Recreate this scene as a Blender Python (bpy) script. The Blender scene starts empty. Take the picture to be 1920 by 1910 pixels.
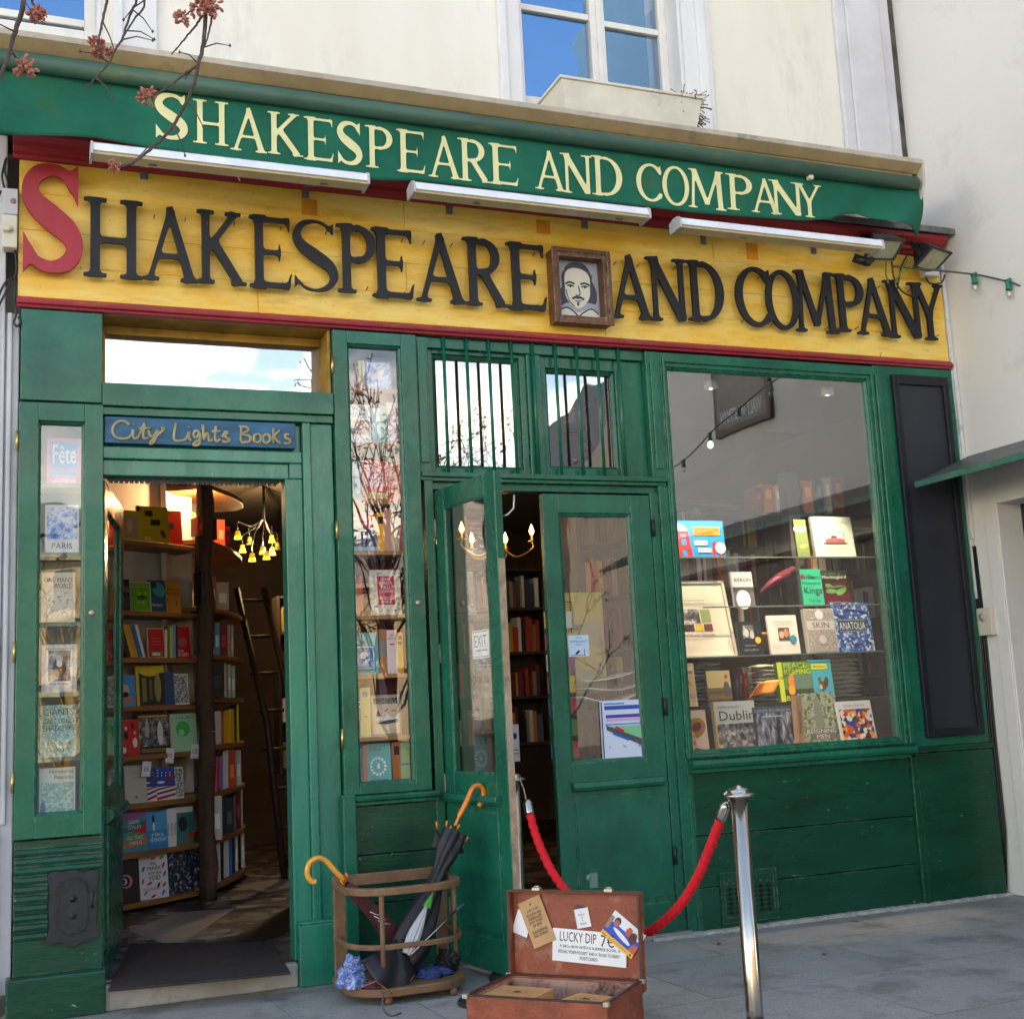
import bpy, bmesh, math, random
import numpy as np
from mathutils import Vector, Matrix
R = math.radians
random.seed(7)
scene = bpy.context.scene
COL = scene.collection

# ---------------------------------------------------------------- camera
CAM = np.array([0.0, -6.5857, 1.35]); FPX = 2336.3; CX, CY = 960.0, 955.0
_yaw, _pit, _rol = 0.38185762, 0.15560241, -0.04862831
_w = np.array([math.sin(_yaw)*math.cos(_pit), math.cos(_yaw)*math.cos(_pit), math.sin(_pit)])
_r0 = np.array([math.cos(_yaw), -math.sin(_yaw), 0.0]); _u0 = np.cross(_r0, _w)
_r = math.cos(_rol)*_r0 + math.sin(_rol)*_u0
_u = -math.sin(_rol)*_r0 + math.cos(_rol)*_u0
cam = bpy.data.cameras.new('camera'); camo = bpy.data.objects.new('camera', cam); COL.objects.link(camo)
cam.sensor_fit = 'HORIZONTAL'; cam.sensor_width = 36.0; cam.lens = 36.0*FPX/1920.0
cam.clip_start = 0.05; cam.clip_end = 600
camo.matrix_world = Matrix([[_r[0], _u[0], -_w[0], CAM[0]], [_r[1], _u[1], -_w[1], CAM[1]], [_r[2], _u[2], -_w[2], CAM[2]], [0, 0, 0, 1]])
scene.camera = camo
scene.render.resolution_x, scene.render.resolution_y = 1024, 1018

# ---------------------------------------------------------------- sky, sun, exposure
SUN_EL, SUN_AZ = R(46), R(20)          # azimuth clockwise from +Y; the sun stands behind the shop, which faces the street in open shade
world = bpy.data.worlds.new('World'); scene.world = world; world.use_nodes = True
wn, wl = world.node_tree.nodes, world.node_tree.links
wn.clear()
wo = wn.new('ShaderNodeOutputWorld'); bg = wn.new('ShaderNodeBackground'); sky = wn.new('ShaderNodeTexSky')
sky.sky_type = 'NISHITA'; sky.sun_disc = False; sky.sun_elevation = SUN_EL; sky.sun_rotation = SUN_AZ
tc = wn.new('ShaderNodeTexCoord'); sep = wn.new('ShaderNodeSeparateXYZ'); wl.new(tc.outputs['Generated'], sep.inputs[0])
mp = wn.new('ShaderNodeMapping'); mp.inputs['Scale'].default_value = (2.2, 2.2, 5.5); mp.inputs['Location'].default_value = (1.7, .4, .6); wl.new(tc.outputs['Generated'], mp.inputs[0])
no = wn.new('ShaderNodeTexNoise'); no.inputs['Scale'].default_value = 1.3; no.inputs['Detail'].default_value = 7; no.inputs['Roughness'].default_value = 0.55
wl.new(mp.outputs[0], no.inputs[0])
# clouds thin out upwards
mr = wn.new('ShaderNodeMapRange'); wl.new(sep.outputs[2], mr.inputs[0])
mr.inputs[1].default_value = 0.20; mr.inputs[2].default_value = 0.46; mr.inputs[3].default_value = 0.07; mr.inputs[4].default_value = -0.34
ad = wn.new('ShaderNodeMath'); ad.operation = 'ADD'; wl.new(no.outputs[0], ad.inputs[0]); wl.new(mr.outputs[0], ad.inputs[1])
cr = wn.new('ShaderNodeValToRGB'); cr.color_ramp.elements[0].position = 0.50; cr.color_ramp.elements[1].position = 0.66
wl.new(ad.outputs[0], cr.inputs[0])
mx = wn.new('ShaderNodeMixRGB'); wl.new(cr.outputs[0], mx.inputs[0]); wl.new(sky.outputs[0], mx.inputs[1])
mx.inputs[2].default_value = (13.5, 12.8, 12.0, 1)
wl.new(mx.outputs[0], bg.inputs[0]); bg.inputs[1].default_value = 0.10
wl.new(bg.outputs[0], wo.inputs[0])
sun = bpy.data.lights.new('sun', 'SUN'); sun.energy = 3.0; sun.angle = R(0.6); sun.color = (1.0, 0.95, 0.87)
suno = bpy.data.objects.new('sun', sun); COL.objects.link(suno)
_sd = Vector((math.sin(SUN_AZ)*math.cos(SUN_EL), math.cos(SUN_AZ)*math.cos(SUN_EL), math.sin(SUN_EL)))
suno.rotation_euler = _sd.to_track_quat('Z', 'Y').to_euler(); suno.location = (0, -8, 9)
scene.view_settings.use_white_balance = True; scene.view_settings.white_balance_temperature = 8200; scene.view_settings.white_balance_tint = 10
scene.view_settings.view_transform = 'Standard'; scene.view_settings.look = 'None'
scene.view_settings.exposure = 2.55; scene.view_settings.gamma = 1.0
cy = scene.cycles
cy.max_bounces = 7; cy.diffuse_bounces = 3; cy.glossy_bounces = 4; cy.transmission_bounces = 6; cy.transparent_max_bounces = 14
cy.sample_clamp_indirect = 4.0; cy.caustics_reflective = False; cy.caustics_refractive = False
cy.use_denoising = True

# ---------------------------------------------------------------- measuring helpers: a sight line from the photograph meets a real plane of the place
def _ray(px, py):
    return _w + _r*(px-CX)/FPX - _u*(py-CY)/FPX
def F(px, py, Y=0.0):
    d = _ray(px, py); t = (Y-CAM[1])/d[1]; return CAM + d*t
def XW(px, py, X0):
    d = _ray(px, py); t = (X0-CAM[0])/d[0]; return CAM + d*t
def G(px, py, Z=0.0):
    d = _ray(px, py); t = (Z-CAM[2])/d[2]; return CAM + d*t
def VP(px, py, a, b):
    """vertical plane through ground points a, b"""
    n = np.array([b[1]-a[1], -(b[0]-a[0]), 0.0]); d = _ray(px, py)
    t = ((a[0]-CAM[0])*n[0]+(a[1]-CAM[1])*n[1])/(d[0]*n[0]+d[1]*n[1]); return CAM + d*t

# ---------------------------------------------------------------- materials
MATS = {}
def s2l(c):
    return tuple(((x/255)/12.92 if x/255 <= 0.04045 else ((x/255+0.055)/1.055)**2.4) for x in c)
def mat(name, col, rough=0.6, spec=0.5, metal=0.0, var=0.0, vscale=6.0, bump=0.0, bscale=60.0, col2=None, emit=None, estr=0.0,
        chips=0.0, chipcol=(0.5, 0.5, 0.45), stretch=(1, 1, 1), coat=0.0, dirt=0.0, dirtcol=(0.05, 0.045, 0.04), wear=0.0, wearcol=(0.30, 0.42, 0.34), dthr=0.56):
    if name in MATS: return MATS[name]
    m = bpy.data.materials.new(name); m.use_nodes = True; MATS[name] = m
    n, l = m.node_tree.nodes, m.node_tree.links
    b = n['Principled BSDF']
    b.inputs['Base Color'].default_value = (*col, 1); b.inputs['Roughness'].default_value = rough
    b.inputs['Specular IOR Level'].default_value = spec; b.inputs['Metallic'].default_value = metal
    b.inputs['Coat Weight'].default_value = coat
    if emit:
        b.inputs['Emission Color'].default_value = (*emit, 1); b.inputs['Emission Strength'].default_value = estr
    if var or bump or chips or dirt or wear:
        t = n.new('ShaderNodeTexCoord'); g = n.new('ShaderNodeNewGeometry'); mpn = n.new('ShaderNodeMapping')
        l.new(g.outputs['Position'], mpn.inputs[0]); mpn.inputs['Scale'].default_value = stretch
        src = mpn.outputs[0]
        cur = None
        def noise(scale, det=5, rg=0.6):
            x = n.new('ShaderNodeTexNoise'); x.inputs['Scale'].default_value = scale; x.inputs['Detail'].default_value = det
            x.inputs['Roughness'].default_value = rg; l.new(src, x.inputs[0]); return x.outputs[0]
        def ramp(inp, a, bb):
            x = n.new('ShaderNodeMapRange'); x.inputs[1].default_value = a; x.inputs[2].default_value = bb; l.new(inp, x.inputs[0]); return x.outputs[0]
        def mixc(f, c1, c2):
            x = n.new('ShaderNodeMixRGB')
            if isinstance(f, (int, float)): x.inputs[0].default_value = f
            else: l.new(f, x.inputs[0])
            for k, c in ((1, c1), (2, c2)):
                if isinstance(c, tuple): x.inputs[k].default_value = (*c, 1)
                else: l.new(c, x.inputs[k])
            return x.outputs[0]
        cur = col
        if var:
            c2 = col2 if col2 else tuple(min(1, c*(1+var)) for c in col)
            c1 = col if col2 else tuple(c*(1-var) for c in col)
            cur = mixc(ramp(noise(vscale), 0.3, 0.7), c1, c2)
        if dirt:
            f = ramp(noise(vscale*0.7+1.3, 8, 0.7), dthr, dthr+0.12)
            q = n.new('ShaderNodeMath'); q.operation = 'MULTIPLY'; l.new(f, q.inputs[0]); q.inputs[1].default_value = dirt
            cur = mixc(q.outputs[0], cur, dirtcol)
        if chips:
            f = ramp(noise(38, 4, 0.75), 0.72-chips*0.05, 0.74-chips*0.05)
            cur = mixc(f, cur, chipcol)
        if wear:
            bv = n.new('ShaderNodeBevel'); bv.samples = 4; bv.inputs['Radius'].default_value = 0.012
            dp = n.new('ShaderNodeVectorMath'); dp.operation = 'DOT_PRODUCT'
            l.new(bv.outputs[0], dp.inputs[0]); l.new(g.outputs['Normal'], dp.inputs[1])
            e = ramp(dp.outputs['Value'], 0.97, 0.80)
            q = n.new('ShaderNodeMath'); q.operation = 'MULTIPLY'; l.new(e, q.inputs[0]); l.new(ramp(noise(22, 6, 0.75), 0.46, 0.62), q.inputs[1])
            q2 = n.new('ShaderNodeMath'); q2.operation = 'MULTIPLY'; l.new(q.outputs[0], q2.inputs[0]); q2.inputs[1].default_value = wear
            cur = mixc(q2.outputs[0], cur, wearcol)
        if not isinstance(cur, tuple): l.new(cur, b.inputs['Base Color'])
        if var:
            rr = n.new('ShaderNodeMapRange'); rr.inputs[3].default_value = max(0, rough-0.12); rr.inputs[4].default_value = min(1, rough+0.15)
            l.new(noise(vscale*1.7+3, 6), rr.inputs[0]); l.new(rr.outputs[0], b.inputs['Roughness'])
        if bump:
            bp = n.new('ShaderNodeBump'); bp.inputs['Strength'].default_value = min(1, bump); bp.inputs['Distance'].default_value = 0.004*max(1, bump)
            l.new(noise(bscale, 8, 0.65), bp.inputs['Height']); l.new(bp.outputs[0], b.inputs['Normal'])
    return m
def flat(col, rough=0.55):
    """plain printed colour, sRGB 0-255"""
    key = 'print_%02x%02x%02x_%d' % (*[int(c) for c in col], int(rough*100))
    return mat(key, s2l(col), rough)
def glass(name, refl=0.12, tint=(1, 1, 1), ior=1.5, rough=0.0, wav=0.0, rcol=(1, 1, 1)):
    m = bpy.data.materials.new(name); m.use_nodes = True; n, l = m.node_tree.nodes, m.node_tree.links; n.clear()
    o = n.new('ShaderNodeOutputMaterial'); tr = n.new('ShaderNodeBsdfTransparent'); gl = n.new('ShaderNodeBsdfGlossy'); mi = n.new('ShaderNodeMixShader')
    tr.inputs[0].default_value = (*tint, 1); gl.inputs['Roughness'].default_value = rough; gl.inputs[0].default_value = (*rcol, 1)
    fr = n.new('ShaderNodeFresnel'); gq = n.new('ShaderNodeNewGeometry'); mq = n.new('ShaderNodeMapRange'); l.new(gq.outputs['Backfacing'], mq.inputs[0]); mq.inputs[3].default_value = ior; mq.inputs[4].default_value = 1/ior; l.new(mq.outputs[0], fr.inputs[0])
    ad_ = n.new('ShaderNodeMath'); ad_.operation = 'ADD'; ad_.use_clamp = True; l.new(fr.outputs[0], ad_.inputs[0]); ad_.inputs[1].default_value = refl
    l.new(ad_.outputs[0], mi.inputs[0]); l.new(tr.outputs[0], mi.inputs[1]); l.new(gl.outputs[0], mi.inputs[2]); l.new(mi.outputs[0], o.inputs[0])
    if wav:
        no_ = n.new('ShaderNodeTexNoise'); no_.inputs['Scale'].default_value = 3.0; no_.inputs['Detail'].default_value = 1
        g = n.new('ShaderNodeNewGeometry'); l.new(g.outputs['Position'], no_.inputs[0])
        bp = n.new('ShaderNodeBump'); bp.inputs['Strength'].default_value = 1; bp.inputs['Distance'].default_value = wav
        l.new(no_.outputs[0], bp.inputs['Height']); l.new(bp.outputs[0], gl.inputs['Normal'])
    return m

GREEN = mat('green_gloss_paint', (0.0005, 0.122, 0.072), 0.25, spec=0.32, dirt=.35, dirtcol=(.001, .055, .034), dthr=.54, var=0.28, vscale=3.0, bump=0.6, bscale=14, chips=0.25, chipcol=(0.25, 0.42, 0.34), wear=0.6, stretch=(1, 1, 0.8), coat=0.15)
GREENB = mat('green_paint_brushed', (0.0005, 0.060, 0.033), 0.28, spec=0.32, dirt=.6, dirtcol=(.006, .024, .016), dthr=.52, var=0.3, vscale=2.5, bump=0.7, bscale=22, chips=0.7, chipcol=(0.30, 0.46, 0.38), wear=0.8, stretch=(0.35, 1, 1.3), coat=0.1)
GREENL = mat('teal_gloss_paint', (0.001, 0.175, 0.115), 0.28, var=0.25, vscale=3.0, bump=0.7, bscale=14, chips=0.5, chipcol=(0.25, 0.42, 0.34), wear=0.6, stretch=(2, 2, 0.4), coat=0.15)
DKGREEN = mat('dark_green_paint', (0.006, 0.05, 0.034), 0.3, var=0.2, vscale=4, bump=0.2)
REDP = mat('crimson_paint', (0.36, 0.022, 0.045), 0.42, var=0.22, vscale=5, bump=0.5, bscale=30, stretch=(0.3, 1, 1.5), wear=0.5, wearcol=(0.7, 0.3, 0.02), coat=0.1)
DKREDP = mat('dark_crimson_paint', (0.30, 0.012, 0.016), 0.5, var=0.25, vscale=5, bump=0.5, bscale=30, stretch=(0.3, 1, 1.5))
CREAM = mat('cream_render', (0.77, 0.725, 0.63), 0.9, spec=0.2, var=0.14, vscale=1.1, bump=0.9, bscale=12, col2=(0.86, 0.835, 0.77), dirt=0.28, dirtcol=(0.50, 0.47, 0.42), stretch=(1.6, 1, .45), dthr=.53)
WHITEST = mat('white_painted_stone', (0.76, 0.765, 0.78), 0.8, spec=0.3, var=0.1, vscale=2, bump=0.6, bscale=18, dirt=0.4, dirtcol=(0.42, 0.41, 0.42), stretch=(1, 1, 0.5))
GREYWALL = mat('grey_white_render', (0.72, 0.70, 0.66), 0.9, spec=0.2, var=0.12, vscale=1.0, bump=0.9, bscale=11, col2=(0.77, 0.75, 0.71), dirt=0.35, dirtcol=(0.50, 0.48, 0.44))
BLACKP = mat('charcoal_painted_wood', (0.010, 0.011, 0.016), 0.5, spec=.35, var=0.25, vscale=5, bump=0.4, bscale=25, stretch=(1, 1, 0.5), chips=0.5, chipcol=(0.26, 0.12, 0.08), wear=.35, wearcol=(.16, .15, .15))
TAN = mat('tan_painted_metal', (0.36, 0.27, 0.14), 0.55, var=0.2, vscale=4, bump=0.2, dirt=0.6, dirtcol=(0.16, 0.13, 0.09))
LEDGE = mat('weathered_ledge', (0.46, 0.41, 0.33), 0.8, var=0.25, vscale=4, bump=0.6, bscale=25, dirt=0.7, dirtcol=(0.12, 0.10, 0.08))
ALU = mat('brushed_aluminium', (0.80, 0.82, 0.90), 0.42, metal=0.15, var=0.12, vscale=6)
STEEL = mat('polished_steel', (0.50, 0.46, 0.41), 0.16, metal=1.0, var=0.10, vscale=9)
DKMET = mat('dark_metal', (0.05, 0.05, 0.055), 0.45, metal=0.6)
BLKPL = mat('black_plastic', (0.012, 0.012, 0.015), 0.5)
WOODM = mat('varnished_oak', (0.23, 0.115, 0.045), 0.5, var=0.4, vscale=7, bump=0.5, bscale=40, stretch=(1, 1, 5))
SHELF = mat('shelf_pine', (0.33, 0.15, 0.05), 0.5, var=0.3, vscale=5, bump=0.3, bscale=40, stretch=(0.4, 1, 6))
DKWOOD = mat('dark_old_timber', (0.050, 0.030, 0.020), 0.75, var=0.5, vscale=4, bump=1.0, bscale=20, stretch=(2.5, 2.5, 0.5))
PAGES = mat('page_block', (0.72, 0.68, 0.58), 0.9, var=0.1, vscale=40, stretch=(1, 1, 1))
PAPER = mat('white_paper', (0.84, 0.84, 0.86), 0.85, var=0.05, vscale=9)
INK = mat('black_ink', (0.015, 0.015, 0.018), 0.6)
KRAFT = mat('kraft_card', (0.55, 0.33, 0.16), 0.85, var=0.08, vscale=10)
BRASS = mat('brass', (0.62, 0.45, 0.16), 0.3, metal=0.9)

# ---------------------------------------------------------------- mesh builder
class MB:
    def __init__(s): s.v = []; s.f = []; s.mi = []; s.mats = []; s.sm = []; s.cur = 0; s.T = None; s.smooth = False
    def mat(s, m):
        if m not in s.mats: s.mats.append(m)
        s.cur = s.mats.index(m); return s
    def pts(s, P):
        b = len(s.v)
        for p in P:
            p = Vector(p)
            if s.T is not None: p = s.T @ p
            s.v.append(p)
        return b
    def face(s, idx): s.f.append(tuple(idx)); s.mi.append(s.cur); s.sm.append(s.smooth)
    def poly(s, P): b = s.pts(P); s.face(range(b, b+len(P)))
    def box(s, x0, x1, y0, y1, z0, z1):
        x0, x1 = min(x0, x1), max(x0, x1); y0, y1 = min(y0, y1), max(y0, y1); z0, z1 = min(z0, z1), max(z0, z1)
        b = s.pts([(x, y, z) for x in (x0, x1) for y in (y0, y1) for z in (z0, z1)])
        for q in ((0, 1, 3, 2), (4, 6, 7, 5), (0, 4, 5, 1), (2, 3, 7, 6), (0, 2, 6, 4), (1, 5, 7, 3)): s.face([b+i for i in q])
        return s
    def hexa(s, P):
        """8 points: bottom ring 4, top ring 4"""
        b = s.pts(P)
        for q in ((3, 2, 1, 0), (4, 5, 6, 7), (0, 1, 5, 4), (1, 2, 6, 5), (2, 3, 7, 6), (3, 0, 4, 7)): s.face([b+i for i in q])
        return s
    def extr_x(s, prof, x0, x1):
        """profile of (y,z) extruded along x"""
        n = len(prof); b = s.pts([(x0, y, z) for y, z in prof]+[(x1, y, z) for y, z in prof])
        for i in range(n): j = (i+1) % n; s.face((b+i, b+j, b+n+j, b+n+i))
        s.face([b+i for i in range(n)][::-1]); s.face([b+n+i for i in range(n)]); return s
    def extr_z(s, prof, z0, z1):
        n = len(prof); b = s.pts([(x, y, z0) for x, y in prof]+[(x, y, z1) for x, y in prof])
        for i in range(n): j = (i+1) % n; s.face((b+i, b+j, b+n+j, b+n+i))
        s.face([b+i for i in range(n)][::-1]); s.face([b+n+i for i in range(n)]); return s
    def tube(s, P, r, n=8, cap=True):
        P = [Vector(p) for p in P]; rr = r if isinstance(r, (list, tuple)) else [r]*len(P)
        sm = s.smooth; s.smooth = True
        up = None; rings = []
        for i, p in enumerate(P):
            d = (P[min(i+1, len(P)-1)]-P[max(i-1, 0)])
            if d.length < 1e-9: d = Vector((0, 0, 1))
            d.normalize()
            if up is None: up = Vector((0, 0, 1)) if abs(d.z) < 0.9 else Vector((1, 0, 0))
            a = d.cross(up)
            if a.length < 1e-6: a = d.orthogonal()
            a.normalize(); c = a.cross(d); up = c
            rings.append(s.pts([p+(a*math.cos(t)+c*math.sin(t))*rr[i] for t in [2*math.pi*k/n for k in range(n)]]))
        for i in range(len(P)-1):
            for k in range(n):
                k2 = (k+1) % n; s.face((rings[i]+k, rings[i]+k2, rings[i+1]+k2, rings[i+1]+k))
        if cap:
            s.smooth = False
            s.face([rings[0]+k for k in range(n)][::-1]); s.face([rings[-1]+k for k in range(n)])
        s.smooth = sm; return s
    def lathe(s, prof, c=(0, 0, 0), n=20, axis='z'):
        """prof: (r, h) list"""
        sm = s.smooth; s.smooth = True; rings = []
        for r, h in prof:
            ring = []
            for k in range(n):
                t = 2*math.pi*k/n; a, b_ = r*math.cos(t), r*math.sin(t)
                ring.append({'z': (c[0]+a, c[1]+b_, c[2]+h), 'y': (c[0]+a, c[1]+h, c[2]+b_), 'x': (c[0]+h, c[1]+a, c[2]+b_)}[axis])
            rings.append(s.pts(ring))
        for i in range(len(prof)-1):
            for k in range(n):
                k2 = (k+1) % n; s.face((rings[i]+k, rings[i]+k2, rings[i+1]+k2, rings[i+1]+k))
        if prof[0][0] > 1e-5: s.face([rings[0]+k for k in range(n)][::-1])
        if prof[-1][0] > 1e-5: s.face([rings[-1]+k for k in range(n)])
        s.smooth = sm; return s
    def grid(s, fn, nu, nv, smooth=True):
        sm = s.smooth; s.smooth = smooth
        b = s.pts([fn(i/nu, j/nv) for j in range(nv+1) for i in range(nu+1)])
        for j in range(nv):
            for i in range(nu):
                a = b+j*(nu+1)+i; s.face((a, a+1, a+nu+2, a+nu+1))
        s.smooth = sm; return s
    def mesh(s, me, T=None):
        T = T or Matrix(); b = s.pts([T @ v.co for v in me.vertices])
        for p in me.polygons: s.face([b+i for i in p.vertices])
        return s

def tag(o, label=None, cat=None, group=None, kind=None):
    if label: o['label'] = label
    if cat: o['category'] = cat
    if group: o['group'] = group
    if kind: o['kind'] = kind
    return o
def thing(name, label, cat, loc, group=None):
    o = bpy.data.objects.new(name, None); COL.objects.link(o); o.location = Vector([float(c) for c in loc]); o.empty_display_size = 0.1
    return tag(o, label, cat, group)
def root_loc(p):
    L = Vector((0, 0, 0))
    while p is not None: L = L+Vector(p.location); p = p.parent
    return L
def build(name, mb, m=None, parent=None, label=None, bevel=0.0, cat=None, group=None, kind=None, seg=2, origin=None, fixn=True):
    me = bpy.data.meshes.new(name)
    if parent is not None: off = root_loc(parent)
    elif origin is not None: off = Vector([float(c) for c in origin])
    else:
        V = mb.v; off = Vector(((min(v.x for v in V)+max(v.x for v in V))/2, (min(v.y for v in V)+max(v.y for v in V))/2, min(v.z for v in V)))
    me.from_pydata([tuple(v-off) for v in mb.v], [], mb.f)
    ms = mb.mats if mb.mats else [m or GREEN]
    for x in ms: me.materials.append(x)
    me.polygons.foreach_set('material_index', mb.mi if mb.mats else [0]*len(mb.f))
    me.polygons.foreach_set('use_smooth', mb.sm)
    if fixn:
        bm = bmesh.new(); bm.from_mesh(me); bmesh.ops.recalc_face_normals(bm, faces=bm.faces); bm.to_mesh(me); bm.free()
    me.update()
    o = bpy.data.objects.new(name, me); COL.objects.link(o)
    if parent is not None: o.parent = parent
    else: o.location = off
    if bevel:
        bv = o.modifiers.new('bevel', 'BEVEL'); bv.width = bevel; bv.segments = seg; bv.limit_method = 'ANGLE'; bv.angle_limit = R(40)
    return tag(o, label, cat, group, kind)
def copy_tree(o, parent=None):
    c = o.copy(); COL.objects.link(c)
    if parent is not None: c.parent = parent
    for ch in list(o.children): copy_tree(ch, c)
    return c

# ---------------------------------------------------------------- text
_txt = {}
def textmesh(s, spacing=1.0, bold=0.0):
    k = (s, spacing, bold)
    if k not in _txt:
        cu = bpy.data.curves.new('t', 'FONT'); cu.body = s; cu.size = 1.0; cu.space_character = spacing; cu.offset = bold; cu.resolution_u = 2; cu.fill_mode = 'FRONT'
        cu.extrude = 0.0
        ob = bpy.data.objects.new('t', cu); COL.objects.link(ob)
        dg = bpy.context.evaluated_depsgraph_get(); me = bpy.data.meshes.new_from_object(ob.evaluated_get(dg))
        bpy.data.objects.remove(ob); bpy.data.curves.remove(cu)
        co = np.array([v.co[:] for v in me.vertices]) if len(me.vertices) else np.zeros((1, 3))
        _txt[k] = (me, co.min(0), co.max(0))
    return _txt[k]
def put_text(mb, s, x0, x1, z0, z1, T=None, y=0.0, m=None, spacing=1.0, bold=0.0, fit=True, shear=0.0):
    """text fitted into the rectangle (local x,z plane facing -y), then T"""
    me, lo, hi = textmesh(s, spacing, bold)
    sx = (x1-x0)/max(1e-6, hi[0]-lo[0]); sz = (z1-z0)/max(1e-6, hi[1]-lo[1])
    M = Matrix(((sx, shear*sz, 0, x0-lo[0]*sx), (0, 0, 0, y), (0, sz, 0, z0-lo[1]*sz), (0, 0, 0, 1)))
    if m: mb.mat(m)
    mb.mesh(me, (T @ M) if T is not None else M)

# ---------------------------------------------------------------- carved serif letters from implicit strokes
def _quad(P):
    P = np.array(P, float); a = sum(P[i][0]*P[(i+1) % len(P)][1]-P[(i+1) % len(P)][0]*P[i][1] for i in range(len(P)))
    if a < 0: P = P[::-1]
    def f(x, y):
        d = None
        for i in range(len(P)):
            p, q = P[i], P[(i+1) % len(P)]; e = q-p; L = math.hypot(*e)+1e-9
            s_ = ((x-p[0])*e[1]-(y-p[1])*e[0])/L
            d = s_ if d is None else np.maximum(d, s_)
        return d
    return f
def bar(x0, y0, x1, y1, w, w2=None):
    w2 = w if w2 is None else w2; d = np.array([x1-x0, y1-y0], float); d /= math.hypot(*d); n = np.array([-d[1], d[0]])
    return _quad([(x0+n[0]*w, y0+n[1]*w), (x1+n[0]*w2, y1+n[1]*w2), (x1-n[0]*w2, y1-n[1]*w2), (x0-n[0]*w, y0-n[1]*w)])
def path(P):
    def f(x, y):
        d = np.full_like(x, 9.0)
        for (x0, y0, r0), (x1, y1, r1) in zip(P[:-1], P[1:]):
            ex, ey = x1-x0, y1-y0; t = np.clip(((x-x0)*ex+(y-y0)*ey)/(ex*ex+ey*ey+1e-12), 0, 1)
            d = np.minimum(d, np.hypot(x-x0-t*ex, y-y0-t*ey)-(r0+(r1-r0)*t))
        return d
    return f
def crom(P, n=8):
    P = np.array(P, float); Q = np.vstack([2*P[0]-P[1], P, 2*P[-1]-P[-2]]); out = []
    for i in range(1, len(Q)-2):
        for k in range(n):
            t = k/n; a, b, c, d = Q[i-1], Q[i], Q[i+1], Q[i+2]
            out.append(tuple(0.5*((2*b)+(c-a)*t+(2*a-5*b+4*c-d)*t*t+(3*b-a-3*c+d)*t**3)))
    out.append(tuple(P[-1])); return out
def ell(cx, cy_, rx, ry, a0, a1, wthin, wfat, n=40):
    out = []
    for k in range(n+1):
        t = R(a0+(a1-a0)*k/n); w = wthin+(wfat-wthin)*abs(math.cos(t))**1.5
        out.append((cx+rx*math.cos(t), cy_+ry*math.sin(t), w))
    return path(out)
def serif(x, y, h, t=0.024): return bar(x-h, y, x+h, y, t)
SB, ST = 0.024, 0.976
W = 0.066
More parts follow.
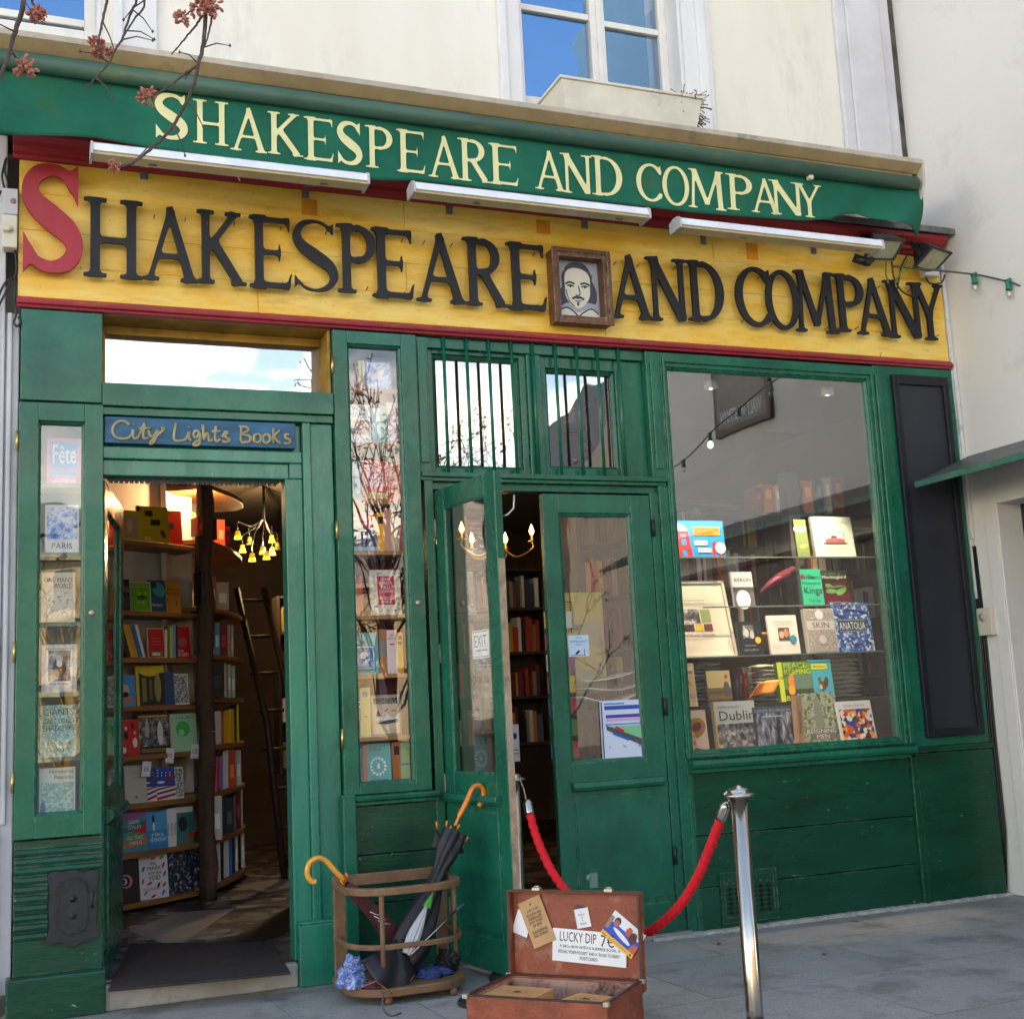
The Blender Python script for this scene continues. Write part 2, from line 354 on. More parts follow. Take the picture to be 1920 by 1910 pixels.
def glyph_fields(ch):
    if ch == 'H': return 0.80, [bar(.17, .02, .17, .98, W), bar(.63, .02, .63, .98, W), bar(.17, .47, .63, .47, .04), serif(.17, SB, .15), serif(.17, ST, .15), serif(.63, SB, .15), serif(.63, ST, .15)]
    if ch == 'A': return 0.84, [bar(.12, .02, .43, .93, .042, .05), bar(.72, .02, .41, .99, .075, .052), bar(.24, .33, .62, .33, .036), serif(.13, SB, .13), serif(.71, SB, .14)]
    if ch == 'K': return 0.80, [bar(.17, .02, .17, .98, W), bar(.18, .45, .62, .97, .05), bar(.30, .56, .68, .03, .07), serif(.17, SB, .14), serif(.17, ST, .14), serif(.60, ST, .13), serif(.69, SB, .12)]
    if ch == 'E': return 0.66, [bar(.16, .02, .16, .98, W), bar(.1, .955, .60, .955, .036), bar(.16, .5, .47, .5, .034), bar(.1, .045, .60, .045, .04), serif(.13, SB, .12), serif(.13, ST, .12),
                                _quad([(.56, .98), (.62, .98), (.62, .80), (.60, .80)]), _quad([(.45, .62), (.475, .62), (.475, .38), (.45, .38)]), _quad([(.55, .02), (.61, .02), (.65, .22), (.62, .22)])]
    if ch == 'P': return 0.66, [bar(.17, .02, .17, .98, W), path([(.17, .95, .036), (.36, .95, .036)]), ell(.34, .72, .23, .235, 88, -88, .036, .075), path([(.17, .485, .036), (.36, .485, .036)]), serif(.17, SB, .15), serif(.13, ST, .12)]
    if ch == 'R': return 0.76, [bar(.17, .02, .17, .98, W), path([(.17, .95, .036), (.36, .95, .036)]), ell(.34, .73, .21, .225, 88, -88, .036, .072), path([(.17, .505, .036), (.36, .505, .036)]), serif(.17, SB, .14), serif(.13, ST, .12), bar(.34, .5, .62, .04, .062, .068), serif(.66, SB, .12)]
    if ch == 'N': return 0.84, [bar(.16, .02, .16, .98, .045), bar(.68, .02, .68, .98, .05), bar(.15, .96, .66, .05, .075), serif(.16, SB, .12), serif(.12, ST, .12), serif(.66, ST, .14)]
    if ch == 'M': return 1.0, [bar(.14, .02, .19, .98, .042), bar(.84, .02, .80, .98, .07), bar(.20, .96, .50, .12, .068, .06), bar(.79, .95, .50, .12, .045), serif(.14, SB, .12), serif(.15, ST, .10), serif(.84, SB, .14), serif(.84, ST, .10)]
    if ch == 'D': return 0.80, [bar(.17, .02, .17, .98, W), path([(.17, .95, .036), (.36, .95, .036)]), ell(.34, .5, .34, .455, 88, -88, .036, .08), path([(.17, .045, .036), (.36, .045, .036)]), serif(.13, SB, .12), serif(.13, ST, .12)]
    if ch == 'C': return 0.80, [ell(.46, .5, .37, .46, 42, 318, .04, .08), _quad([(.70, .90), (.78, .99), (.78, .70), (.745, .74)]), _quad([(.68, .13), (.75, .19), (.80, .30), (.82, .27), (.76, .10)])]
    if ch == 'O': return 0.92, [ell(.46, .5, .37, .455, 0, 360, .038, .08)]
    if ch == 'Y': return 0.80, [bar(.40, .02, .40, .46, W), bar(.40, .44, .14, .96, .06), bar(.40, .44, .68, .96, .045), serif(.40, SB, .15), serif(.13, ST, .13), serif(.68, ST, .12)]
    if ch == 'S':
        P = crom([(.62, .80, .02), (.56, .905, .045), (.40, .95, .048), (.21, .90, .072), (.12, .765, .092), (.19, .625, .105), (.39, .50, .118), (.60, .375, .108), (.67, .235, .092), (.58, .105, .072), (.40, .05, .048), (.22, .085, .045), (.12, .20, .02)])
        return 0.80, [path(P), _quad([(.56, .90), (.70, 1.0), (.70, .66), (.655, .73)]), _quad([(.05, .36), (.10, .27), (.20, .13), (.05, .0)])]
    raise KeyError(ch)
def _contours(ch, k, grow=0.0, N=110):
    w, fs = glyph_fields(ch); m = 0.06
    nx, ny = int((w+2*m)*N), int((1+2*m)*N)
    xs = -m+(w+2*m)*np.arange(nx+1)/nx; ys = -m+(1+2*m)*np.arange(ny+1)/ny
    X, Y = np.meshgrid(xs, ys); D = None
    for f in fs:
        d = f(X, Y)
        if D is None: D = d
        else:
            h = np.clip(0.5+0.5*(d-D)/k, 0, 1); D = d*(1-h)+D*h-k*h*(1-h)
    D = D-grow; D[0, :] = D[-1, :] = 1; D[:, 0] = D[:, -1] = 1
    S = D < 0; nxt = {}
    def ex(i, j): a, b = D[j, i], D[j, i+1]; return ('h', i, j), (xs[i]+(xs[i+1]-xs[i])*a/(a-b), ys[j])
    def ey(i, j): a, b = D[j, i], D[j+1, i]; return ('v', i, j), (xs[i], ys[j]+(ys[j+1]-ys[j])*a/(a-b))
    P = {}
    J, I = np.nonzero(~((S[:-1, :-1] == S[:-1, 1:]) & (S[:-1, 1:] == S[1:, 1:]) & (S[1:, 1:] == S[1:, :-1])))
    for j, i in zip(J, I):
        c = (S[j, i], S[j, i+1], S[j+1, i+1], S[j+1, i]); E = []
        ed = [ex(i, j) if c[0] != c[1] else None, ey(i+1, j) if c[1] != c[2] else None, ex(i, j+1) if c[3] != c[2] else None, ey(i, j) if c[0] != c[3] else None]
        for q in ed:
            if q: P[q[0]] = q[1]; E.append(q[0])
        if len(E) == 2: nxt.setdefault(E[0], []).append(E[1]); nxt.setdefault(E[1], []).append(E[0])
        elif len(E) == 4:
            for a, b in ((E[0], E[3]), (E[1], E[2])): nxt.setdefault(a, []).append(b); nxt.setdefault(b, []).append(a)
    seen = set(); loops = []
    for s0 in nxt:
        if s0 in seen: continue
        L = [s0]; seen.add(s0); c = s0
        while True:
            nn = [q for q in nxt[c] if q not in seen]
            if not nn: break
            c = nn[0]; seen.add(c); L.append(c)
        if len(L) > 12: loops.append([P[q] for q in L])
    # drop nearly collinear points
    out = []
    for L in loops:
        L = np.array(L); keep = [0]
        for i in range(1, len(L)-1):
            a, b, c = L[keep[-1]], L[i], L[i+1]
            if abs((b[0]-a[0])*(c[1]-a[1])-(b[1]-a[1])*(c[0]-a[0])) > 2.2e-5*1.0 or math.hypot(*(b-a)) > 0.09: keep.append(i)
        out.append(L[keep])
    return w, out
_gl = {}
def letter_mesh(ch, depth, k=0.055, grow=0.0, bevel=0.0, jitter=0.0):
    key = (ch, depth, k, grow, bevel)
    if key not in _gl:
        w, loops = _contours(ch, k, grow)
        cu = bpy.data.curves.new('g', 'CURVE'); cu.dimensions = '2D'; cu.fill_mode = 'BOTH' if depth else 'FRONT'; cu.extrude = depth/2; cu.bevel_depth = bevel; cu.bevel_resolution = 1 if bevel else 0
        for L in loops:
            sp = cu.splines.new('POLY'); sp.points.add(len(L)-1)
            for q, p in zip(sp.points, L): q.co = (p[0], p[1], 0, 1)
            sp.use_cyclic_u = True
        ob = bpy.data.objects.new('g', cu); COL.objects.link(ob)
        dg = bpy.context.evaluated_depsgraph_get(); me = bpy.data.meshes.new_from_object(ob.evaluated_get(dg))
        bpy.data.objects.remove(ob); bpy.data.curves.remove(cu)
        co = np.array([v.co[:] for v in me.vertices]); _gl[key] = (me, co.min(0), co.max(0))
    return _gl[key]
# ================================================================ THE SETTING
def ground_mat():
    m = bpy.data.materials.new('granite_paving'); m.use_nodes = True; n, l = m.node_tree.nodes, m.node_tree.links; b = n['Principled BSDF']
    g = n.new('ShaderNodeNewGeometry'); mp_ = n.new('ShaderNodeMapping'); mp_.inputs['Rotation'].default_value = (0, 0, R(-3)); l.new(g.outputs['Position'], mp_.inputs[0])
    br = n.new('ShaderNodeTexBrick'); l.new(mp_.outputs[0], br.inputs[0]); br.inputs['Scale'].default_value = 1.0
    br.inputs['Brick Width'].default_value = 1.15; br.inputs['Row Height'].default_value = 0.78; br.inputs['Mortar Size'].default_value = 0.006; br.inputs['Mortar Smooth'].default_value = 0.4
    br.inputs['Color1'].default_value = (0.30, 0.29, 0.27, 1); br.inputs['Color2'].default_value = (0.38, 0.365, 0.34, 1); br.inputs['Mortar'].default_value = (0.15, 0.145, 0.135, 1)
    def ns(sc, d=4, r=0.6):
        x = n.new('ShaderNodeTexNoise'); x.inputs['Scale'].default_value = sc; x.inputs['Detail'].default_value = d; x.inputs['Roughness'].default_value = r; l.new(g.outputs['Position'], x.inputs[0]); return x.outputs[0]
    def rp(i, a, b_, c=0., d=1.):
        x = n.new('ShaderNodeMapRange'); l.new(i, x.inputs[0]); x.inputs[1].default_value = a; x.inputs[2].default_value = b_; x.inputs[3].default_value = c; x.inputs[4].default_value = d; return x.outputs[0]
    def mxm(f, a, b_, t='MIX'):
        x = n.new('ShaderNodeMixRGB'); x.blend_type = t
        for k, c in ((0, f), (1, a), (2, b_)):
            if isinstance(c, float): x.inputs[k].default_value = c
            elif isinstance(c, tuple): x.inputs[k].default_value = (*c, 1)
            else: l.new(c, x.inputs[k])
        return x.outputs[0]
    c = mxm(rp(ns(1.1, 6), .35, .7), br.outputs[0], (0.41, 0.39, 0.36))
    c = mxm(rp(ns(95, 3, .6), .57, .66, 0, .8), c, (0.50, 0.50, 0.49))       # pale mica flecks
    c = mxm(rp(ns(80, 3, .6), .58, .68, 0, .7), c, (0.07, 0.07, 0.075))      # dark flecks
    c = mxm(rp(ns(2.3, 8, .7), .50, .66, 0, .55), c, (0.09, 0.09, 0.09)) # wear and old dirt
    l.new(c, b.inputs['Base Color']); l.new(rp(ns(5), .3, .7, .45, .8), b.inputs['Roughness'])
    bp = n.new('ShaderNodeBump'); bp.inputs['Distance'].default_value = 0.004; bp.inputs['Strength'].default_value = 0.8
    ad_ = n.new('ShaderNodeMath'); ad_.operation = 'SUBTRACT'; l.new(ns(90, 4), ad_.inputs[0]); l.new(br.outputs['Fac'], ad_.inputs[1]); l.new(ad_.outputs[0], bp.inputs['Height']); l.new(bp.outputs[0], b.inputs['Normal'])
    return m
PAVE = ground_mat()
build('ground', MB().box(-150, 150, -200, 60, -0.4, -0.14), mat('asphalt', (0.055, 0.055, 0.058), 0.85, var=0.2, vscale=2, bump=0.6, bscale=80), kind='structure')
build('pavement', MB().box(-14, 5.949, -9.5, 0.02, -0.139, 0.0).box(5.949, 14, -9.5, -0.6, -0.139, -0.0005), PAVE, kind='structure', bevel=0.01)
build('kerb', MB().box(-14, 14, -9.80, -9.503, -0.139, -0.004), mat('kerb_granite', (0.3, 0.3, 0.3), 0.8, var=0.2, vscale=20), kind='structure', bevel=0.015)
# crack filler of mortar where the pavement meets the shopfront
mo = MB().mat(mat('old_mortar', (0.42, 0.40, 0.37), 0.9, var=0.3, vscale=25, bump=1, bscale=60, dirt=0.6))
for i in range(46):
    x = 3.35+i*0.056; mo.hexa([(x, -0.065-random.uniform(0, .03), .001), (x+.06, -0.065-random.uniform(0, .03), .001), (x+.06, 0.0, .001), (x, 0, .001), (x, -.055, .012+random.uniform(0, .008)), (x+.06, -.055, .012+random.uniform(0, .008)), (x+.06, 0, .02), (x, 0, .02)])
build('mortar', mo, kind='stuff', label='crumbling pale mortar along the foot of the green shopfront')

# interior shell of the shop
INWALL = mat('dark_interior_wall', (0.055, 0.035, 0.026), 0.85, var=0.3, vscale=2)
def mosaic():
    m = bpy.data.materials.new('broken_stone_mosaic'); m.use_nodes = True; n, l = m.node_tree.nodes, m.node_tree.links; b = n['Principled BSDF']
    g = n.new('ShaderNodeNewGeometry'); v = n.new('ShaderNodeTexVoronoi'); v.inputs['Scale'].default_value = 9.5; l.new(g.outputs['Position'], v.inputs[0])
    v2 = n.new('ShaderNodeTexVoronoi'); v2.feature = 'DISTANCE_TO_EDGE'; v2.inputs['Scale'].default_value = 9.5; l.new(g.outputs['Position'], v2.inputs[0])
    s = n.new('ShaderNodeSeparateColor'); l.new(v.outputs['Color'], s.inputs[0])
    cr_ = n.new('ShaderNodeValToRGB'); e = cr_.color_ramp.elements; e[0].color = (0.03, 0.028, 0.03, 1); e[1].color = (0.40, 0.38, 0.36, 1); e[1].position = 1
    a = cr_.color_ramp.elements.new(.45); a.color = (0.07, 0.06, 0.06, 1); a = cr_.color_ramp.elements.new(.72); a.color = (0.20, 0.17, 0.16, 1); l.new(s.outputs[0], cr_.inputs[0])
    mr_ = n.new('ShaderNodeMapRange'); l.new(v2.outputs['Distance'], mr_.inputs[0]); mr_.inputs[1].default_value = 0.01; mr_.inputs[2].default_value = 0.03
    mx_ = n.new('ShaderNodeMixRGB'); l.new(mr_.outputs[0], mx_.inputs[0]); mx_.inputs[1].default_value = (0.035, 0.03, 0.03, 1); l.new(cr_.outputs[0], mx_.inputs[2]); l.new(mx_.outputs[0], b.inputs['Base Color'])
    b.inputs['Roughness'].default_value = 0.45; return m
build('floor', MB().box(-.5, 2.05, 0.0, 7.4, -.1, .12), mosaic(), kind='structure')
FLB = MB(); chk = [mat('dark_red_floor_tile', (0.05, 0.02, 0.016), .5), mat('grey_floor_tile', (0.10, 0.09, 0.085), .5)]
for i in range(14):
    for j in range(24): FLB.mat(chk[(i+j) % 2]); FLB.box(2.06+i*.28, 2.06+i*.28+.277, .0+j*.3, .297+j*.3, -.1, .02)
build('tiled_floor', FLB, kind='structure')
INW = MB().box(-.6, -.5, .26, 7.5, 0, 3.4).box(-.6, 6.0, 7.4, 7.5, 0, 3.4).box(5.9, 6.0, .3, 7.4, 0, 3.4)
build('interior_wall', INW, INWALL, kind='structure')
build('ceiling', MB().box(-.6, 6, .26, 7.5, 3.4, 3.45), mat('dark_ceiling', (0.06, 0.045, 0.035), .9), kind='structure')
# doorstep and pale slabs set in the mosaic
step = build('doorstep', MB().box(.405, 1.345, -.045, .22, .0005, .118), mat('worn_step_stone', (0.36, 0.35, 0.34), .8, var=.25, vscale=5, bump=.7, bscale=30, dirt=.5), bevel=.012, kind='structure')
sl = MB().mat(mat('pale_marble', (0.36, 0.32, 0.30), .45, var=.25, vscale=3, dirt=.5, dirtcol=(.12, .09, .08)))
for P, z in (([(240, 1745), (330, 1710), (440, 1703), (330, 1775)], .123), ([(575, 1655), (515, 1648), (440, 1660), (500, 1672)], .123)):
    Q = [G(*p, .123) for p in P]; sl.extr_z([(q[0], q[1]) for q in Q], .119, .124)
sl.mat(mat('grey_marble', (0.16, 0.13, 0.12), .45, var=.25, vscale=3))
Q = [G(*p, .123) for p in ((245, 1800), (240, 1755), (300, 1775), (290, 1800))]; sl.extr_z([(q[0], q[1]) for q in Q], .119, .1245)
sl.mat(mat('black_slate', (0.012, 0.012, 0.013), .4))
Q = [G(*p, .123) for p in ((420, 1765), (545, 1700), (548, 1745), (480, 1768))]; sl.extr_z([(q[0], q[1]) for q in Q], .119, .125)
build('floor_slabs', sl, kind='structure')
mt = MB(); Q = [G(*p, .13) for p in ((202, 1855), (545, 1822), (510, 1764), (243, 1768))]; mt.extr_z([(q[0], q[1]) for q in Q], .119, .131)
build('doormat', mt, mat('dark_rubber_mat', (0.030, 0.022, 0.022), .9, var=.3, vscale=12, bump=.8, bscale=200), label='dark brown rubber mat lying inside the open left doorway', cat='doormat', bevel=.004)

# ================================================================ SHOP BUILDING (upper wall, windows, ledge)
bld = thing('building', 'cream rendered building with white framed upper windows above the bookshop', 'building', (2.7, .3, 0))
WY = .25; Wx = [(-1.0, .40), (2.95, 4.15)]; Wz = (4.95, 7.4)
wall = MB(); xs = [-6, Wx[0][0], Wx[0][1], Wx[1][0], Wx[1][1], 6.3]
wall.box(-6, 6.3, WY, WY+.35, 4.45, Wz[0]); wall.box(-6, 6.3, WY, WY+.35, Wz[1], 9)
for i in (0, 2, 4): wall.box(xs[i], xs[i+1], WY, WY+.35, Wz[0], Wz[1])
wall.box(-6, -.62, .27, .6, 0, 4.45); wall.box(-.62, 6.3, .27, .6, 3.47, 4.45)
wall.box(-6, 6.3, .6, 7.6, 8.9, 9)
build('wall', wall, CREAM, bld)
for x0, x1 in ((2.80, 2.95), (4.15, 4.36), (.46, .70)):
    tr = MB().box(x0, x1, WY-.035, WY+.0, 4.7, 7.6); tr.box(x0+(.10 if x0 > 3.9 else .0), x0+(.17 if x0 > 3.9 else .05), WY-.055, WY-.035, 4.7, 7.6)
    build('window_surround', tr, WHITEST, bld, bevel=.006)
for x0 in (2.95, 4.125, .375): build('window_reveal', MB().box(x0, x0+.025, WY-.01, .45, 4.95, 7.4), WHITEST, bld, bevel=.004)
pl = MB().box(5.42, 5.90, WY-.04, WY, 4.7, 9).box(5.50, 5.80, WY-.06, WY-.04, 4.7, 9)
build('stone_pilaster', pl, mat('pale_grey_stone', (.66, .66, .70), .85, var=.12, vscale=2, bump=.6, bscale=14, dirt=.4, dirtcol=(.4, .39, .4)), bld, bevel=.012)
build('corner_joint', MB().box(5.905, 5.965, WY-.03, WY+.01, 4.5, 9), mat('sooty_joint', (.09, .08, .07), .95, var=.6, vscale=9, bump=1, bscale=30), bld)
BLUEGL = glass('upper_window_glass', .26, wav=.002, rcol=(.30, .62, 1))
WINW = mat('white_window_paint', (.78, .77, .74), .5, var=.08, vscale=8, bump=.4, bscale=25, wear=.3, wearcol=(.4, .38, .35))
for k, (x0, x1) in enumerate(Wx):
    fr = MB(); y = .42; xm = (x0+x1)/2 + (.04 if k else 0)
    zb = F(1035, 25, .42)[2] if k else F(100, 40, .42)[2]; zb2 = F(1180, 56, .42)[2] if k else zb
    fr.box(x0+.025, x0+.055, y-.03, y+.04, 4.95, 7.4).box(x1-.085, x1-.025, y-.03, y+.04, 4.95, 7.4)
    fr.box(xm-.055, xm+.055, y-.035, y+.04, 4.95, 7.4).box(xm-.012, xm+.02, y-.05, y-.034, 4.95, 7.4)
    for a, b_, z in ((x0+.055, xm-.055, zb), (xm+.055, x1-.085, zb2)):
        for zz in (z, z+.78, z+1.56): fr.box(a, b_, y-.022, y+.02, zz-.022, zz+.022)
        fr.box(a, b_, y-.025, y+.03, 4.95, 5.27); fr.box(a, b_, y-.025, y+.03, 7.3, 7.4)
    w = build('window', fr, WINW, bld, bevel=.004)
    g = MB()
    for a, b_ in ((x0+.055, xm-.055), (xm+.055, x1-.085)): g.box(a, b_, y+.005, y+.009, 5.2, 7.35)
    build('pane', g, BLUEGL, w)
    build('drape', MB().box(x0, x1, y+.3, y+.32, 4.9, 7.5), mat('dark_blue_curtain', (.02, .035, .09), .9), w)
# projecting ledge that houses the awning
LX0, LX1 = -1.2, F(1733, 305, -.5)[0]
lg = MB(); lg.box(LX0, LX1, -.50, WY-.001, 4.69, 4.725)
build('ledge', lg, LEDGE, bld, bevel=.006)
un = MB(); un.hexa([(LX0, -.445, 4.640), (LX1-.02, -.445, 4.640), (LX1-.02, -.440, 4.640), (LX0, -.440, 4.640), (LX0, -.496, 4.689), (LX1-.02, -.496, 4.689), (LX1-.02, -.44, 4.689), (LX0, -.44, 4.689)]); un.box(LX0, LX1-.05, -.438, -.425, 4.628, 4.688); un.box(LX0, LX1-.25, -.40, -.385, 4.648, 4.688); un.box(LX0, LX1-.25, -.43, -.418, 4.66, 4.688)
for i in range(11): x = LX1-.30-i*.60; un.box(x, x+.035, -.46, -.30, 4.652, 4.687); un.box(x+.03, x+.10, -.44, -.425, 4.645, 4.66)
build('awning_housing', un, TAN, bld, bevel=.003)
ck = MB(); ck.T = None
prof = [(-.50, 4.69), (-.50, 4.62), (-.47, 4.50), (-.42, 4.44), (-.33, 4.41), (-.20, 4.41), (-.20, 4.69)]
ck.extr_x(prof, LX1-.018, LX1)
build('end_cheek', ck, mat('cheek_white', (.60, .57, .50), .6, var=.15, vscale=5, dirt=.5), bld, bevel=.003)
zc = MB().box(-.15, 5.949, -.16, WY-.001, 4.405, 4.43).box(-.15, 5.949, -.17, -.155, 4.385, 4.43)
build('zinc_cover', zc, mat('weathered_zinc', (.17, .165, .16), .55, metal=.3, var=.4, vscale=9, bump=.6), bld, bevel=.003)
# plaster at left of the shopfront
lp = MB().box(-3, -.075, .0, .27, 0, 4.4).box(-.075, -.006, .03, .27, .0, 3.45).box(-.16, -.11, -.02, 0, .9, 3.5).box(-.066, -.04, .01, .03, .9, 3.45)
build('painted_pier', lp, mat('pier_paint', (.60, .61, .64), .8, var=.14, vscale=3, bump=.8, bscale=16, dirt=.5, dirtcol=(.33, .31, .30), stretch=(1, 1, .4)), bld, bevel=.008)
build('pier_base', MB().box(-3, -.07, -.015, .0, .0, .86), mat('rough_grey_render', (.42, .40, .39), .95, var=.2, vscale=6, bump=1.2, bscale=40), bld, bevel=.01)

# ================================================================ NEIGHBOURING BUILDING on the right
nb = thing('neighbouring_building', 'pale grey rendered wall at right meeting the shopfront at a corner', 'building', (5.95, -2, 0))
NX = 5.95
w = MB(); w.box(NX, NX+.35, -.27, .62, 0, 2.82); w.box(NX, NX+.35, -4.7, .62, 2.82, 9); w.box(NX, NX+.35, -4.7, -4.4, 0, 2.82); w.box(NX, NX+.34, -4.4, -.27, 2.50, 2.82); w.box(NX+.35, 14, -4.7, -4.35, 0, 9); w.box(NX+.35, 14, -4.35, 7.6, 8.7, 9); w.box(13.7, 14, -4.35, 7.6, 0, 8.7); w.box(NX+.36, 13.7, 7.3, 7.6, 0, 8.7)  # roof and far walls out of view are added to block leaking sun
w.box(NX-.012, NX, -.262, -.16, .0, 2.50)
build('wall', w, GREYWALL, nb, bevel=.006)
build('door_recess', MB().box(NX+.20, NX+.28, -4.4, -.272, 0, 2.498), mat('grey_black_door', (.025, .028, .035), .4, var=.3, vscale=2), nb)
cp = MB(); z0, z1 = 2.84, F(1716, 905, -.12)[2]; xo = F(1716, 905, -.12)[0]
cp.hexa([(NX, -.06, z0-.02), (xo, -.12, z1-.025), (xo, -4.6, z1-.025), (NX, -4.6, z0-.02), (NX, -.06, z0+.02), (xo, -.12, z1+.0), (xo, -4.6, z1+.0), (NX, -4.6, z0+.02)])
build('canopy', cp, mat('slate_green_canopy', (.075, .085, .085), .45, var=.25, vscale=5, bump=.3, dirt=.3, dirtcol=(.2, .2, .2)), nb, bevel=.003)
build('canopy_edge', MB().hexa([(xo-.004, -.118, z1-.032), (xo-.004, -4.6, z1-.032), (xo+.012, -4.6, z1-.032), (xo+.012, -.118, z1-.032), (xo-.004, -.118, z1+.006), (xo-.004, -4.6, z1+.006), (xo+.012, -4.6, z1+.006), (xo+.012, -.118, z1+.006)]), mat('faded_green_edge', (.03, .15, .11), .5, var=.3, vscale=9), nb)
# white cover strip, conduit and cables in the corner
tl = MB().box(5.912, 5.946, -.035, .05, 1.9, 4.25).box(5.916, 5.946, -.05, -.02, 2.3, 3.55)
build('cover_strip', tl, mat('white_trunking', (.68, .68, .67), .5, var=.1, vscale=7, dirt=.4), bld, bevel=.003)
cb = MB()
for k in range(3): cb.tube([(5.925+.009*k, -.02-.012*k, 2.25), (5.93+.008*k, -.03-.012*k, 1.6), (5.922+.009*k, -.02-.014*k, 1.0), (5.93, -.03-.014*k, .4), (5.925, -.02, .03)], .007, 6)
build('electric_cables', cb, BLKPL, label='black cables running down the corner beside the green pilaster', cat='cable')
bx = thing('meter_box', 'small cream electrical box on the wall beside the dark recess', 'electrical box', XW(1855, 1165, NX))
c = XW(1855, 1165, NX); build('casing', MB().box(NX-.05, NX-.0005, c[1]-.07, c[1]+.06, c[2]-.09, c[2]+.09), mat('cream_plastic', (.62, .58, .46), .5), bx, bevel=.006)
build('dial', MB().lathe([(.0, -.006), (.03, -.006), (.03, 0)], (NX-.05, c[1], c[2]+.03), 14, 'x'), mat('cream_plastic_dark', (.45, .43, .36), .5), bx)
# framed poster on the neighbouring wall (mirrored in the shop window)
po = thing('framed_poster', 'dark framed theatre poster high on the grey side wall', 'poster', (NX-.02, -2.6, 3.65))
build('frame', MB().box(NX-.04, NX-.0005, -3.06, -2.15, 3.65, 4.95), mat('dark_brown_frame', (.04, .025, .018), .5), po, bevel=.006)
pm = MB().mat(mat('poster_print', (.10, .085, .075), .35, var=.7, vscale=4)); pm.box(NX-.0415, NX-.04, -3.0, -2.21, 3.71, 4.89)
Tm = Matrix(((0, 1, 0, NX-.043), (-1, 0, 0, -2.605), (0, 0, 1, 0), (0, 0, 0, 1)))
put_text(pm, 'WALT WHITMAN', -.34, .34, 3.75, 3.87, Tm, 0, PAPER)
build('print', pm, None, po, fixn=False)

# ================================================================ SHOPFRONT WOODWORK
sf = thing('shopfront', 'dark green painted wooden shopfront with panelled pilasters and glazed doors', 'shopfront', (2.95, 0, 0))
def part(name, mb, m=GREEN, bevel=.004, par=None, **k): return build(name, mb, m, par or sf, bevel=bevel, **k)
def frame_ring(mb, x0, x1, z0, z1, ox0, ox1, oz0, oz1, y0, y1):
    """outer rect minus opening (o..)"""
    mb.box(x0, ox0, y0, y1, z0, z1); mb.box(ox1, x1, y0, y1, z0, z1); mb.box(ox0, ox1, y0, y1, z0, oz0); mb.box(ox0, ox1, y0, y1, oz1, z1); return mb
def moulding(mb, ox0, ox1, oz0, oz1, y, w=.018, d=.012):
    """picture-frame moulding sloping into an opening, front lip at y"""
    for (a, b_, c_, d_) in (((ox0, oz0), (ox1, oz0), (ox1-w, oz0+w), (ox0+w, oz0+w)), ((ox1, oz0), (ox1, oz1), (ox1-w, oz1-w), (ox1-w, oz0+w)), ((ox1, oz1), (ox0, oz1), (ox0+w, oz1-w), (ox1-w, oz1-w)), ((ox0, oz1), (ox0, oz0), (ox0+w, oz0+w), (ox0+w, oz1-w))):
        mb.hexa([(a[0], y, a[1]), (b_[0], y, b_[1]), (c_[0], y+d, c_[1]), (d_[0], y+d, d_[1]), (a[0], y+.03, a[1]), (b_[0], y+.03, b_[1]), (c_[0], y+.03, c_[1]), (d_[0], y+.03, d_[1])])
    return mb
GL_CASE = glass('case_glass', .02, wav=.0012); GL_BIG = glass('shop_window_glass', .13, wav=.0006); GL_DOOR = glass('door_glass', .02, wav=.0008)
GL_TRANS = glass('transom_glass', .30, wav=.0015); GL_BAR = glass('barred_transom_glass', .22, wav=.002)
# --- A: left pilaster with glazed case
part('pilaster_head', MB().box(.0, .393, -.03, .12, 2.985, 3.462))
a = frame_ring(MB(), -.004, .397, .83, 2.972, .088, .308, .935, 2.878, -.045, .02); moulding(a, .088, .308, .935, 2.878, -.045+.014, .014)
cA = part('display_case', a)
build('glass', MB().box(.09, .306, -.004, .0, .937, 2.876), GL_CASE, cA)
build('case_lining', MB().box(.03, .36, .22, .24, .85, 2.95).box(.03, .06, .021, .22, .85, 2.95).box(.345, .36, .021, .22, .85, 2.95), mat('teal_lining', (.10, .22, .20), .7), cA)
sh = MB()
CASEZ = [F(112, py_, .06)[2] for py_ in (908, 1037, 1167, 1298, 1419, 1527)]
for z in CASEZ: sh.box(.06, .345, .03, .22, z-.02, z)
build('shelf', sh, mat('green_shelf', (.01, .12, .09), .5), cA)
for x, z in ((.355, 1.905),):
    build('lock', MB().lathe([(.0, -.006), (.014, -.006), (.017, 0)], (x-.01, -.045, z), 16, 'y'), mat('lock_metal', (.42, .33, .25), .4, metal=.7), cA)
for z in (2.77, 1.72, 1.1): build('hinge', MB().tube([(-.012, -.045, z-.05), (-.012, -.045, z+.05)], .008, 8), BRASS, cA)
rb = MB()
zt = .82
rb.box(.0, .40, -.012, .1, .20, .82)
for i in range(10):
    zc_ = .765-i*.043; h = .014
    rb.extr_x([(-.012, zc_-h-.004), (-.030, zc_-h), (-.036, zc_), (-.030, zc_+h), (-.012, zc_+h+.004)], .0, .40 if i < 3 else (.40 if i > 9 else .152))
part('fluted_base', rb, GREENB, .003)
part('plinth', MB().box(-.03, .415, -.075, .1, .0005, .20), GREENB, .01)
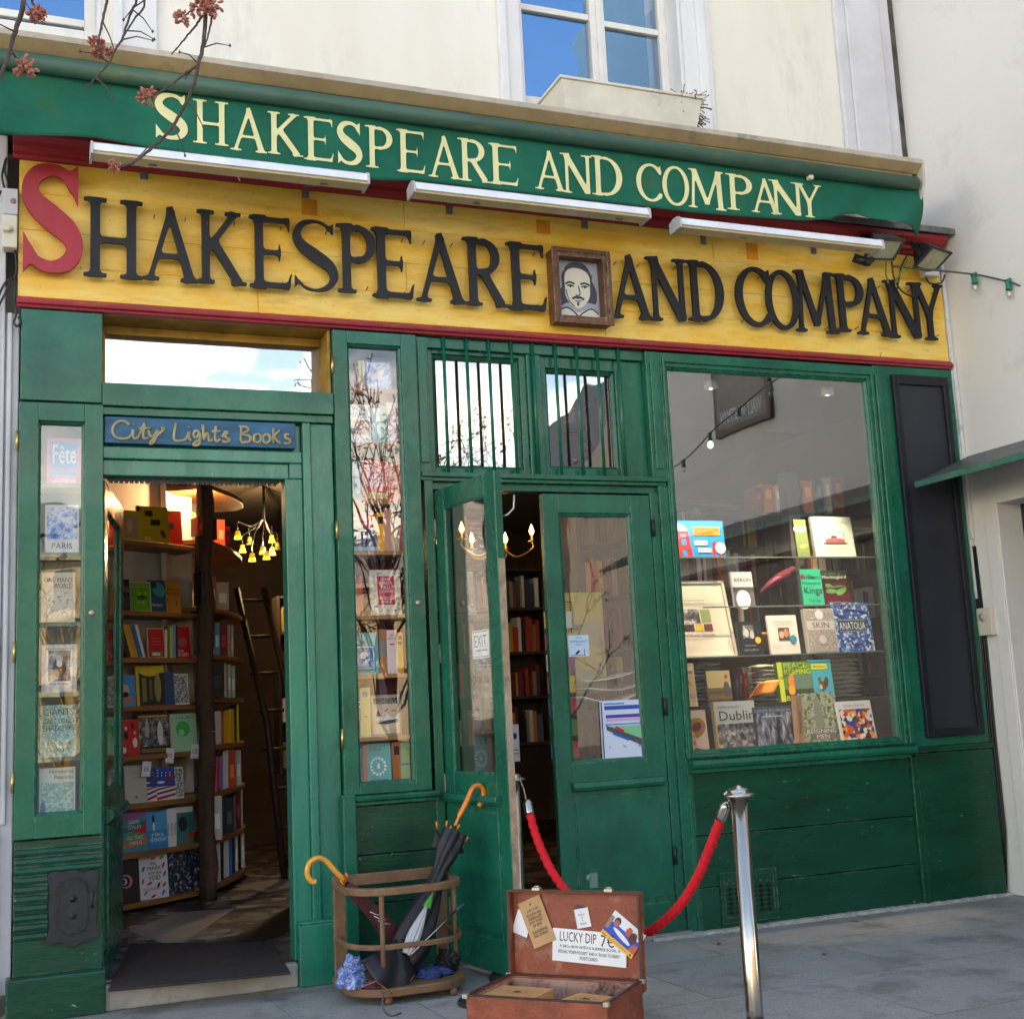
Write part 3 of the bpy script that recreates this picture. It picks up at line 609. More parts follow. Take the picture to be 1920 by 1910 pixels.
# cast iron plate
ip = thing('cast_iron_plate', 'black cast iron hatch with scalloped edge on the ribbed green base', 'hatch', (.265, -.05, .33))
P = crom([(.155, .33), (.20, .345), (.235, .33), (.27, .315), (.31, .335), (.36, .345), (.385, .36), (.372, .42), (.378, .5), (.372, .57), (.385, .64), (.36, .665), (.31, .655), (.27, .672), (.22, .665), (.175, .672), (.15, .645), (.162, .58), (.156, .5), (.162, .42), (.145, .36), (.155, .33)], 5)[:-1]
q = MB(); n = len(P); b0 = q.pts([(x, -.036, z) for x, z in P]); b1 = q.pts([(x, -.050, z) for x, z in P])
for i in range(n): q.face((b0+i, b0+(i+1) % n, b1+(i+1) % n, b1+i))
q.face([b1+i for i in range(n)])
IRON = mat('black_cast_iron', (.022, .024, .030), .45, metal=.3, var=.3, vscale=20, bump=.8, bscale=60, chips=.15, chipcol=(.2, .2, .22))
build('backplate', q, IRON, ip, bevel=.002)
def rrect(x0, x1, z0, z1, r, n=6):
    out = []
    for cx_, cz_, a0 in ((x1-r, z1-r, 0), (x0+r, z1-r, 90), (x0+r, z0+r, 180), (x1-r, z0+r, 270)):
        for k in range(n+1): t = R(a0+90*k/n); out.append((cx_+r*math.cos(t), cz_+r*math.sin(t)))
    return out
def slab(mb, P, y0, y1):
    n = len(P); b0 = mb.pts([(x, y0, z) for x, z in P]); b1 = mb.pts([(x, y1, z) for x, z in P])
    for i in range(n): mb.face((b0+i, b0+(i+1) % n, b1+(i+1) % n, b1+i))
    mb.face([b0+i for i in range(n)][::-1]); mb.face([b1+i for i in range(n)]); return mb
hd = MB(); slab(hd, rrect(.195, .335, .375, .635, .06), -.058, -.048)
for zc_ in (.54, .46): hd.lathe([(.0, -.012), (.006, -.010), (.008, 0), (.018, 0), (.018, .003)], (.265, -.0605, zc_), 14, 'y')
rim = rrect(.200, .330, .38, .63, .055); hd.tube([(x, -.059, z) for x, z in rim+[rim[0]]], .003, 5)
for s_, r_, a0, a1, zc_ in (('PARIS EAU', .045, 150, 30, .545), ('DE LA VILLE', .052, 150, 30, .575), ('SERVICE', .045, 210, 330, .455)):
    for k, ch in enumerate(s_):
        t = R(a0+(a1-a0)*k/(len(s_)-1)); cx_, cz_ = .265+r_*math.cos(t), zc_+r_*math.sin(t); rot = t-math.pi/2 if a0 < 180 else t+math.pi/2
        if ch != ' ':
            T = Matrix.Translation((cx_, -.0600, cz_)) @ Matrix.Rotation(-rot, 4, 'Y'); put_text(hd, ch, -.005, .005, -.007, .007, T)
build('hatch_door', hd, IRON, ip)
build('hinge', MB().box(.335, .372, -.062, -.05, .50, .56).tube([(.352, -.062, .49), (.352, -.062, .57)], .006, 8), IRON, ip)
# --- B: transom and left doorway
part('door_header', MB().box(.393, 1.60, -.055, .12, 2.968, 3.088).box(.393, 1.60, -.03, .12, 2.925, 2.966))
dF = MB(); dF.box(.397, 1.43, -.005, .12, 2.70, 2.765).box(.397, 1.36, .015, .12, 2.615, 2.699)
dF.box(1.336, 1.43, .0, .12, .12, 2.614).box(1.36, 1.43, .0, .12, 2.615, 2.699)
dF.box(1.43, 1.475, -.025, .12, .0005, 2.924); dF.box(1.475, 1.60, -.005, .12, .0005, 2.924); dF.box(.397, 1.43, .03, .12, 2.765, 2.924)
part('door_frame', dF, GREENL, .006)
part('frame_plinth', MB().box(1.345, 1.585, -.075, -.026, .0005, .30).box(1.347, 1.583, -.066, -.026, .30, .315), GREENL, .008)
part('guard_post', MB().box(1.585, 1.655, -.085, -.0455, .0005, .93), GREEN, .006)
OCH = mat('ochre_paint', (.42, .23, .03), .6, var=.4, vscale=6, bump=.5, bscale=25, dirt=.7, dirtcol=(.10, .06, .03))
tw = part('transom_window', frame_ring(MB(), .393, 1.603, 3.089, 3.462, .42, 1.585, 3.105, 3.415, .17, .24).box(1.585, 1.603, .0, .17, 3.089, 3.462).box(.393, 1.603, .0, .26, 3.463, 3.475), OCH)
build('glass', MB().box(.42, 1.585, .20, .204, 3.105, 3.415), GL_TRANS, tw)
# City Lights Books board
cl = thing('name_board', 'narrow dark blue board hand lettered over the left doorway', 'sign', (.9, -.02, 2.775))
build('board', MB().box(.405, 1.392, -.022, .029, 2.778, 2.918), mat('faded_blue_board', (.015, .10, .19), .55, var=.5, vscale=6, bump=.4, bscale=25, stretch=(.5, 1, 2), dirt=.6, dirtcol=(.02, .04, .07)), cl, bevel=.004)
lt = MB(); OLDG = mat('old_cream_lettering', (.36, .31, .17), .6, var=.3, vscale=20)
SCR = [ # strokes in board units (x across 0..10.6, z 0..1)
 [(1.15, .8), (.95, .95), (.6, .98), (.3, .75), (.2, .45), (.35, .15), (.7, .05), (1.1, .12), (1.3, .35), (1.35, .55), (1.35, .2), (1.5, .08), (1.7, .25)], [(1.36, .8), (1.38, .83)],
 [(1.7, .25), (2.0, .95), (1.9, .3), (2.0, .1), (2.2, .15)], [(1.65, .62), (2.4, .68)], [(2.2, .55), (2.3, .25), (2.5, .25), (2.75, .6), (2.6, .1), (2.4, -.15), (2.3, -.1), (2.6, .2), (3.1, .65), (2.9, .7)],
 [(3.75, .98), (3.65, .1), (4.2, .08), (4.4, .3), (4.5, .55), (4.5, .15), (4.65, .1)], [(4.5, .78), (4.53, .8)], [(5.1, .55), (4.85, .6), (4.75, .35), (4.95, .25), (5.1, .5), (5.1, -.05), (4.9, -.18), (4.75, -.1), (5.2, .2)],
 [(5.3, .95), (5.35, .1), (5.45, .45), (5.6, .45), (5.65, .1), (5.85, .15)], [(6.05, .9), (6.0, .2), (6.15, .08), (6.3, .2)], [(5.8, .6), (6.3, .64)], [(6.4, .3), (6.6, .6), (6.75, .55), (6.55, .4), (6.85, .15), (6.6, .05), (6.4, .1)],
 [(7.55, .95), (7.5, .08)], [(7.4, .92), (7.85, .9), (7.95, .72), (7.6, .52), (8.05, .4), (8.0, .12), (7.5, .05)], [(8.5, .55), (8.3, .45), (8.3, .15), (8.5, .08), (8.7, .25), (8.65, .5), (8.5, .55)],
 [(9.05, .55), (8.85, .45), (8.85, .15), (9.05, .08), (9.25, .25), (9.2, .5), (9.05, .55)], [(9.45, .9), (9.45, .05)], [(9.85, .8), (9.5, .42), (9.9, .05)], [(10.4, .6), (10.15, .55), (10.2, .38), (10.45, .28), (10.4, .1), (10.05, .08)]]
for st in SCR:
    C_ = crom(st, 4) if len(st) > 2 else st
    lt.tube([(.425+x/10.6*.95, -.0235, 2.795+z*.10) for x, z in C_], .0085, 6)
build('lettering', lt, OLDG, cl)
# left leaf, opened inwards
def door_leaf(name, w, z0, z1, gx0, gx1, gz0, gz1, glassm, label, m=GREEN, t=.045):
    """leaf built in local coordinates: x 0..w, y 0..t, placed afterwards with an Empty-free transform"""
    lf = frame_ring(MB(), 0, w, z0, z1, gx0, gx1, gz0, gz1, 0, t); moulding(lf, gx0, gx1, gz0, gz1, .008, .016, .012)
    return lf
def xf(mb, T):
    mb.v = [T @ v for v in mb.v]; return mb
T1 = Matrix.Translation((.412, .06, 0)) @ Matrix.Rotation(R(90-10.2), 4, 'Z')
lf = door_leaf('door', .90, .135, 2.60, .14, .78, 1.02, 2.46, GL_DOOR, ''); lf.box(.12, .80, -.01, 0, .25, .85); lf.extr_x([(0, .86), (-.035, .88), (-.045, .905), (-.03, .93), (0, .935)], .06, .84)
d1 = part('door', xf(lf, T1), GREEN, .004, label='left door leaf folded inwards')
build('glass', xf(MB().box(.15, .77, .02, .024, 1.03, 2.45), T1), glass('leaf_glass', .20, wav=.0008), d1)
gb = MB(); a, b_ = F(213, 903, .16), F(528, 903, .16); zg = (a[2]+b_[2])/2; gb.box(.43, 1.33, .15, .17, zg-.004, zg+.018)
for i in range(34): gb.box(.44+i*.026, .459+i*.026, .155, .165, zg-.016, zg-.005)
part('roller_grille', gb, mat('grey_grille', (.30, .29, .28), .5, metal=.3), .001)
# --- C: narrow glazed bookcase door
a = frame_ring(MB(), 1.606, 2.088, .925, 3.455, 1.688, 1.998, .975, 3.382, -.045, .02); moulding(a, 1.688, 1.998, .975, 3.382, -.033, .014)
cC = part('display_case', a)
build('glass', MB().box(1.69, 1.996, -.005, -.001, .977, 3.38), GL_CASE, cC)
WINEL = mat('wine_red_lining', (.16, .012, .018), .7, var=.3, vscale=3)
build('case_lining', MB().box(1.62, 2.07, .27, .28, .9, 3.45).box(1.62, 1.65, .021, .27, .9, 3.45).box(2.035, 2.07, .021, .27, .9, 3.45), WINEL, cC)
SHZ = {}
sh = MB()
for k, (px, py) in enumerate(((700, 730), (705, 831), (708, 938), (712, 1033), (716, 1153), (722, 1263), (728, 1379), (730, 1467))):
    z = F(px, py, .04)[2]; SHZ[k] = z; sh.box(1.651, 2.034, .025, .269, z-.022, z)
build('shelf', sh, SHELF, cC)
build('lock', MB().lathe([(.0, -.006), (.014, -.006), (.017, 0)], (2.045, -.045, 1.93), 16, 'y'), mat('lock_metal', (.42, .33, .25), .4, metal=.7), cC)
for z in (3.25, 2.33, 1.22): build('hinge', MB().tube([(1.60, -.05, z-.05), (1.60, -.05, z+.05)], .008, 8), BRASS, cC)
part('rail_moulding', MB().extr_x([(-.0, .868), (-.05, .868), (-.05, .885), (-.075, .893), (-.078, .915), (-.05, .922), (0, .922)], 1.656, 2.12))
pn = MB()
for z0, z1 in ((.0, .14), (.145, .36), (.365, .608), (.613, .862)): pn.box(1.60, 2.115, -.02, .08, z0+.0005, z1)
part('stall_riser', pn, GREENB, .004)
build('paint_blob', MB().lathe([(.0, -.004), (.010, -.003), (.014, 0)], (1.86, -.02, .60), 12, 'y'), GREENB, sf)
# --- D: centre posts, barred transoms, entrance
part('mullion', MB().box(2.115, 2.165, -.02, .12, .0005, 2.62).box(2.092, 2.165, -.02, .12, 2.62, 3.455).box(2.10, 2.15, -.032, -.02, 2.72, 3.43))
part('entrance_header', MB().box(2.10, 3.68, -.035, .12, 2.640, 2.668).box(2.13, 3.655, -.015, .12, 2.618, 2.640).box(2.165, 3.62, .02, .12, 2.575, 2.618))
part('entrance_jamb', MB().box(3.545, 3.60, .0, .12, .0005, 2.575).box(3.60, 3.66, -.02, .12, .0005, 2.617))
TFw = MB(); TFw.box(2.165, 3.56, .0, .12, 3.40, 3.462)
frame_ring(TFw, 2.165, 2.785, 2.668, 3.40, 2.205, 2.745, 2.705, 3.375, .03, .11); frame_ring(TFw, 2.875, 3.56, 2.668, 3.40, 2.915, 3.375, 2.72, 3.33, .03, .11)
TFw.box(2.785, 2.875, .01, .12, 2.668, 3.40)
moulding(TFw, 2.205, 2.745, 2.705, 3.375, .05, .02); moulding(TFw, 2.915, 3.375, 2.72, 3.33, .05, .02)
tfr = part('barred_transom', TFw)
build('glass', MB().box(2.207, 2.743, .082, .086, 2.707, 3.373).box(2.917, 3.373, .082, .086, 2.722, 3.328), GL_BAR, tfr)
for px in (833, 876, 918, 960, 1000, 1042, 1082, 1121, 1160):
    x = F(px, 665, -.02)[0]; build('window_bar', MB().tube([(x, -.012, 2.672), (x, -.012, 3.46)], .0105, 8), GREEN, tfr)
# right leaf, closed
lf = frame_ring(MB(), 2.835, 3.540, .035, 2.56, 2.935, 3.408, 1.005, 2.448, .0, .045); moulding(lf, 2.935, 3.408, 1.005, 2.448, .008, .022)
lf.extr_x([(0, .845), (-.035, .855), (-.048, .875), (-.04, .90), (0, .905)], 2.92, 3.50); lf.box(2.945, 3.47, -.008, 0, .23, .82); lf.box(2.835, 3.54, -.012, 0, .035, .20)
dR = part('door', lf, GREEN, .004, label='closed right leaf of the entrance')
build('glass', MB().box(2.937, 3.406, .025, .029, 1.007, 2.446), GL_DOOR, dR)
for z in (2.36, 1.30, .45): build('hinge', MB().tube([(3.548, -.012, z-.05), (3.548, -.012, z+.05)], .013, 8), BLKPL, dR)
build('lock', MB().lathe([(0, -.004), (.016, -.004), (.02, 0)], (F(1103, 1645, 0)[0], -.008, F(1103, 1645, 0)[2]), 12, 'y').box(3.0, 3.05, -.01, -.008, .32, .40), mat('lock_plate', (.20, .33, .28), .35, metal=.4), dR)
# left leaf, standing open towards the street
hx, hy, ex_, ey_ = 2.173, -.012, 2.285, -.60; ang = math.atan2(ey_-hy, ex_-hx); Lw = math.hypot(ex_-hx, ey_-hy)+.045
T2 = Matrix.Translation((hx, hy, 0)) @ Matrix.Rotation(ang, 4, 'Z')
lf = frame_ring(MB(), 0, Lw, .035, 2.56, .10, Lw-.11, 1.005, 2.448, 0, .045)
moulding(lf, .10, Lw-.11, 1.005, 2.448, .001, .012, .003)
lf.extr_x([(0, .845), (-.03, .855), (-.042, .875), (-.035, .90), (0, .905)], .03, Lw-.07); lf.box(.1, Lw-.1, -.008, 0, .23, .82); lf.box(0, Lw, -.012, 0, .035, .20)
dL = part('door', xf(lf, T2), GREEN, .004, label='left leaf of the entrance standing open')
build('glass', xf(MB().box(.102, Lw-.112, .005, .009, 1.007, 2.446), T2), glass('open_leaf_glass', .10, wav=.0008), dL)
build('edge_strip', xf(MB().box(Lw, Lw+.004, .004, .041, .04, 2.1), T2), mat('worn_bare_edge', (.42, .30, .20), .6, var=.4, vscale=14, dirt=.5), dL)
build('lock', xf(MB().box(Lw+.004, Lw+.008, .01, .035, 1.05, 1.28).box(Lw+.004, Lw+.022, .015, .03, 1.17, 1.20), T2), mat('lock_steel', (.5, .48, .44), .35, metal=.8), dL)
build('latch_hook', xf(MB().tube([(Lw-.03, .045, 2.32), (Lw+.0, .075, 2.33), (Lw+.02, .10, 2.36), (Lw+.03, .10, 2.43)], .006, 6), T2), mat('lock_steel', (.5, .48, .44), .35, metal=.8), dL)
for z in (2.35, 1.65, .95, .3): build('hinge', xf(MB().tube([(-.01, -.0, z-.05), (-.01, -.0, z+.05)], .012, 8), T2), mat('worn_bare_edge', (.42, .30, .20), .6), dL)
build('threshold', MB().box(2.15, 3.62, -.04, .10, .0005, .03), mat('threshold_stone', (.25, .24, .23), .8, var=.2, vscale=8), sf, bevel=.006)
# --- E: big window
part('mullion', MB().box(3.56, 3.66, -.03, .12, 2.668, 3.455).box(3.585, 3.635, -.042, -.03, 2.72, 3.43))
part('corner_stile', MB().box(3.661, 3.69, -.02, .12, .0005, .984))
a = frame_ring(MB(), 3.661, 5.255, .985, 3.455, 3.70, 5.205, 1.02, 3.365, -.03, .05); moulding(a, 3.70, 5.205, 1.02, 3.365, -.03+.01, .018)
frame_ring(a, 3.668, 5.248, .992, 3.44, 3.685, 5.225, 1.005, 3.39, -.045, -.03)
bw = part('display_window', a)
build('glass', MB().box(3.702, 5.203, .0, .006, 1.022, 3.363), GL_BIG, bw)
part('window_sill', MB().extr_x([(0, .905), (-.05, .905), (-.05, .925), (-.075, .935), (-.085, .955), (-.07, .975), (-.03, .984), (0, .984)], 3.675, 5.29))
pn = MB(); zl1 = F(1447, 1553)[2]; zl2 = F(1580, 1633)[2]
for z0, z1 in ((.0, zl2-.003), (zl2+.002, zl1-.003), (zl1+.002, .904)): pn.box(3.69, 5.25, -.022, .08, z0+.0005, z1)
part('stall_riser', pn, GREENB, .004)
# --- F: right pilaster
part('pilaster', MB().box(5.255, 5.905, -.035, .12, .965, 3.463).box(5.255, 5.30, -.055, -.035, .99, 3.40), GREEN, .006)
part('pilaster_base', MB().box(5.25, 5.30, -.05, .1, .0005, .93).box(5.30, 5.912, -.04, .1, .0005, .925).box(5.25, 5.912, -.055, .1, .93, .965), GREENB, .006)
bb = thing('menu_board', 'tall blank charcoal board with a raised frame on the right pilaster', 'notice board', (5.62, -.05, 1.02))
a = frame_ring(MB(), 5.385, 5.845, 1.02, 3.40, 5.43, 5.80, 1.07, 3.335, -.068, -.036)
build('frame', a, BLACKP, bb, bevel=.005)
build('panel', MB().box(5.43, 5.80, -.046, -.036, 1.07, 3.335), mat('charcoal_panel', (.020, .022, .033), .5, var=.2, vscale=4, bump=.2), bb)
# vent
vg = thing('ventilation_grille', 'green painted grille with black crosses for shaded holes in the panel under the big window', 'vent', (F(1402, 1700)[0], -.03, .1))
p0, p1 = F(1358, 1725, -.03), F(1450, 1625, -.03); vx0, vx1, vz0, vz1 = p0[0], p1[0], .04, p1[2]
gr = MB(); gr.box(vx0-.01, vx1+.01, -.034, -.0225, vz0, vz1)
frame_ring(gr, vx0-.012, vx1+.012, vz0, vz1, vx0+.012, vx1-.012, vz0+.035, vz1-.03, -.038, -.034)
xm_, zm_ = (vx0+vx1)/2, vz1-.055
for i in range(14): x_ = vx0+.03+(vx1-vx0-.06)*i/13; gr.lathe([(0, -.005), (.007, -.002), (.009, 0)], (x_, -.034, zm_+(.012 if i % 2 else -.012)), 8, 'y')
cr_m = MB(); n_c, n_r = 6, 6; x0_, x1_, z0_, z1_ = vx0+.022, vx1-.022, vz0+.045, vz1-.085
for i in range(n_c):
    for j in range(n_r):
        cx_, cz_ = x0_+(x1_-x0_)*(i+.5)/n_c, z0_+(z1_-z0_)*(j+.5)/n_r; a_, b_2 = (x1_-x0_)/n_c*.40, (z1_-z0_)/n_r*.40
        cr_m.box(cx_-a_, cx_+a_, -.0352, -.0343, cz_-b_2*.38, cz_+b_2*.38); cr_m.box(cx_-a_*.38, cx_+a_*.38, -.0355, -.0346, cz_-b_2, cz_+b_2)  # plate is solid: raised black crosses paint the shade of open holes
build('hole_shade_crosses', cr_m, mat('painted_hole_shade', (.004, .004, .004), 1), vg)
build('grating', gr, GREENB, vg)

# ================================================================ SIGN
sg = thing('shop_sign', 'long yellow painted fascia sign with raised letters and crimson mouldings', 'sign', (2.94, 0, 3.47))
def yellow():
    m = bpy.data.materials.new('weathered_yellow_paint'); m.use_nodes = True; n, l = m.node_tree.nodes, m.node_tree.links; b = n['Principled BSDF']
    g = n.new('ShaderNodeNewGeometry'); mp_ = n.new('ShaderNodeMapping'); mp_.inputs['Scale'].default_value = (.7, 1, 3.2); l.new(g.outputs['Position'], mp_.inputs[0])
    def ns(sc, d=5, r=.6, v=None):
        x = n.new('ShaderNodeTexNoise'); x.inputs['Scale'].default_value = sc; x.inputs['Detail'].default_value = d; x.inputs['Roughness'].default_value = r; l.new(v or mp_.outputs[0], x.inputs[0]); return x.outputs[0]
    def rp(i, a, b_, c=0., d=1.):
        x = n.new('ShaderNodeMapRange'); l.new(i, x.inputs[0]); x.inputs[1].default_value = a; x.inputs[2].default_value = b_; x.inputs[3].default_value = c; x.inputs[4].default_value = d; return x.outputs[0]
    def mixc(f, a, b_):
        x = n.new('ShaderNodeMixRGB'); l.new(f, x.inputs[0])
        for k, c in ((1, a), (2, b_)):
            if isinstance(c, tuple): x.inputs[k].default_value = (*c, 1)
            else: l.new(c, x.inputs[k])
        return x.outputs[0]
    c = mixc(rp(ns(1.6), .38, .62), (.90, .49, .03), (.94, .67, .17))
    c = mixc(rp(ns(6, 7, .7), .50, .70, 0, .5), c, (.66, .31, .015))
    c = mixc(rp(ns(3.1, 8, .75), .54, .66, 0, .55), c, (.80, .66, .28))
    c = mixc(rp(ns(22, 6, .8, g.outputs['Position']), .64, .68, 0, .7), c, (.16, .09, .03))
    c = mixc(rp(ns(9, 8, .8), .61, .68, 0, .55), c, (.30, .17, .05))
    l.new(c, b.inputs['Base Color']); b.inputs['Roughness'].default_value = .5; b.inputs['Coat Weight'].default_value = .1
    bp = n.new('ShaderNodeBump'); bp.inputs['Distance'].default_value = .006; l.new(ns(8, 9, .7), bp.inputs['Height']); l.new(bp.outputs[0], b.inputs['Normal']); return m
YEL = yellow()
bd = MB(); zs = [3.525, 3.70, 3.885, 4.085, 4.262]
for i in range(4):
    xb = -.018
    for xe in ([2.05, 4.1, 5.903] if i % 2 else [1.2, 3.3, 5.903]):
        bd.box(xb, xe-.0015, -.03+.0012*(i % 2), .0, zs[i]+.0007, zs[i+1]-.0007); xb = xe+.0015
bd.box(-.018, 5.903, -.022, .0, 3.52, 4.27)
build('board', bd, YEL, sg, bevel=.0009, seg=1)
build('lower_moulding', MB().extr_x([(0, 3.466), (-.045, 3.466), (-.05, 3.478), (-.066, 3.482), (-.070, 3.494), (-.056, 3.500), (-.058, 3.508), (-.046, 3.516), (-.035, 3.524), (0, 3.524)], -.022, 5.907), REDP, sg, bevel=.002)
co = MB().extr_x([(0, 4.262), (-.045, 4.262), (-.05, 4.28), (-.075, 4.29), (-.078, 4.315), (-.11, 4.33), (-.135, 4.355), (-.14, 4.384), (0, 4.384)], -.05, 5.907)
build('cornice', co, DKREDP, sg, bevel=.003)
LET = [('S', 40, 156, 307, 512), ('H', 157, 268, 372, 520), ('A', 267, 372, 386, 528), ('K', 370, 462, 394, 534), ('E', 468, 547, 404, 541), ('S', 550, 634, 412, 545), ('P', 632, 706, 420, 549), ('E', 698, 776, 427, 559), ('A', 780, 873, 436, 568), ('R', 870, 956, 446, 574), ('E', 952, 1024, 455, 582),
       ('A', 1144, 1222, 476, 598), ('N', 1214, 1290, 482, 602), ('D', 1290, 1358, 489, 603), ('C', 1381, 1448, 500, 611), ('O', 1438, 1500, 506, 617), ('M', 1491, 1570, 508, 623), ('P', 1566, 1622, 514, 622), ('A', 1606, 1672, 520, 629), ('N', 1662, 1730, 526, 634), ('Y', 1714, 1773, 531, 637)]
LY = -.095
REDL = mat('faded_crimson_letter', (.37, .016, .034), .5, var=.2, vscale=4, bump=.5, bscale=25, stretch=(2, 1, .4))
pins = MB()
for i, (ch, xa, xb, ya, yb) in enumerate(LET):
    xm, ym = (xa+xb)/2, (ya+yb)/2; x0, x1 = F(xa, ym, LY)[0], F(xb, ym, LY)[0]; z1, z0 = F(xm, ya, LY)[2], F(xm, yb, LY)[2]
    me, lo, hi = letter_mesh(ch, .022 if i else .028, .06, (-.034 if ch == 'S' else -.005) if i else .006, .0)
    sx, sz = (x1-x0)/(hi[0]-lo[0]), (z1-z0)/(hi[1]-lo[1]); dth = .024
    lb = MB(); M_ = Matrix(((sx, 0, 0, x0-lo[0]*sx), (0, 0, 1, LY+.012+(.0018 if i % 2 else 0)), (0, sz, 0, z0-lo[1]*sz), (0, 0, 0, 1)))
    lb.mesh(me, M_)
    o = build('letter', lb, REDL if i == 0 else BLACKP, sg, bevel=.0022, seg=1, label='oversized crimson initial letter' if i == 0 else None)
    for q_ in range(4):
        px_ = x0+(x1-x0)*(.22 if q_ % 2 else .78); pz = z0+(z1-z0)*(.12 if q_ < 2 else .88)
        pins.tube([(px_, LY+.02, pz), (px_+.002, -.028, pz-.004)], .0028, 5)
build('fixing_pin', pins, DKMET, sg)
# orange touch-up patches
for (xa, ya, xb, yb) in ((565, 372, 595, 405), (1005, 412, 1032, 440), (1398, 455, 1422, 488)):
    a, b_ = F(xa, ya, -.031), F(xb, yb, -.031); build('paint_patch', MB().box(a[0], b_[0], -.0325, -.0312, b_[2], a[2]), mat('orange_paint', (.70, .24, .012), .55, var=.15, vscale=12), sg)
# framed portrait
fp = thing('framed_portrait', 'worn wooden box frame with a drawn bearded face between the sign words', 'picture', (F(1088, 612, -.12)[0], -.06, F(1088, 612, -.12)[2]))
a, b_ = F(1042, 600, -.125), F(1142, 484, -.125); fx0, fx1, fz0, fz1 = a[0], b_[0]-.005, a[2]-.005, b_[2]+.03
fr = frame_ring(MB(), fx0, fx1, fz0, fz1, fx0+.042, fx1-.042, fz0+.042, fz1-.042, -.128, -.032)
frame_ring(fr, fx0-.008, fx1+.008, fz0-.008, fz1+.008, fx0+.018, fx1-.018, fz0+.018, fz1-.018, -.140, -.128)
build('frame', fr, mat('peeling_brown_frame', (.14, .06, .025), .5, var=.4, vscale=12, wear=1.0, wearcol=(.65, .62, .55), bump=.9, bscale=40), fp, bevel=.004)
dr = MB(); ix0, ix1, iz0, iz1 = fx0+.042, fx1-.042, fz0+.042, fz1-.042; iw, ih = ix1-ix0, iz1-iz0
def pp(u, v, y=-.052): return (ix0+iw*u, y, iz0+ih*v)
def shp(mb, UV, y, m):
    mb.mat(m); mb.poly([pp(u, v, y) for u, v in UV])
dr.mat(mat('aged_print_paper', (.34, .38, .45), .6)); dr.poly([pp(0, 0, -.050), pp(1, 0, -.050), pp(1, 1, -.050), pp(0, 1, -.050)])
FACE = mat('print_ivory', (.70, .68, .58), .6); HAIR = mat('print_dark', (.05, .06, .09), .6)
shp(dr, crom([(.16, .55), (.06, .42), (.10, .22), (.26, .28), (.74, .30), (.92, .30), (.95, .5), (.86, .68), (.84, .8), (.5, .93), (.18, .8), (.16, .55)], 4)[:-1], -.0505, HAIR)
shp(dr, [(.02, 0), (.04, .12), (.24, .22), (.5, .12), (.78, .22), (.97, .12), (1, 0)], -.051, FACE)
shp(dr, crom([(.22, .55), (.23, .40), (.34, .26), (.50, .19), (.66, .26), (.78, .40), (.80, .55), (.80, .75), (.68, .91), (.5, .96), (.34, .91), (.23, .75), (.22, .55)], 4)[:-1], -.0515, FACE)
shp(dr, crom([(.20, .74), (.24, .88), (.36, .965), (.52, .985), (.70, .955), (.80, .86), (.83, .72), (.74, .82), (.60, .875), (.44, .885), (.30, .84), (.20, .74)], 4)[:-1], -.0518, HAIR)
dr.mat(HAIR)
for st, r_ in (([(.24, .60), (.33, .635), (.44, .61)], .008), ([(.58, .61), (.68, .635), (.79, .60)], .008), ([(.28, .57), (.35, .585), (.42, .565)], .006), ([(.60, .565), (.68, .585), (.74, .57)], .006),
               ([(.53, .58), (.56, .45), (.50, .41), (.46, .425)], .005), ([(.38, .355), (.46, .385), (.50, .37), (.55, .385), (.64, .35)], .010), ([(.44, .325), (.50, .315), (.57, .325)], .005), ([(.50, .29), (.50, .245)], .010),
               ([(.24, .5), (.30, .33), (.42, .22)], .004), ([(.04, .12), (.24, .20), (.42, .12), (.5, .06), (.6, .12), (.8, .20), (.96, .12)], .006)):
    dr.tube([pp(u, v, -.0525) for u, v in crom(st, 4)], r_*.7, 5)
for u in (.35, .68): dr.lathe([(0, -.002), (.007, 0)], pp(u, .563, -.0525), 10, 'y')
build('portrait', dr, None, fp, fixn=False)
# ================================================================ AWNING
aw = thing('awning', 'rolled green fabric awning with pale serif lettering above the yellow sign', 'awning', (2.6, -.38, 4.6))
AY = -.40
tL, tR = F(-40, 104, -.455), F(1716, 345, -.455)
TUBEM = mat('weathered_green_tube', (.018, .075, .055), .5, var=.35, vscale=5, bump=.3, col2=(.05, .13, .09), dirt=.6, dirtcol=(.16, .17, .03), stretch=(.4, 1, 1))
build('roller_tube', MB().tube([tL, (tL+tR)/2, tR], .046, 20), TUBEM, aw)
build('tube_cap', MB().tube([tR, tR+np.array([.012, 0, 0])], .030, 16), mat('grey_cap', (.5, .5, .5), .5), aw)
FAB = mat('green_awning_fabric', (.004, .125, .078), .75, var=.25, vscale=2.2, bump=.4, bscale=120, spec=.2, dirt=.5, dirtcol=(.05, .11, .04))
HEM = [(-60, 243), (0, 250), (100, 257), (180, 262), (300, 284), (400, 300), (560, 324), (700, 340), (780, 341), (900, 355), (1000, 367), (1220, 391), (1300, 401), (1430, 411), (1500, 416), (1550, 414), (1585, 402), (1610, 400), (1640, 413), (1675, 425), (1705, 432), (1733, 438)]
hx_ = np.array([F(a, b_, AY)[0] for a, b_ in HEM]); hz_ = np.array([F(a, b_, AY)[2] for a, b_ in HEM])
XL, XR = hx_[0], hx_[-1]
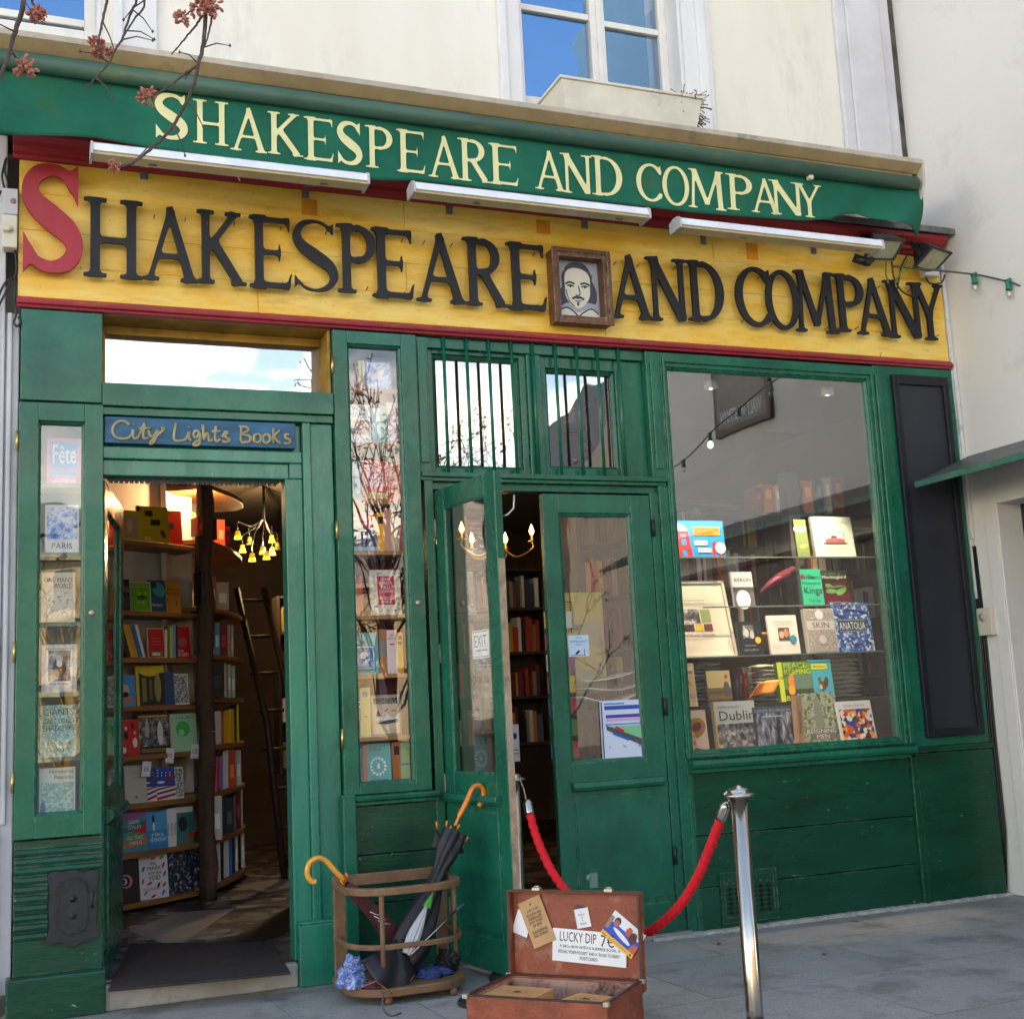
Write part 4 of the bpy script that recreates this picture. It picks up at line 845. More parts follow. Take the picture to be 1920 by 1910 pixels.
def fab(u, v):
    x = XL+(XR-XL)*u; zt = 4.575; zb_ = float(np.interp(x, hx_, hz_)); z = zt+(zb_-zt)*v
    r = max(0, (x-4.72))/.7; l_ = max(0, .35-x)/.5
    y = AY-.03+.012*v - .085*r*v*math.sin((x-4.72)*11+v*2.2)*1.0 - .03*l_*math.sin(x*9+v*5)*v
    y += .0025*math.sin(x*3.1+v*2.5)
    x2 = x + (r*.0-.02*(1-v) if x > 5.2 else 0)
    return Vector((x2, y, z))
va = MB(); va.grid(fab, 300, 16)
vo = build('valance', va, FAB, aw); so = vo.modifiers.new('s', 'SOLIDIFY'); so.thickness = .004
AL = [('S', 290, 352, 176, 262), ('H', 362, 428, 190, 271), ('A', 432, 500, 203, 285), ('K', 502, 568, 213, 292), ('E', 570, 625, 222, 302), ('S', 632, 679, 229, 309), ('P', 685, 736, 238, 315), ('E', 744, 797, 245, 324), ('A', 803, 863, 255, 334), ('R', 859, 922, 262, 341), ('E', 917, 971, 271, 347),
      ('A', 1002, 1058, 283, 357), ('N', 1051, 1110, 290, 363), ('D', 1109, 1166, 295, 368), ('C', 1193, 1241, 308, 377), ('O', 1242, 1292, 313, 385), ('M', 1290, 1360, 320, 391), ('P', 1362, 1411, 328, 394), ('A', 1408, 1461, 335, 400), ('N', 1443, 1505, 340, 403), ('Y', 1493, 1541, 346, 407)]
CRL = mat('pale_cream_lettering', (.74, .72, .38), .7, var=.08, vscale=8)
al = MB(); yl = AY-.028
for ch, xa, xb, ya, yb in AL:
    xm, ym = (xa+xb)/2, (ya+yb)/2; x0, x1 = F(xa, ym, yl)[0], F(xb, ym, yl)[0]; z1, z0 = F(xm, ya, yl)[2], F(xm, yb, yl)[2]
    me, lo, hi = letter_mesh(ch, .0, .05, -.008); sx, sz = (x1-x0)/(hi[0]-lo[0]), (z1-z0)/(hi[1]-lo[1]); b0 = al.pts([])
    P = []
    for v in me.vertices:
        x = x0+(v.co.x-lo[0])*sx; z = z0+(v.co.y-lo[1])*sz; vv = (4.575-z)/(4.575-float(np.interp(x, hx_, hz_)))
        P.append((x, fab((x-XL)/(XR-XL), vv).y-.0055, z))
    b0 = al.pts(P)
    for p in me.polygons: al.face([b0+i for i in p.vertices])
build('lettering', al, CRL, aw)
for (px, py) in ((293, 152), (1520, 328)):
    c_ = F(px, py, -.46); build('stop_knob', MB().box(c_[0]-.018, c_[0]+.018, -.47, -.43, c_[2]-.03, c_[2]+.02).lathe([(0, -.02), (.016, -.01), (.012, .02)], (c_[0], -.45, c_[2]+.02), 10, 'z'), mat('yellowed_knob', (.68, .64, .48), .45), aw, bevel=.008)
# ================================================================ STRIP LIGHTS
DIFF = mat('lamp_diffuser', (.60, .50, .30), .35, var=.1, vscale=6)
for k, (pa, pb, lab) in enumerate((((170, 272), (692, 342), 'long aluminium strip light fixed over the first letters of the yellow sign'), ((774, 350), (1218, 402), 'aluminium strip light above the framed portrait'), ((1272, 415), (1655, 462), 'aluminium strip light nearest the black floodlights'))):
    A, B = F(*pa, -.54), F(*pb, -.54); x0, x1 = A[0], B[0]; z = (A[2]+B[2])/2
    st = thing('strip_light', lab, 'lamp', ((x0+x1)/2, -.25, z), 'strip lights over the yellow sign')
    Yf = -.555; S9 = -.30
    prof = [(S9-.13, z+.026), (S9-.18, z+.042), (S9-.225, z+.040), (S9-.250, z+.024), (Yf, z-.006), (Yf, z-.014), (S9-.13, z-.018)]
    build('housing', MB().extr_x(prof, x0+.01, x1-.01), ALU, st, bevel=.003)
    build('diffuser', MB().extr_x([(Yf+.010, z-.015), (Yf+.014, z-.026), (S9-.16, z-.030), (S9-.14, z-.019)], x0+.012, x1-.012), DIFF, st)
    for xx in (x0, x1-.011): build('end_cap', MB().extr_x([(S9-.126, z+.030), (S9-.18, z+.046), (S9-.228, z+.044), (S9-.255, z+.028), (Yf-.006, z-.008), (Yf-.004, z-.032), (S9-.13, z-.034)], xx, xx+.011), mat('grey_end_cap', (.5, .5, .52), .5), st)
    for (bxp, by0, by1) in (((270, 308, 336), (573, 343, 371)), ((843, 373, 401), (1097, 402, 428)), ((1320, 432, 458), (1527, 455, 476)))[k]:
        q0, q1 = F(bxp, by0, -.04), F(bxp, by1, -.04); xx = q1[0]; zb_, zt_ = q1[2], q1[2]+.075
        build('bracket', MB().box(xx-.02, xx+.02, -.040, -.032, zb_, zt_).hexa([(xx-.02, -.046, zt_-.012), (xx+.02, -.046, zt_-.012), (xx+.02, -.036, zt_), (xx-.02, -.036, zt_), (xx-.02, -.50, z-.040), (xx+.02, -.50, z-.040), (xx+.02, -.49, z-.028), (xx-.02, -.49, z-.028)]).lathe([(0, -.006), (.007, -.004), (.008, 0)], (xx, -.040, zb_+.022), 8, 'y'), mat('grey_bracket', (.20, .20, .205), .5, metal=.5), st, bevel=.002)
build('cable_stub', MB().tube([F(448, 328, -.05), F(447, 333, -.06), F(450, 339, -.06)], .004, 6), PAPER, label='short white wire end poking out under the first strip light', cat='wire')
# ================================================================ FLOODLIGHTS at the right end
def flood(loc, yawd, pitchd, s, label, body):
    t = thing('floodlight', label, 'lamp', loc, 'floodlights at the right end of the sign'); T = Matrix.Translation([float(c) for c in loc]) @ Matrix.Rotation(R(yawd), 4, 'Z') @ Matrix.Rotation(R(pitchd), 4, 'X')
    a = MB(); a.hexa([(-.13*s, -.02, -.10*s), (.13*s, -.02, -.10*s), (.13*s, -.02, .10*s), (-.13*s, -.02, .10*s), (-.09*s, .09*s, -.06*s), (.09*s, .09*s, -.06*s), (.09*s, .09*s, .06*s), (-.09*s, .09*s, .06*s)])
    frame_ring(a, -.14*s, .14*s, -.11*s, .11*s, -.118*s, .118*s, -.09*s, .09*s, -.035, -.018)
    for k in range(5): a.box(-.06*s+k*.03*s, -.055*s+k*.03*s, .085*s, .115*s, -.05*s, .05*s)
    build('housing', xf(a, T), body, t, bevel=.006)
    build('lens', xf(MB().box(-.118*s, .118*s, -.03, -.022, -.09*s, .09*s), T), mat('flood_lens', (.42, .42, .26), .15, var=.2, vscale=20), t)
    build('arm', xf(MB().box(-.15*s, -.142*s, -.01, .12*s, -.015, .015).box(.142*s, .15*s, -.01, .12*s, -.015, .015).box(-.15*s, .15*s, .12*s, .128*s, -.015, .015), T), BLKPL, t)
    return t
FB = mat('floodlight_black', (.022, .022, .026), .42, var=.2, vscale=9, bump=.3)
flood(F(1655, 462, -.20), -8, 62, .82, 'flat black floodlight tilted down at the end of the strip light', mat('floodlight_grey', (.055, .055, .07), .4))
flood(F(1745, 482, -.20), 18, 58, .85, 'deep black floodlight hanging by the wall corner', FB)
jb = F(1743, 508, -.10); build('junction_box', MB().box(jb[0]-.06, jb[0]+.06, -.13, -.06, jb[2]-.045, jb[2]+.045), mat('white_plastic', (.60, .58, .57), .5), label='small white junction box below the corner floodlight', cat='junction box', bevel=.01)
wr = MB()
for P in ([(1672, 490), (1676, 520), (1690, 545), (1712, 556), (1728, 548)], [(1700, 480), (1690, 500), (1684, 530), (1682, 545)], [(1735, 520), (1745, 532), (1765, 530), (1772, 515)]):
    wr.tube(crom([tuple(F(*p, -.11)) for p in P], 5), .006, 6)
build('loose_wires', wr, BLKPL, label='loose black wires dangling from the floodlights over the last letters', cat='wire')
wr = MB()
for P in ([(1662, 490), (1661, 512), (1666, 532)], [(1702, 486), (1690, 508), (1678, 530)]): wr.tube(crom([tuple(F(*p, -.13)) for p in P], 5), .006, 6)
build('earth_wires', wr, mat('green_yellow_wire', (.14, .20, .02), .5), label='two green and yellow wires between the floodlight and the letter N', cat='wire')
mo_ = F(1620, 492, -.12); build('motion_sensor', MB().tube([F(1600, 483, -.10), F(1625, 492, -.14), F(1636, 486, -.15)], [.03, .028, .02], 10).tube([F(1622, 488, -.165), F(1632, 497, -.18)], .014, 10), BLKPL, label='black tubular motion sensor under the flat floodlight', cat='sensor')
# ================================================================ STRING LIGHTS
S0 = [(5.45, -.10, 4.14), tuple(F(1822, 514, -.35)), tuple(F(1888, 527, -.62)), tuple(F(1940, 530, -.80)), (5.74, -1.6, 3.88), (5.66, -2.5, 3.68), (5.6, -3.4, 3.43), (5.55, -4.6, 3.5), (5.6, -6.5, 3.9)]
SC = crom(S0, 8)
sl_ = thing('string_lights', 'festoon cable with green lamp holders strung along the grey wall', 'string lights', SC[0])
build('cable', MB().tube(SC, .0065, 6), mat('green_grey_cable', (.06, .075, .06), .6), sl_)
BULB = glass('bulb_glass', .12, (.95, .95, .9)); HOLD = mat('green_lamp_holder', (.005, .20, .12), .4)
lit = mat('festoon_lit', (.9, .8, .6), .3, emit=(1, .8, .5), estr=2)
HP = [Vector([float(c) for c in F(1826, 516, -.35)]), Vector([float(c) for c in F(1890, 527, -.62)])]+[Vector(p) for p in SC[30::4]]
for i, p in enumerate(HP):
    a = MB().tube([p+Vector((-.0, -.02, .004)), p+Vector((.0, .02, .004))], .013, 8).lathe([(.0, 0), (.018, -.005), (.018, -.045), (.022, -.05), (.022, -.06), (0, -.06)], p, 12)
    h_ = build('lamp_holder', a, HOLD, sl_)
    build('bulb', MB().lathe([(.014, -.06), (.024, -.075), (.026, -.092), (.018, -.11), (.004, -.118), (0, -.122)], p, 14), BULB if i != 5 else lit, h_)
# ================================================================ LEFT EDGE: fittings on the pier
eb = thing('alarm_box', 'grey metal box with a round screw fixed beside the red letter', 'electrical box', F(20, 385, -.05))
a, b_ = F(6, 403, -.06), F(34, 357, -.06); build('casing', MB().box(a[0], b_[0], -.08, -.0, a[2], b_[2]), mat('pale_grey_box', (.48, .49, .53), .5, dirt=.3), eb, bevel=.005)
build('screw', MB().lathe([(0, -.004), (.014, -.002), (.016, 0)], (F(25, 377, -.08)[0], -.08, F(25, 377, -.08)[2]), 12, 'y'), mat('rusty_screw', (.25, .17, .14), .6), eb)
kb = thing('key_switch', 'cream plastic switch box with a lever on the left pier', 'switch', F(20, 440, -.05))
a, b_ = F(4, 465, -.06), F(33, 406, -.06); build('casing', MB().box(a[0], b_[0], -.08, -.0, a[2], b_[2]), mat('cream_plastic', (.62, .58, .46), .5), kb, bevel=.006)
build('lever', MB().tube([F(3, 425, -.10), F(14, 430, -.10), F(23, 426, -.10)], [.012, .014, .012], 8), mat('cream_plastic', (.62, .58, .46), .5), kb)
cbt = thing('cable_bundle', 'black cables looping down the left pier beside the sign', 'cable', F(15, 450, -.04))
for P in ([(10, 300), (4, 330), (8, 352)], [(12, 296), (9, 320), (16, 345)], [(2, 358), (-4, 372)], [(28, 470), (31, 500), (27, 520), (10, 530), (-5, 560)], [(28, 520), (27, 560), (30, 590), (26, 605), (33, 612), (38, 602), (34, 594)], [(22, 520), (12, 545), (-3, 575)]):
    build('cable', MB().tube(crom([tuple(F(*p, -.04)) for p in P], 5), .006, 6), BLKPL, cbt)
# ================================================================ WINDOW BOX above the awning
fb = thing('window_box', 'empty cream plastic planter on the ledge below the upper window', 'planter', F(1150, 232, -.10))
bx0, bx1 = F(1020, 190, -.10)[0]+.02, F(1283, 210, -.10)[0]; bz0 = 4.735; bz1 = F(1150, 165, -.30)[2]
tb = MB(); t_, s_ = .012, .05
def ringbox(mb, X0, X1, Y0, Y1, Z0, x0, x1, y0, y1, z1):
    mb.hexa([(X0, Y0, Z0), (X1, Y0, Z0), (X1, Y0+t_, Z0), (X0, Y0+t_, Z0), (x0, y0, z1), (x1, y0, z1), (x1, y0+t_, z1), (x0, y0+t_, z1)])
    mb.hexa([(X0, Y1-t_, Z0), (X1, Y1-t_, Z0), (X1, Y1, Z0), (X0, Y1, Z0), (x0, y1-t_, z1), (x1, y1-t_, z1), (x1, y1, z1), (x0, y1, z1)])
    mb.hexa([(X0, Y0+t_, Z0), (X0+t_, Y0+t_, Z0), (X0+t_, Y1-t_, Z0), (X0, Y1-t_, Z0), (x0, y0+t_, z1), (x0+t_, y0+t_, z1), (x0+t_, y1-t_, z1), (x0, y1-t_, z1)])
    mb.hexa([(X1-t_, Y0+t_, Z0), (X1, Y0+t_, Z0), (X1, Y1-t_, Z0), (X1-t_, Y1-t_, Z0), (x1-t_, y0+t_, z1), (x1, y0+t_, z1), (x1, y1-t_, z1), (x1-t_, y1-t_, z1)])
ringbox(tb, bx0+.06, bx1-.05, -.28, -.02, bz0, bx0, bx1, -.32, .02, bz1); tb.box(bx0+.07, bx1-.06, -.26, -.04, bz0, bz0+.01)
frame_ring_z = lambda mb, x0, x1, y0, y1, w_, za, zb: (mb.box(x0, x1, y0, y0+w_, za, zb), mb.box(x0, x1, y1-w_, y1, za, zb), mb.box(x0, x0+w_, y0+w_, y1-w_, za, zb), mb.box(x1-w_, x1, y0+w_, y1-w_, za, zb))
frame_ring_z(tb, bx0-.012, bx1+.012, -.332, .032, .02, bz1, bz1+.018)
build('trough', tb, mat('aged_cream_planter', (.66, .63, .54), .55, var=.12, vscale=5, dirt=.3), fb, bevel=.004)
dp_ = thing('dried_plant', 'brown dried plant sprawling from the end of the planter', 'plant', (bx1, -.05, bz1))
tw = MB(); random.seed(5); hd_ = MB()
for k in range(150):
    p = Vector((bx1-.04+random.uniform(-.06, .03), -.12+random.uniform(-.1, .12), bz1-.02)); d = Vector((random.uniform(-.4, 1.0), random.uniform(-.8, .5), random.uniform(-.25, 1.1))).normalized(); P = [p]
    for q_ in range(5): d = (d+Vector((random.uniform(-.4, .4), random.uniform(-.4, .4), random.uniform(-.5, .15)))).normalized(); P.append(P[-1]+d*random.uniform(.02, .045))
    tw.tube(P, .0028, 4)
    for q_ in (2, 3, 4, 5): hd_.lathe([(0, -.006), (.006, 0), (0, .006)], P[q_]+Vector((random.uniform(-.01, .01),)*3), 5)
build('stem', tw, mat('dried_stem', (.13, .075, .05), .9), dp_); build('seed_head', hd_, mat('dried_seed', (.20, .12, .085), .9, var=.4, vscale=40), dp_)
# ================================================================ TREE whose budding twigs hang into the picture
tree = thing('tree', 'leafless budding tree beside the camera with twigs hanging over the awning', 'tree', (-2.6, -4.6, 0))
BARK = mat('twig_bark', (.075, .05, .045), .8, var=.4, vscale=30, bump=.6, bscale=80)
random.seed(11)
tk = MB().tube(crom([(-2.6, -4.6, 0, ), (-2.58, -4.6, 1.2), (-2.5, -4.55, 2.4), (-2.35, -4.5, 3.6), (-2.3, -4.4, 5.0)], 6), [.17-.004*i for i in range(25)], 12)
build('trunk', tk, mat('tree_bark', (.11, .085, .065), .9, var=.4, vscale=9, bump=1.5, bscale=25), tree)
YT = -4.25
def tp(px, py, dy=0): return tuple(F(px, py, YT+dy))
lm = MB()
hub = [(-2.35, -4.5, 3.5), (-1.6, -4.45, 3.55), (-.9, -4.4, 3.35), tp(60, -160), tp(230, -150), tp(380, -140), tp(560, -200)]
lm.tube(crom(hub, 6), [.045-.0011*i for i in range(len(crom(hub, 6)))], 8)
build('limb', lm, BARK, tree)
tg = MB(); bud = MB()
TW = [([(60, -160), (45, 0), (28, 60), (14, 110), (0, 145), (-12, 190)], .007), ([(22, 98), (33, 112), (42, 125)], .003), ([(60, -150), (58, -20), (64, 12), (70, 24)], .004),
      ([(230, -150), (205, -20), (200, 5), (192, 40), (184, 80), (180, 98)], .0045), ([(230, -150), (255, -10), (248, 18), (236, 52), (228, 75), (215, 95), (205, 118), (180, 145), (160, 165)], .0035), ([(280, -140), (272, 0), (255, 32), (238, 58), (228, 76)], .003),
      ([(380, -140), (382, -10), (385, 40), (380, 90), (372, 120), (366, 150), (350, 190), (325, 235), (300, 265), (270, 290), (250, 305), (225, 313)], .006), ([(368, 125), (345, 140), (320, 160), (298, 173), (285, 182)], .0035), ([(380, 30), (365, 50), (345, 75), (322, 102)], .003), ([(400, -100), (398, 5), (396, 40), (388, 75), (380, 95)], .0035), ([(382, -60), (370, 5), (352, 25), (342, 33)], .003), ([(372, 120), (352, 140), (348, 150)], .002)]
for P, r_ in TW:
    Q = crom([tp(*p, dy=.02*math.sin(i)) for i, p in enumerate(P)], 6); Q = [Vector(q)+Vector([random.gauss(0, .0004) for _ in range(3)]) for q in Q]; n = len(Q); tg.tube(Q, [r_*.85*(1-.55*i/n) for i in range(n)], 6)
    for q in Q[::4]: tg.lathe([(0, -.004), (r_*.75, 0), (0, .004)], q, 5)
def budcl(px, py, s=1.0, nb=44):
    s *= .78
    bud = MB()
    c_ = Vector(tp(px, py))
    for _ in range(nb):
        d = Vector([random.gauss(0, 1) for _ in range(3)]).normalized()*random.uniform(.2, 1)*.017*s; r_ = random.uniform(.002, .0048)*s
        e_ = c_+d*1.0; f_ = e_+(d.normalized()+Vector([random.gauss(0, .5) for _ in range(3)])).normalized()*r_*3.2; bud.tube([e_, e_.lerp(f_, .4), e_.lerp(f_, .8), f_], [r_*.35, r_*.95, r_*.8, r_*.1], 5)
    build('bud_cluster', bud, mat('reddish_maple_buds', (.30, .06, .05), .7, var=.5, vscale=90, col2=(.50, .22, .14)), tree)
for b_ in ((66, 24, 1.2), (75, 30, .9), (47, 125, 1.3), (180, 82, 1), (188, 96, 1), (203, 97, .6), (278, 182, 1.15), (216, 312, .8), (340, 34, 1), (368, 14, 1.1), (400, 12, 1.2), (385, 2, .9), (176, 100, .5)): budcl(*b_)
random.seed(3)
for P, r_ in TW[:1]+TW[3:7]:
    for (px, py) in P[1:-1]:
        if random.random() < .75:
            a = Vector(tp(px, py)); d = Vector((random.uniform(-1, 1), random.uniform(-.5, .5), random.uniform(-1, .3))).normalized(); b_ = a+d*.03; c_ = b_+(d+Vector((0, 0, -.5))).normalized()*.03; tg.tube([a, b_, c_], [.0016, .0013, .0008], 5); tg.lathe([(0, -.004), (.003, 0), (0, .005)], c_, 5)
build('twig', tg, BARK, tree)
# ================================================================ ACROSS THE STREET (seen only as reflections in the panes)
OPW = mat('haussmann_stone', (.46, .37, .24), .85, var=.15, vscale=.4); OPR = mat('zinc_roof', (.10, .11, .13), .5); OPG = mat('distant_window', (.05, .06, .08), .2)
for bi, (x0, x1, h, lab) in enumerate(((-34, -8, 11.6, 'long cream stone building across the street with a grey mansard roof'), (-7.5, 14, 12.8, 'taller pale stone building across the street with dormers'), (14.5, 42, 11.2, 'low stone building across the street behind the bare trees'))):
    b = thing('distant_building', lab, 'building', ((x0+x1)/2, -62, 0)); wb = MB().box(x0, x1, -74, -60, -.14, h-3)
    for zz in (3.5, 6.6, h-3.1): wb.box(x0-.1, x1+.1, -60, -59.7, zz, zz+.25)
    build('wall', wb, OPW, b)
    build('roof', MB().hexa([(x0, -74, h-3), (x1, -74, h-3), (x1, -60, h-3), (x0, -60, h-3), (x0+.5, -72, h), (x1-.5, -72, h), (x1-.5, -61.6, h), (x0+.5, -61.6, h)]), OPR, b)
    wi = MB(); x = x0+1.2
    while x < x1-1.5:
        for zz in (.8, 4.2, 7.2):
            if zz+1.9 < h-3: wi.box(x, x+1.1, -60.0, -59.95, zz, zz+2.1)
        wi.box(x, x+1.0, -60.9, -60.3, h-2.5, h-1.0); x += 2.6
    build('windows', wi, OPG, b); bpy.data.objects[-1] if False else None
db = thing('gabled_house', 'tall dark roofed gabled house across the street to the right', 'house', (22, -34, 0))
build('wall', MB().box(17.5, 30, -42, -32, -.14, 8.6), mat('grey_house_wall', (.20, .19, .18), .9), db)
rf = MB(); b0 = rf.pts([(16.9, -31.7, 8.6), (30.4, -31.7, 8.6), (30.4, -42.3, 8.6), (16.9, -42.3, 8.6), (20.0, -31.7, 11.5), (24, -31.7, 15.5), (24, -42.3, 15.5), (20.0, -42.3, 11.5)])
for q in ((0, 1, 5, 4), (0, 4, 7, 3), (4, 5, 6, 7), (1, 2, 6, 5), (3, 7, 6, 2), (0, 3, 2, 1)): rf.face([b0+i for i in q])
build('roof', rf, mat('dark_slate_roof', (.02, .02, .024), .6), db)
lp_ = thing('street_lamp', 'tall curved street lamp across the street', 'street lamp', (3.6, -22, 0))
build('post', MB().tube([(3.6, -22, 0), (3.6, -22, 8.6)], .07, 8).tube(crom([(3.6, -22, 7.3), (3.1, -22, 7.6), (2.5, -22, 7.7), (2.1, -22, 7.4)], 5), .05, 6), DKMET, lp_); build('lantern', MB().lathe([(.05, 0), (.22, -.15), (.12, -.5), (0, -.52)], (2.1, -22, 7.4), 10), DKMET, lp_)
GOLD = mat('golden_twig', (.34, .20, .06), .8); DKT = mat('dark_twig', (.035, .02, .018), .8)
def baretree(loc, h, label, m, nb=26, leafy=True, sp=.55, seed=0, name='bare_tree'):
    random.seed(seed); t = thing(name, label, 'tree', loc, 'bare trees and shrubs across the pavement'); L = Vector(loc); tw_ = MB(); lf_ = MB()
    build('trunk', MB().tube([L, L+Vector((.05, .02, h*.45)), L+Vector((.0, .1, h*.8))], [.06*h/4, .045*h/4, .02*h/4], 8), m, t)
    for k in range(nb):
        z0 = h*random.uniform(.12, .75); p = L+Vector((0, 0, z0)); d = Vector((random.uniform(-1, 1)*sp, random.uniform(-.6, .6), random.uniform(.5, 1))).normalized(); P = [p]
        for q_ in range(6):
            d = (d+Vector((random.uniform(-.3, .3), random.uniform(-.3, .3), random.uniform(-.1, .3)))).normalized(); P.append(P[-1]+d*h*random.uniform(.06, .1))
            if q_ > 1:
                for _ in range(2):
                    d2 = (d+Vector([random.uniform(-1, 1) for _ in range(3)])).normalized(); e = P[-1]+d2*h*.09; tw_.tube([P[-1], (P[-1]+e)/2+Vector([random.uniform(-.03, .03) for _ in range(3)]), e], .005*h/4, 4)
                    if leafy:
                        for _ in range(9):
                            c_ = P[-1]+(e-P[-1])*random.random()+Vector([random.uniform(-.06, .06) for _ in range(3)]); a_ = Vector([random.uniform(-1, 1) for _ in range(3)]).normalized()*.05; b2 = Vector([random.uniform(-1, 1) for _ in range(3)]).normalized()*.018
                            lf_.poly([c_, c_+a_*.5+b2, c_+a_, c_+a_*.5-b2])
        tw_.tube(P, [.014*h/4*(1-i/8) for i in range(len(P))], 5)
    build('branches', tw_, m, t)
    if leafy: build('leaves', lf_, mat('dark_bud_leaves', (.05, .02, .02), .7), t, fixn=False)
baretree((4.4, -8.8, 0), 4.9, 'dark budding tree behind the camera mirrored in the narrow bookcase', DKT, 34, True, .6, 3)
baretree((7.4, -10.6, 0), 5.0, 'slender dark tree mirrored in the barred panes', DKT, 14, True, .3, 4)
baretree((.6, -10.6, 0), 3.0, 'low golden twiggy shrub mirrored in the left case', GOLD, 40, False, .8, 5)
baretree((2.0, -11.4, 0), 3.4, 'golden leafless shrub nearest the parked side of the street', GOLD, 40, False, .8, 6)
baretree((4.2, -11.8, 0), 2.9, 'short golden twiggy shrub behind the dark budding tree', GOLD, 44, False, .9, 7)
# ================================================================ BOOKS
def art_mesh(items, w, h, T, y0=-.0012):
    mb = MB(); k = 0
    for it in items:
        y = y0-.0004*k; k += 1
        c = it[-1]; m = c if not isinstance(c, tuple) else flat(c)
        mb.mat(m)
        P3 = lambda u, v: T @ Vector((u*w, y, v*h))
        if it[0] == 'r': u0, v0, u1, v1 = it[1:5]; mb.poly([P3(u0, v0), P3(u1, v0), P3(u1, v1), P3(u0, v1)])
        elif it[0] == 'c': u, v, r_ = it[1:4]; mb.poly([P3(u+r_*math.cos(2*math.pi*i/14), v+r_*w/h*math.sin(2*math.pi*i/14)) for i in range(14)])
        elif it[0] == 'e': u, v, ru, rv, a_ = it[1:6]; ca, sa = math.cos(R(a_)), math.sin(R(a_)); mb.poly([P3(u+ru*math.cos(t)*ca-rv*math.sin(t)*sa, v+(ru*math.cos(t)*sa+rv*math.sin(t)*ca)*w/h) for t in [2*math.pi*i/12 for i in range(12)]])
        elif it[0] == 'p': mb.poly([P3(u, v) for u, v in it[1]])
        elif it[0] == 't': s_, u0, v0, u1, v1 = it[1:6]; put_text(mb, s_, u0*w, u1*w, v0*h, v1*h, T, y, m)
    return mb
def cover_mesh(w, h, t, T, m, front_spine=False):
    """boards and spine; local x width, y thickness, z height. Spine on the left unless front_spine"""
    c = MB().mat(m); g = .0025
    if not front_spine: c.box(0, w, 0, g, 0, h); c.box(0, w, t-g, t, 0, h); c.box(0, g, g, t-g, 0, h)
    else: c.box(0, t, 0, g, 0, h); c.box(0, g, g, w, 0, h); c.box(t-g, t, g, w, 0, h)
    pg = MB()
    if not front_spine: pg.box(g, w-.004, g, t-g, .003, h-.004)
    else: pg.box(g, t-g, g, w-.004, .003, h-.004)
    return xf(c, T), xf(pg, T)
def book(p, w, h, t, col, label, yaw=0, lean=0, art=None, group=None, rollz=0, cat='book', name='book'):
    T = Matrix.Translation([float(c) for c in p]) @ Matrix.Rotation(R(yaw), 4, 'Z') @ Matrix.Rotation(R(-lean), 4, 'X') @ Matrix.Rotation(R(rollz), 4, 'Y')
    m = flat(col, .35) if isinstance(col, tuple) else col
    o = thing(name, label, cat, p, group); c, pg = cover_mesh(w, h, t, T, m)
    build('cover', c, None, o); build('pages', pg, PAGES, o)
    if art: build('cover_print', art_mesh(art, w, h, T), None, o, fixn=False)
    return o
def spine_book(p, t, h, d, col, label, yaw=0, tilt=0, art=None, group=None, simple=False, lean=0):
    T = Matrix.Translation([float(c) for c in p]) @ Matrix.Rotation(R(yaw), 4, 'Z') @ Matrix.Rotation(R(-lean), 4, 'X') @ Matrix.Rotation(R(tilt), 4, 'Y')
    m = flat(col, .45) if isinstance(col, tuple) else col
    c, pg = cover_mesh(d, h, t, T, m, True)
    if simple:
        c.mat(PAGES); b = len(c.v); c.v += pg.v
        for f_ in pg.f: c.face([b+i for i in f_])
        return build('book', c, None, None, label, cat='book', group=group, origin=p)
    o = thing('book', label, 'book', p, group); build('cover', c, None, o); build('pages', pg, PAGES, o)
    if art: build('spine_print', art_mesh(art, t, h, T), None, o, fixn=False)
    return o
ORD = ['first', 'second', 'third', 'fourth', 'fifth', 'sixth', 'seventh', 'eighth', 'ninth', 'tenth', 'eleventh', 'twelfth', 'thirteenth', 'fourteenth', 'fifteenth', 'sixteenth', 'seventeenth', 'eighteenth', 'nineteenth', 'twentieth', 'twenty-first', 'twenty-second', 'twenty-third', 'twenty-fourth', 'twenty-fifth']
def px_book(L, T_, R_, B, Y, z=None, col=(200, 200, 200), label='', art=None, t=.02, lean=6, yaw=0, roll=0, group=None, plane=None, spine=False, d=.14):
    fn = (lambda a, b_: VP(a, b_, *plane)) if plane else (lambda a, b_: F(a, b_, Y))
    xm = (L+R_)/2; a = fn(L, B); c = fn(R_, B); top = fn(xm, T_)[2]; bot = fn(xm, B)[2]
    w = math.hypot(c[0]-a[0], c[1]-a[1]); h = top-bot; z = bot if z is None else z
    if spine: return spine_book((a[0], a[1], z), w, h, d, col, label, yaw=yaw, tilt=roll, art=art, group=group)
    return book((a[0], a[1], z), w, h, t, col, label, yaw=yaw, lean=lean, art=art, group=group, rollz=roll)
WH = (238, 238, 236); BK = (14, 14, 16)
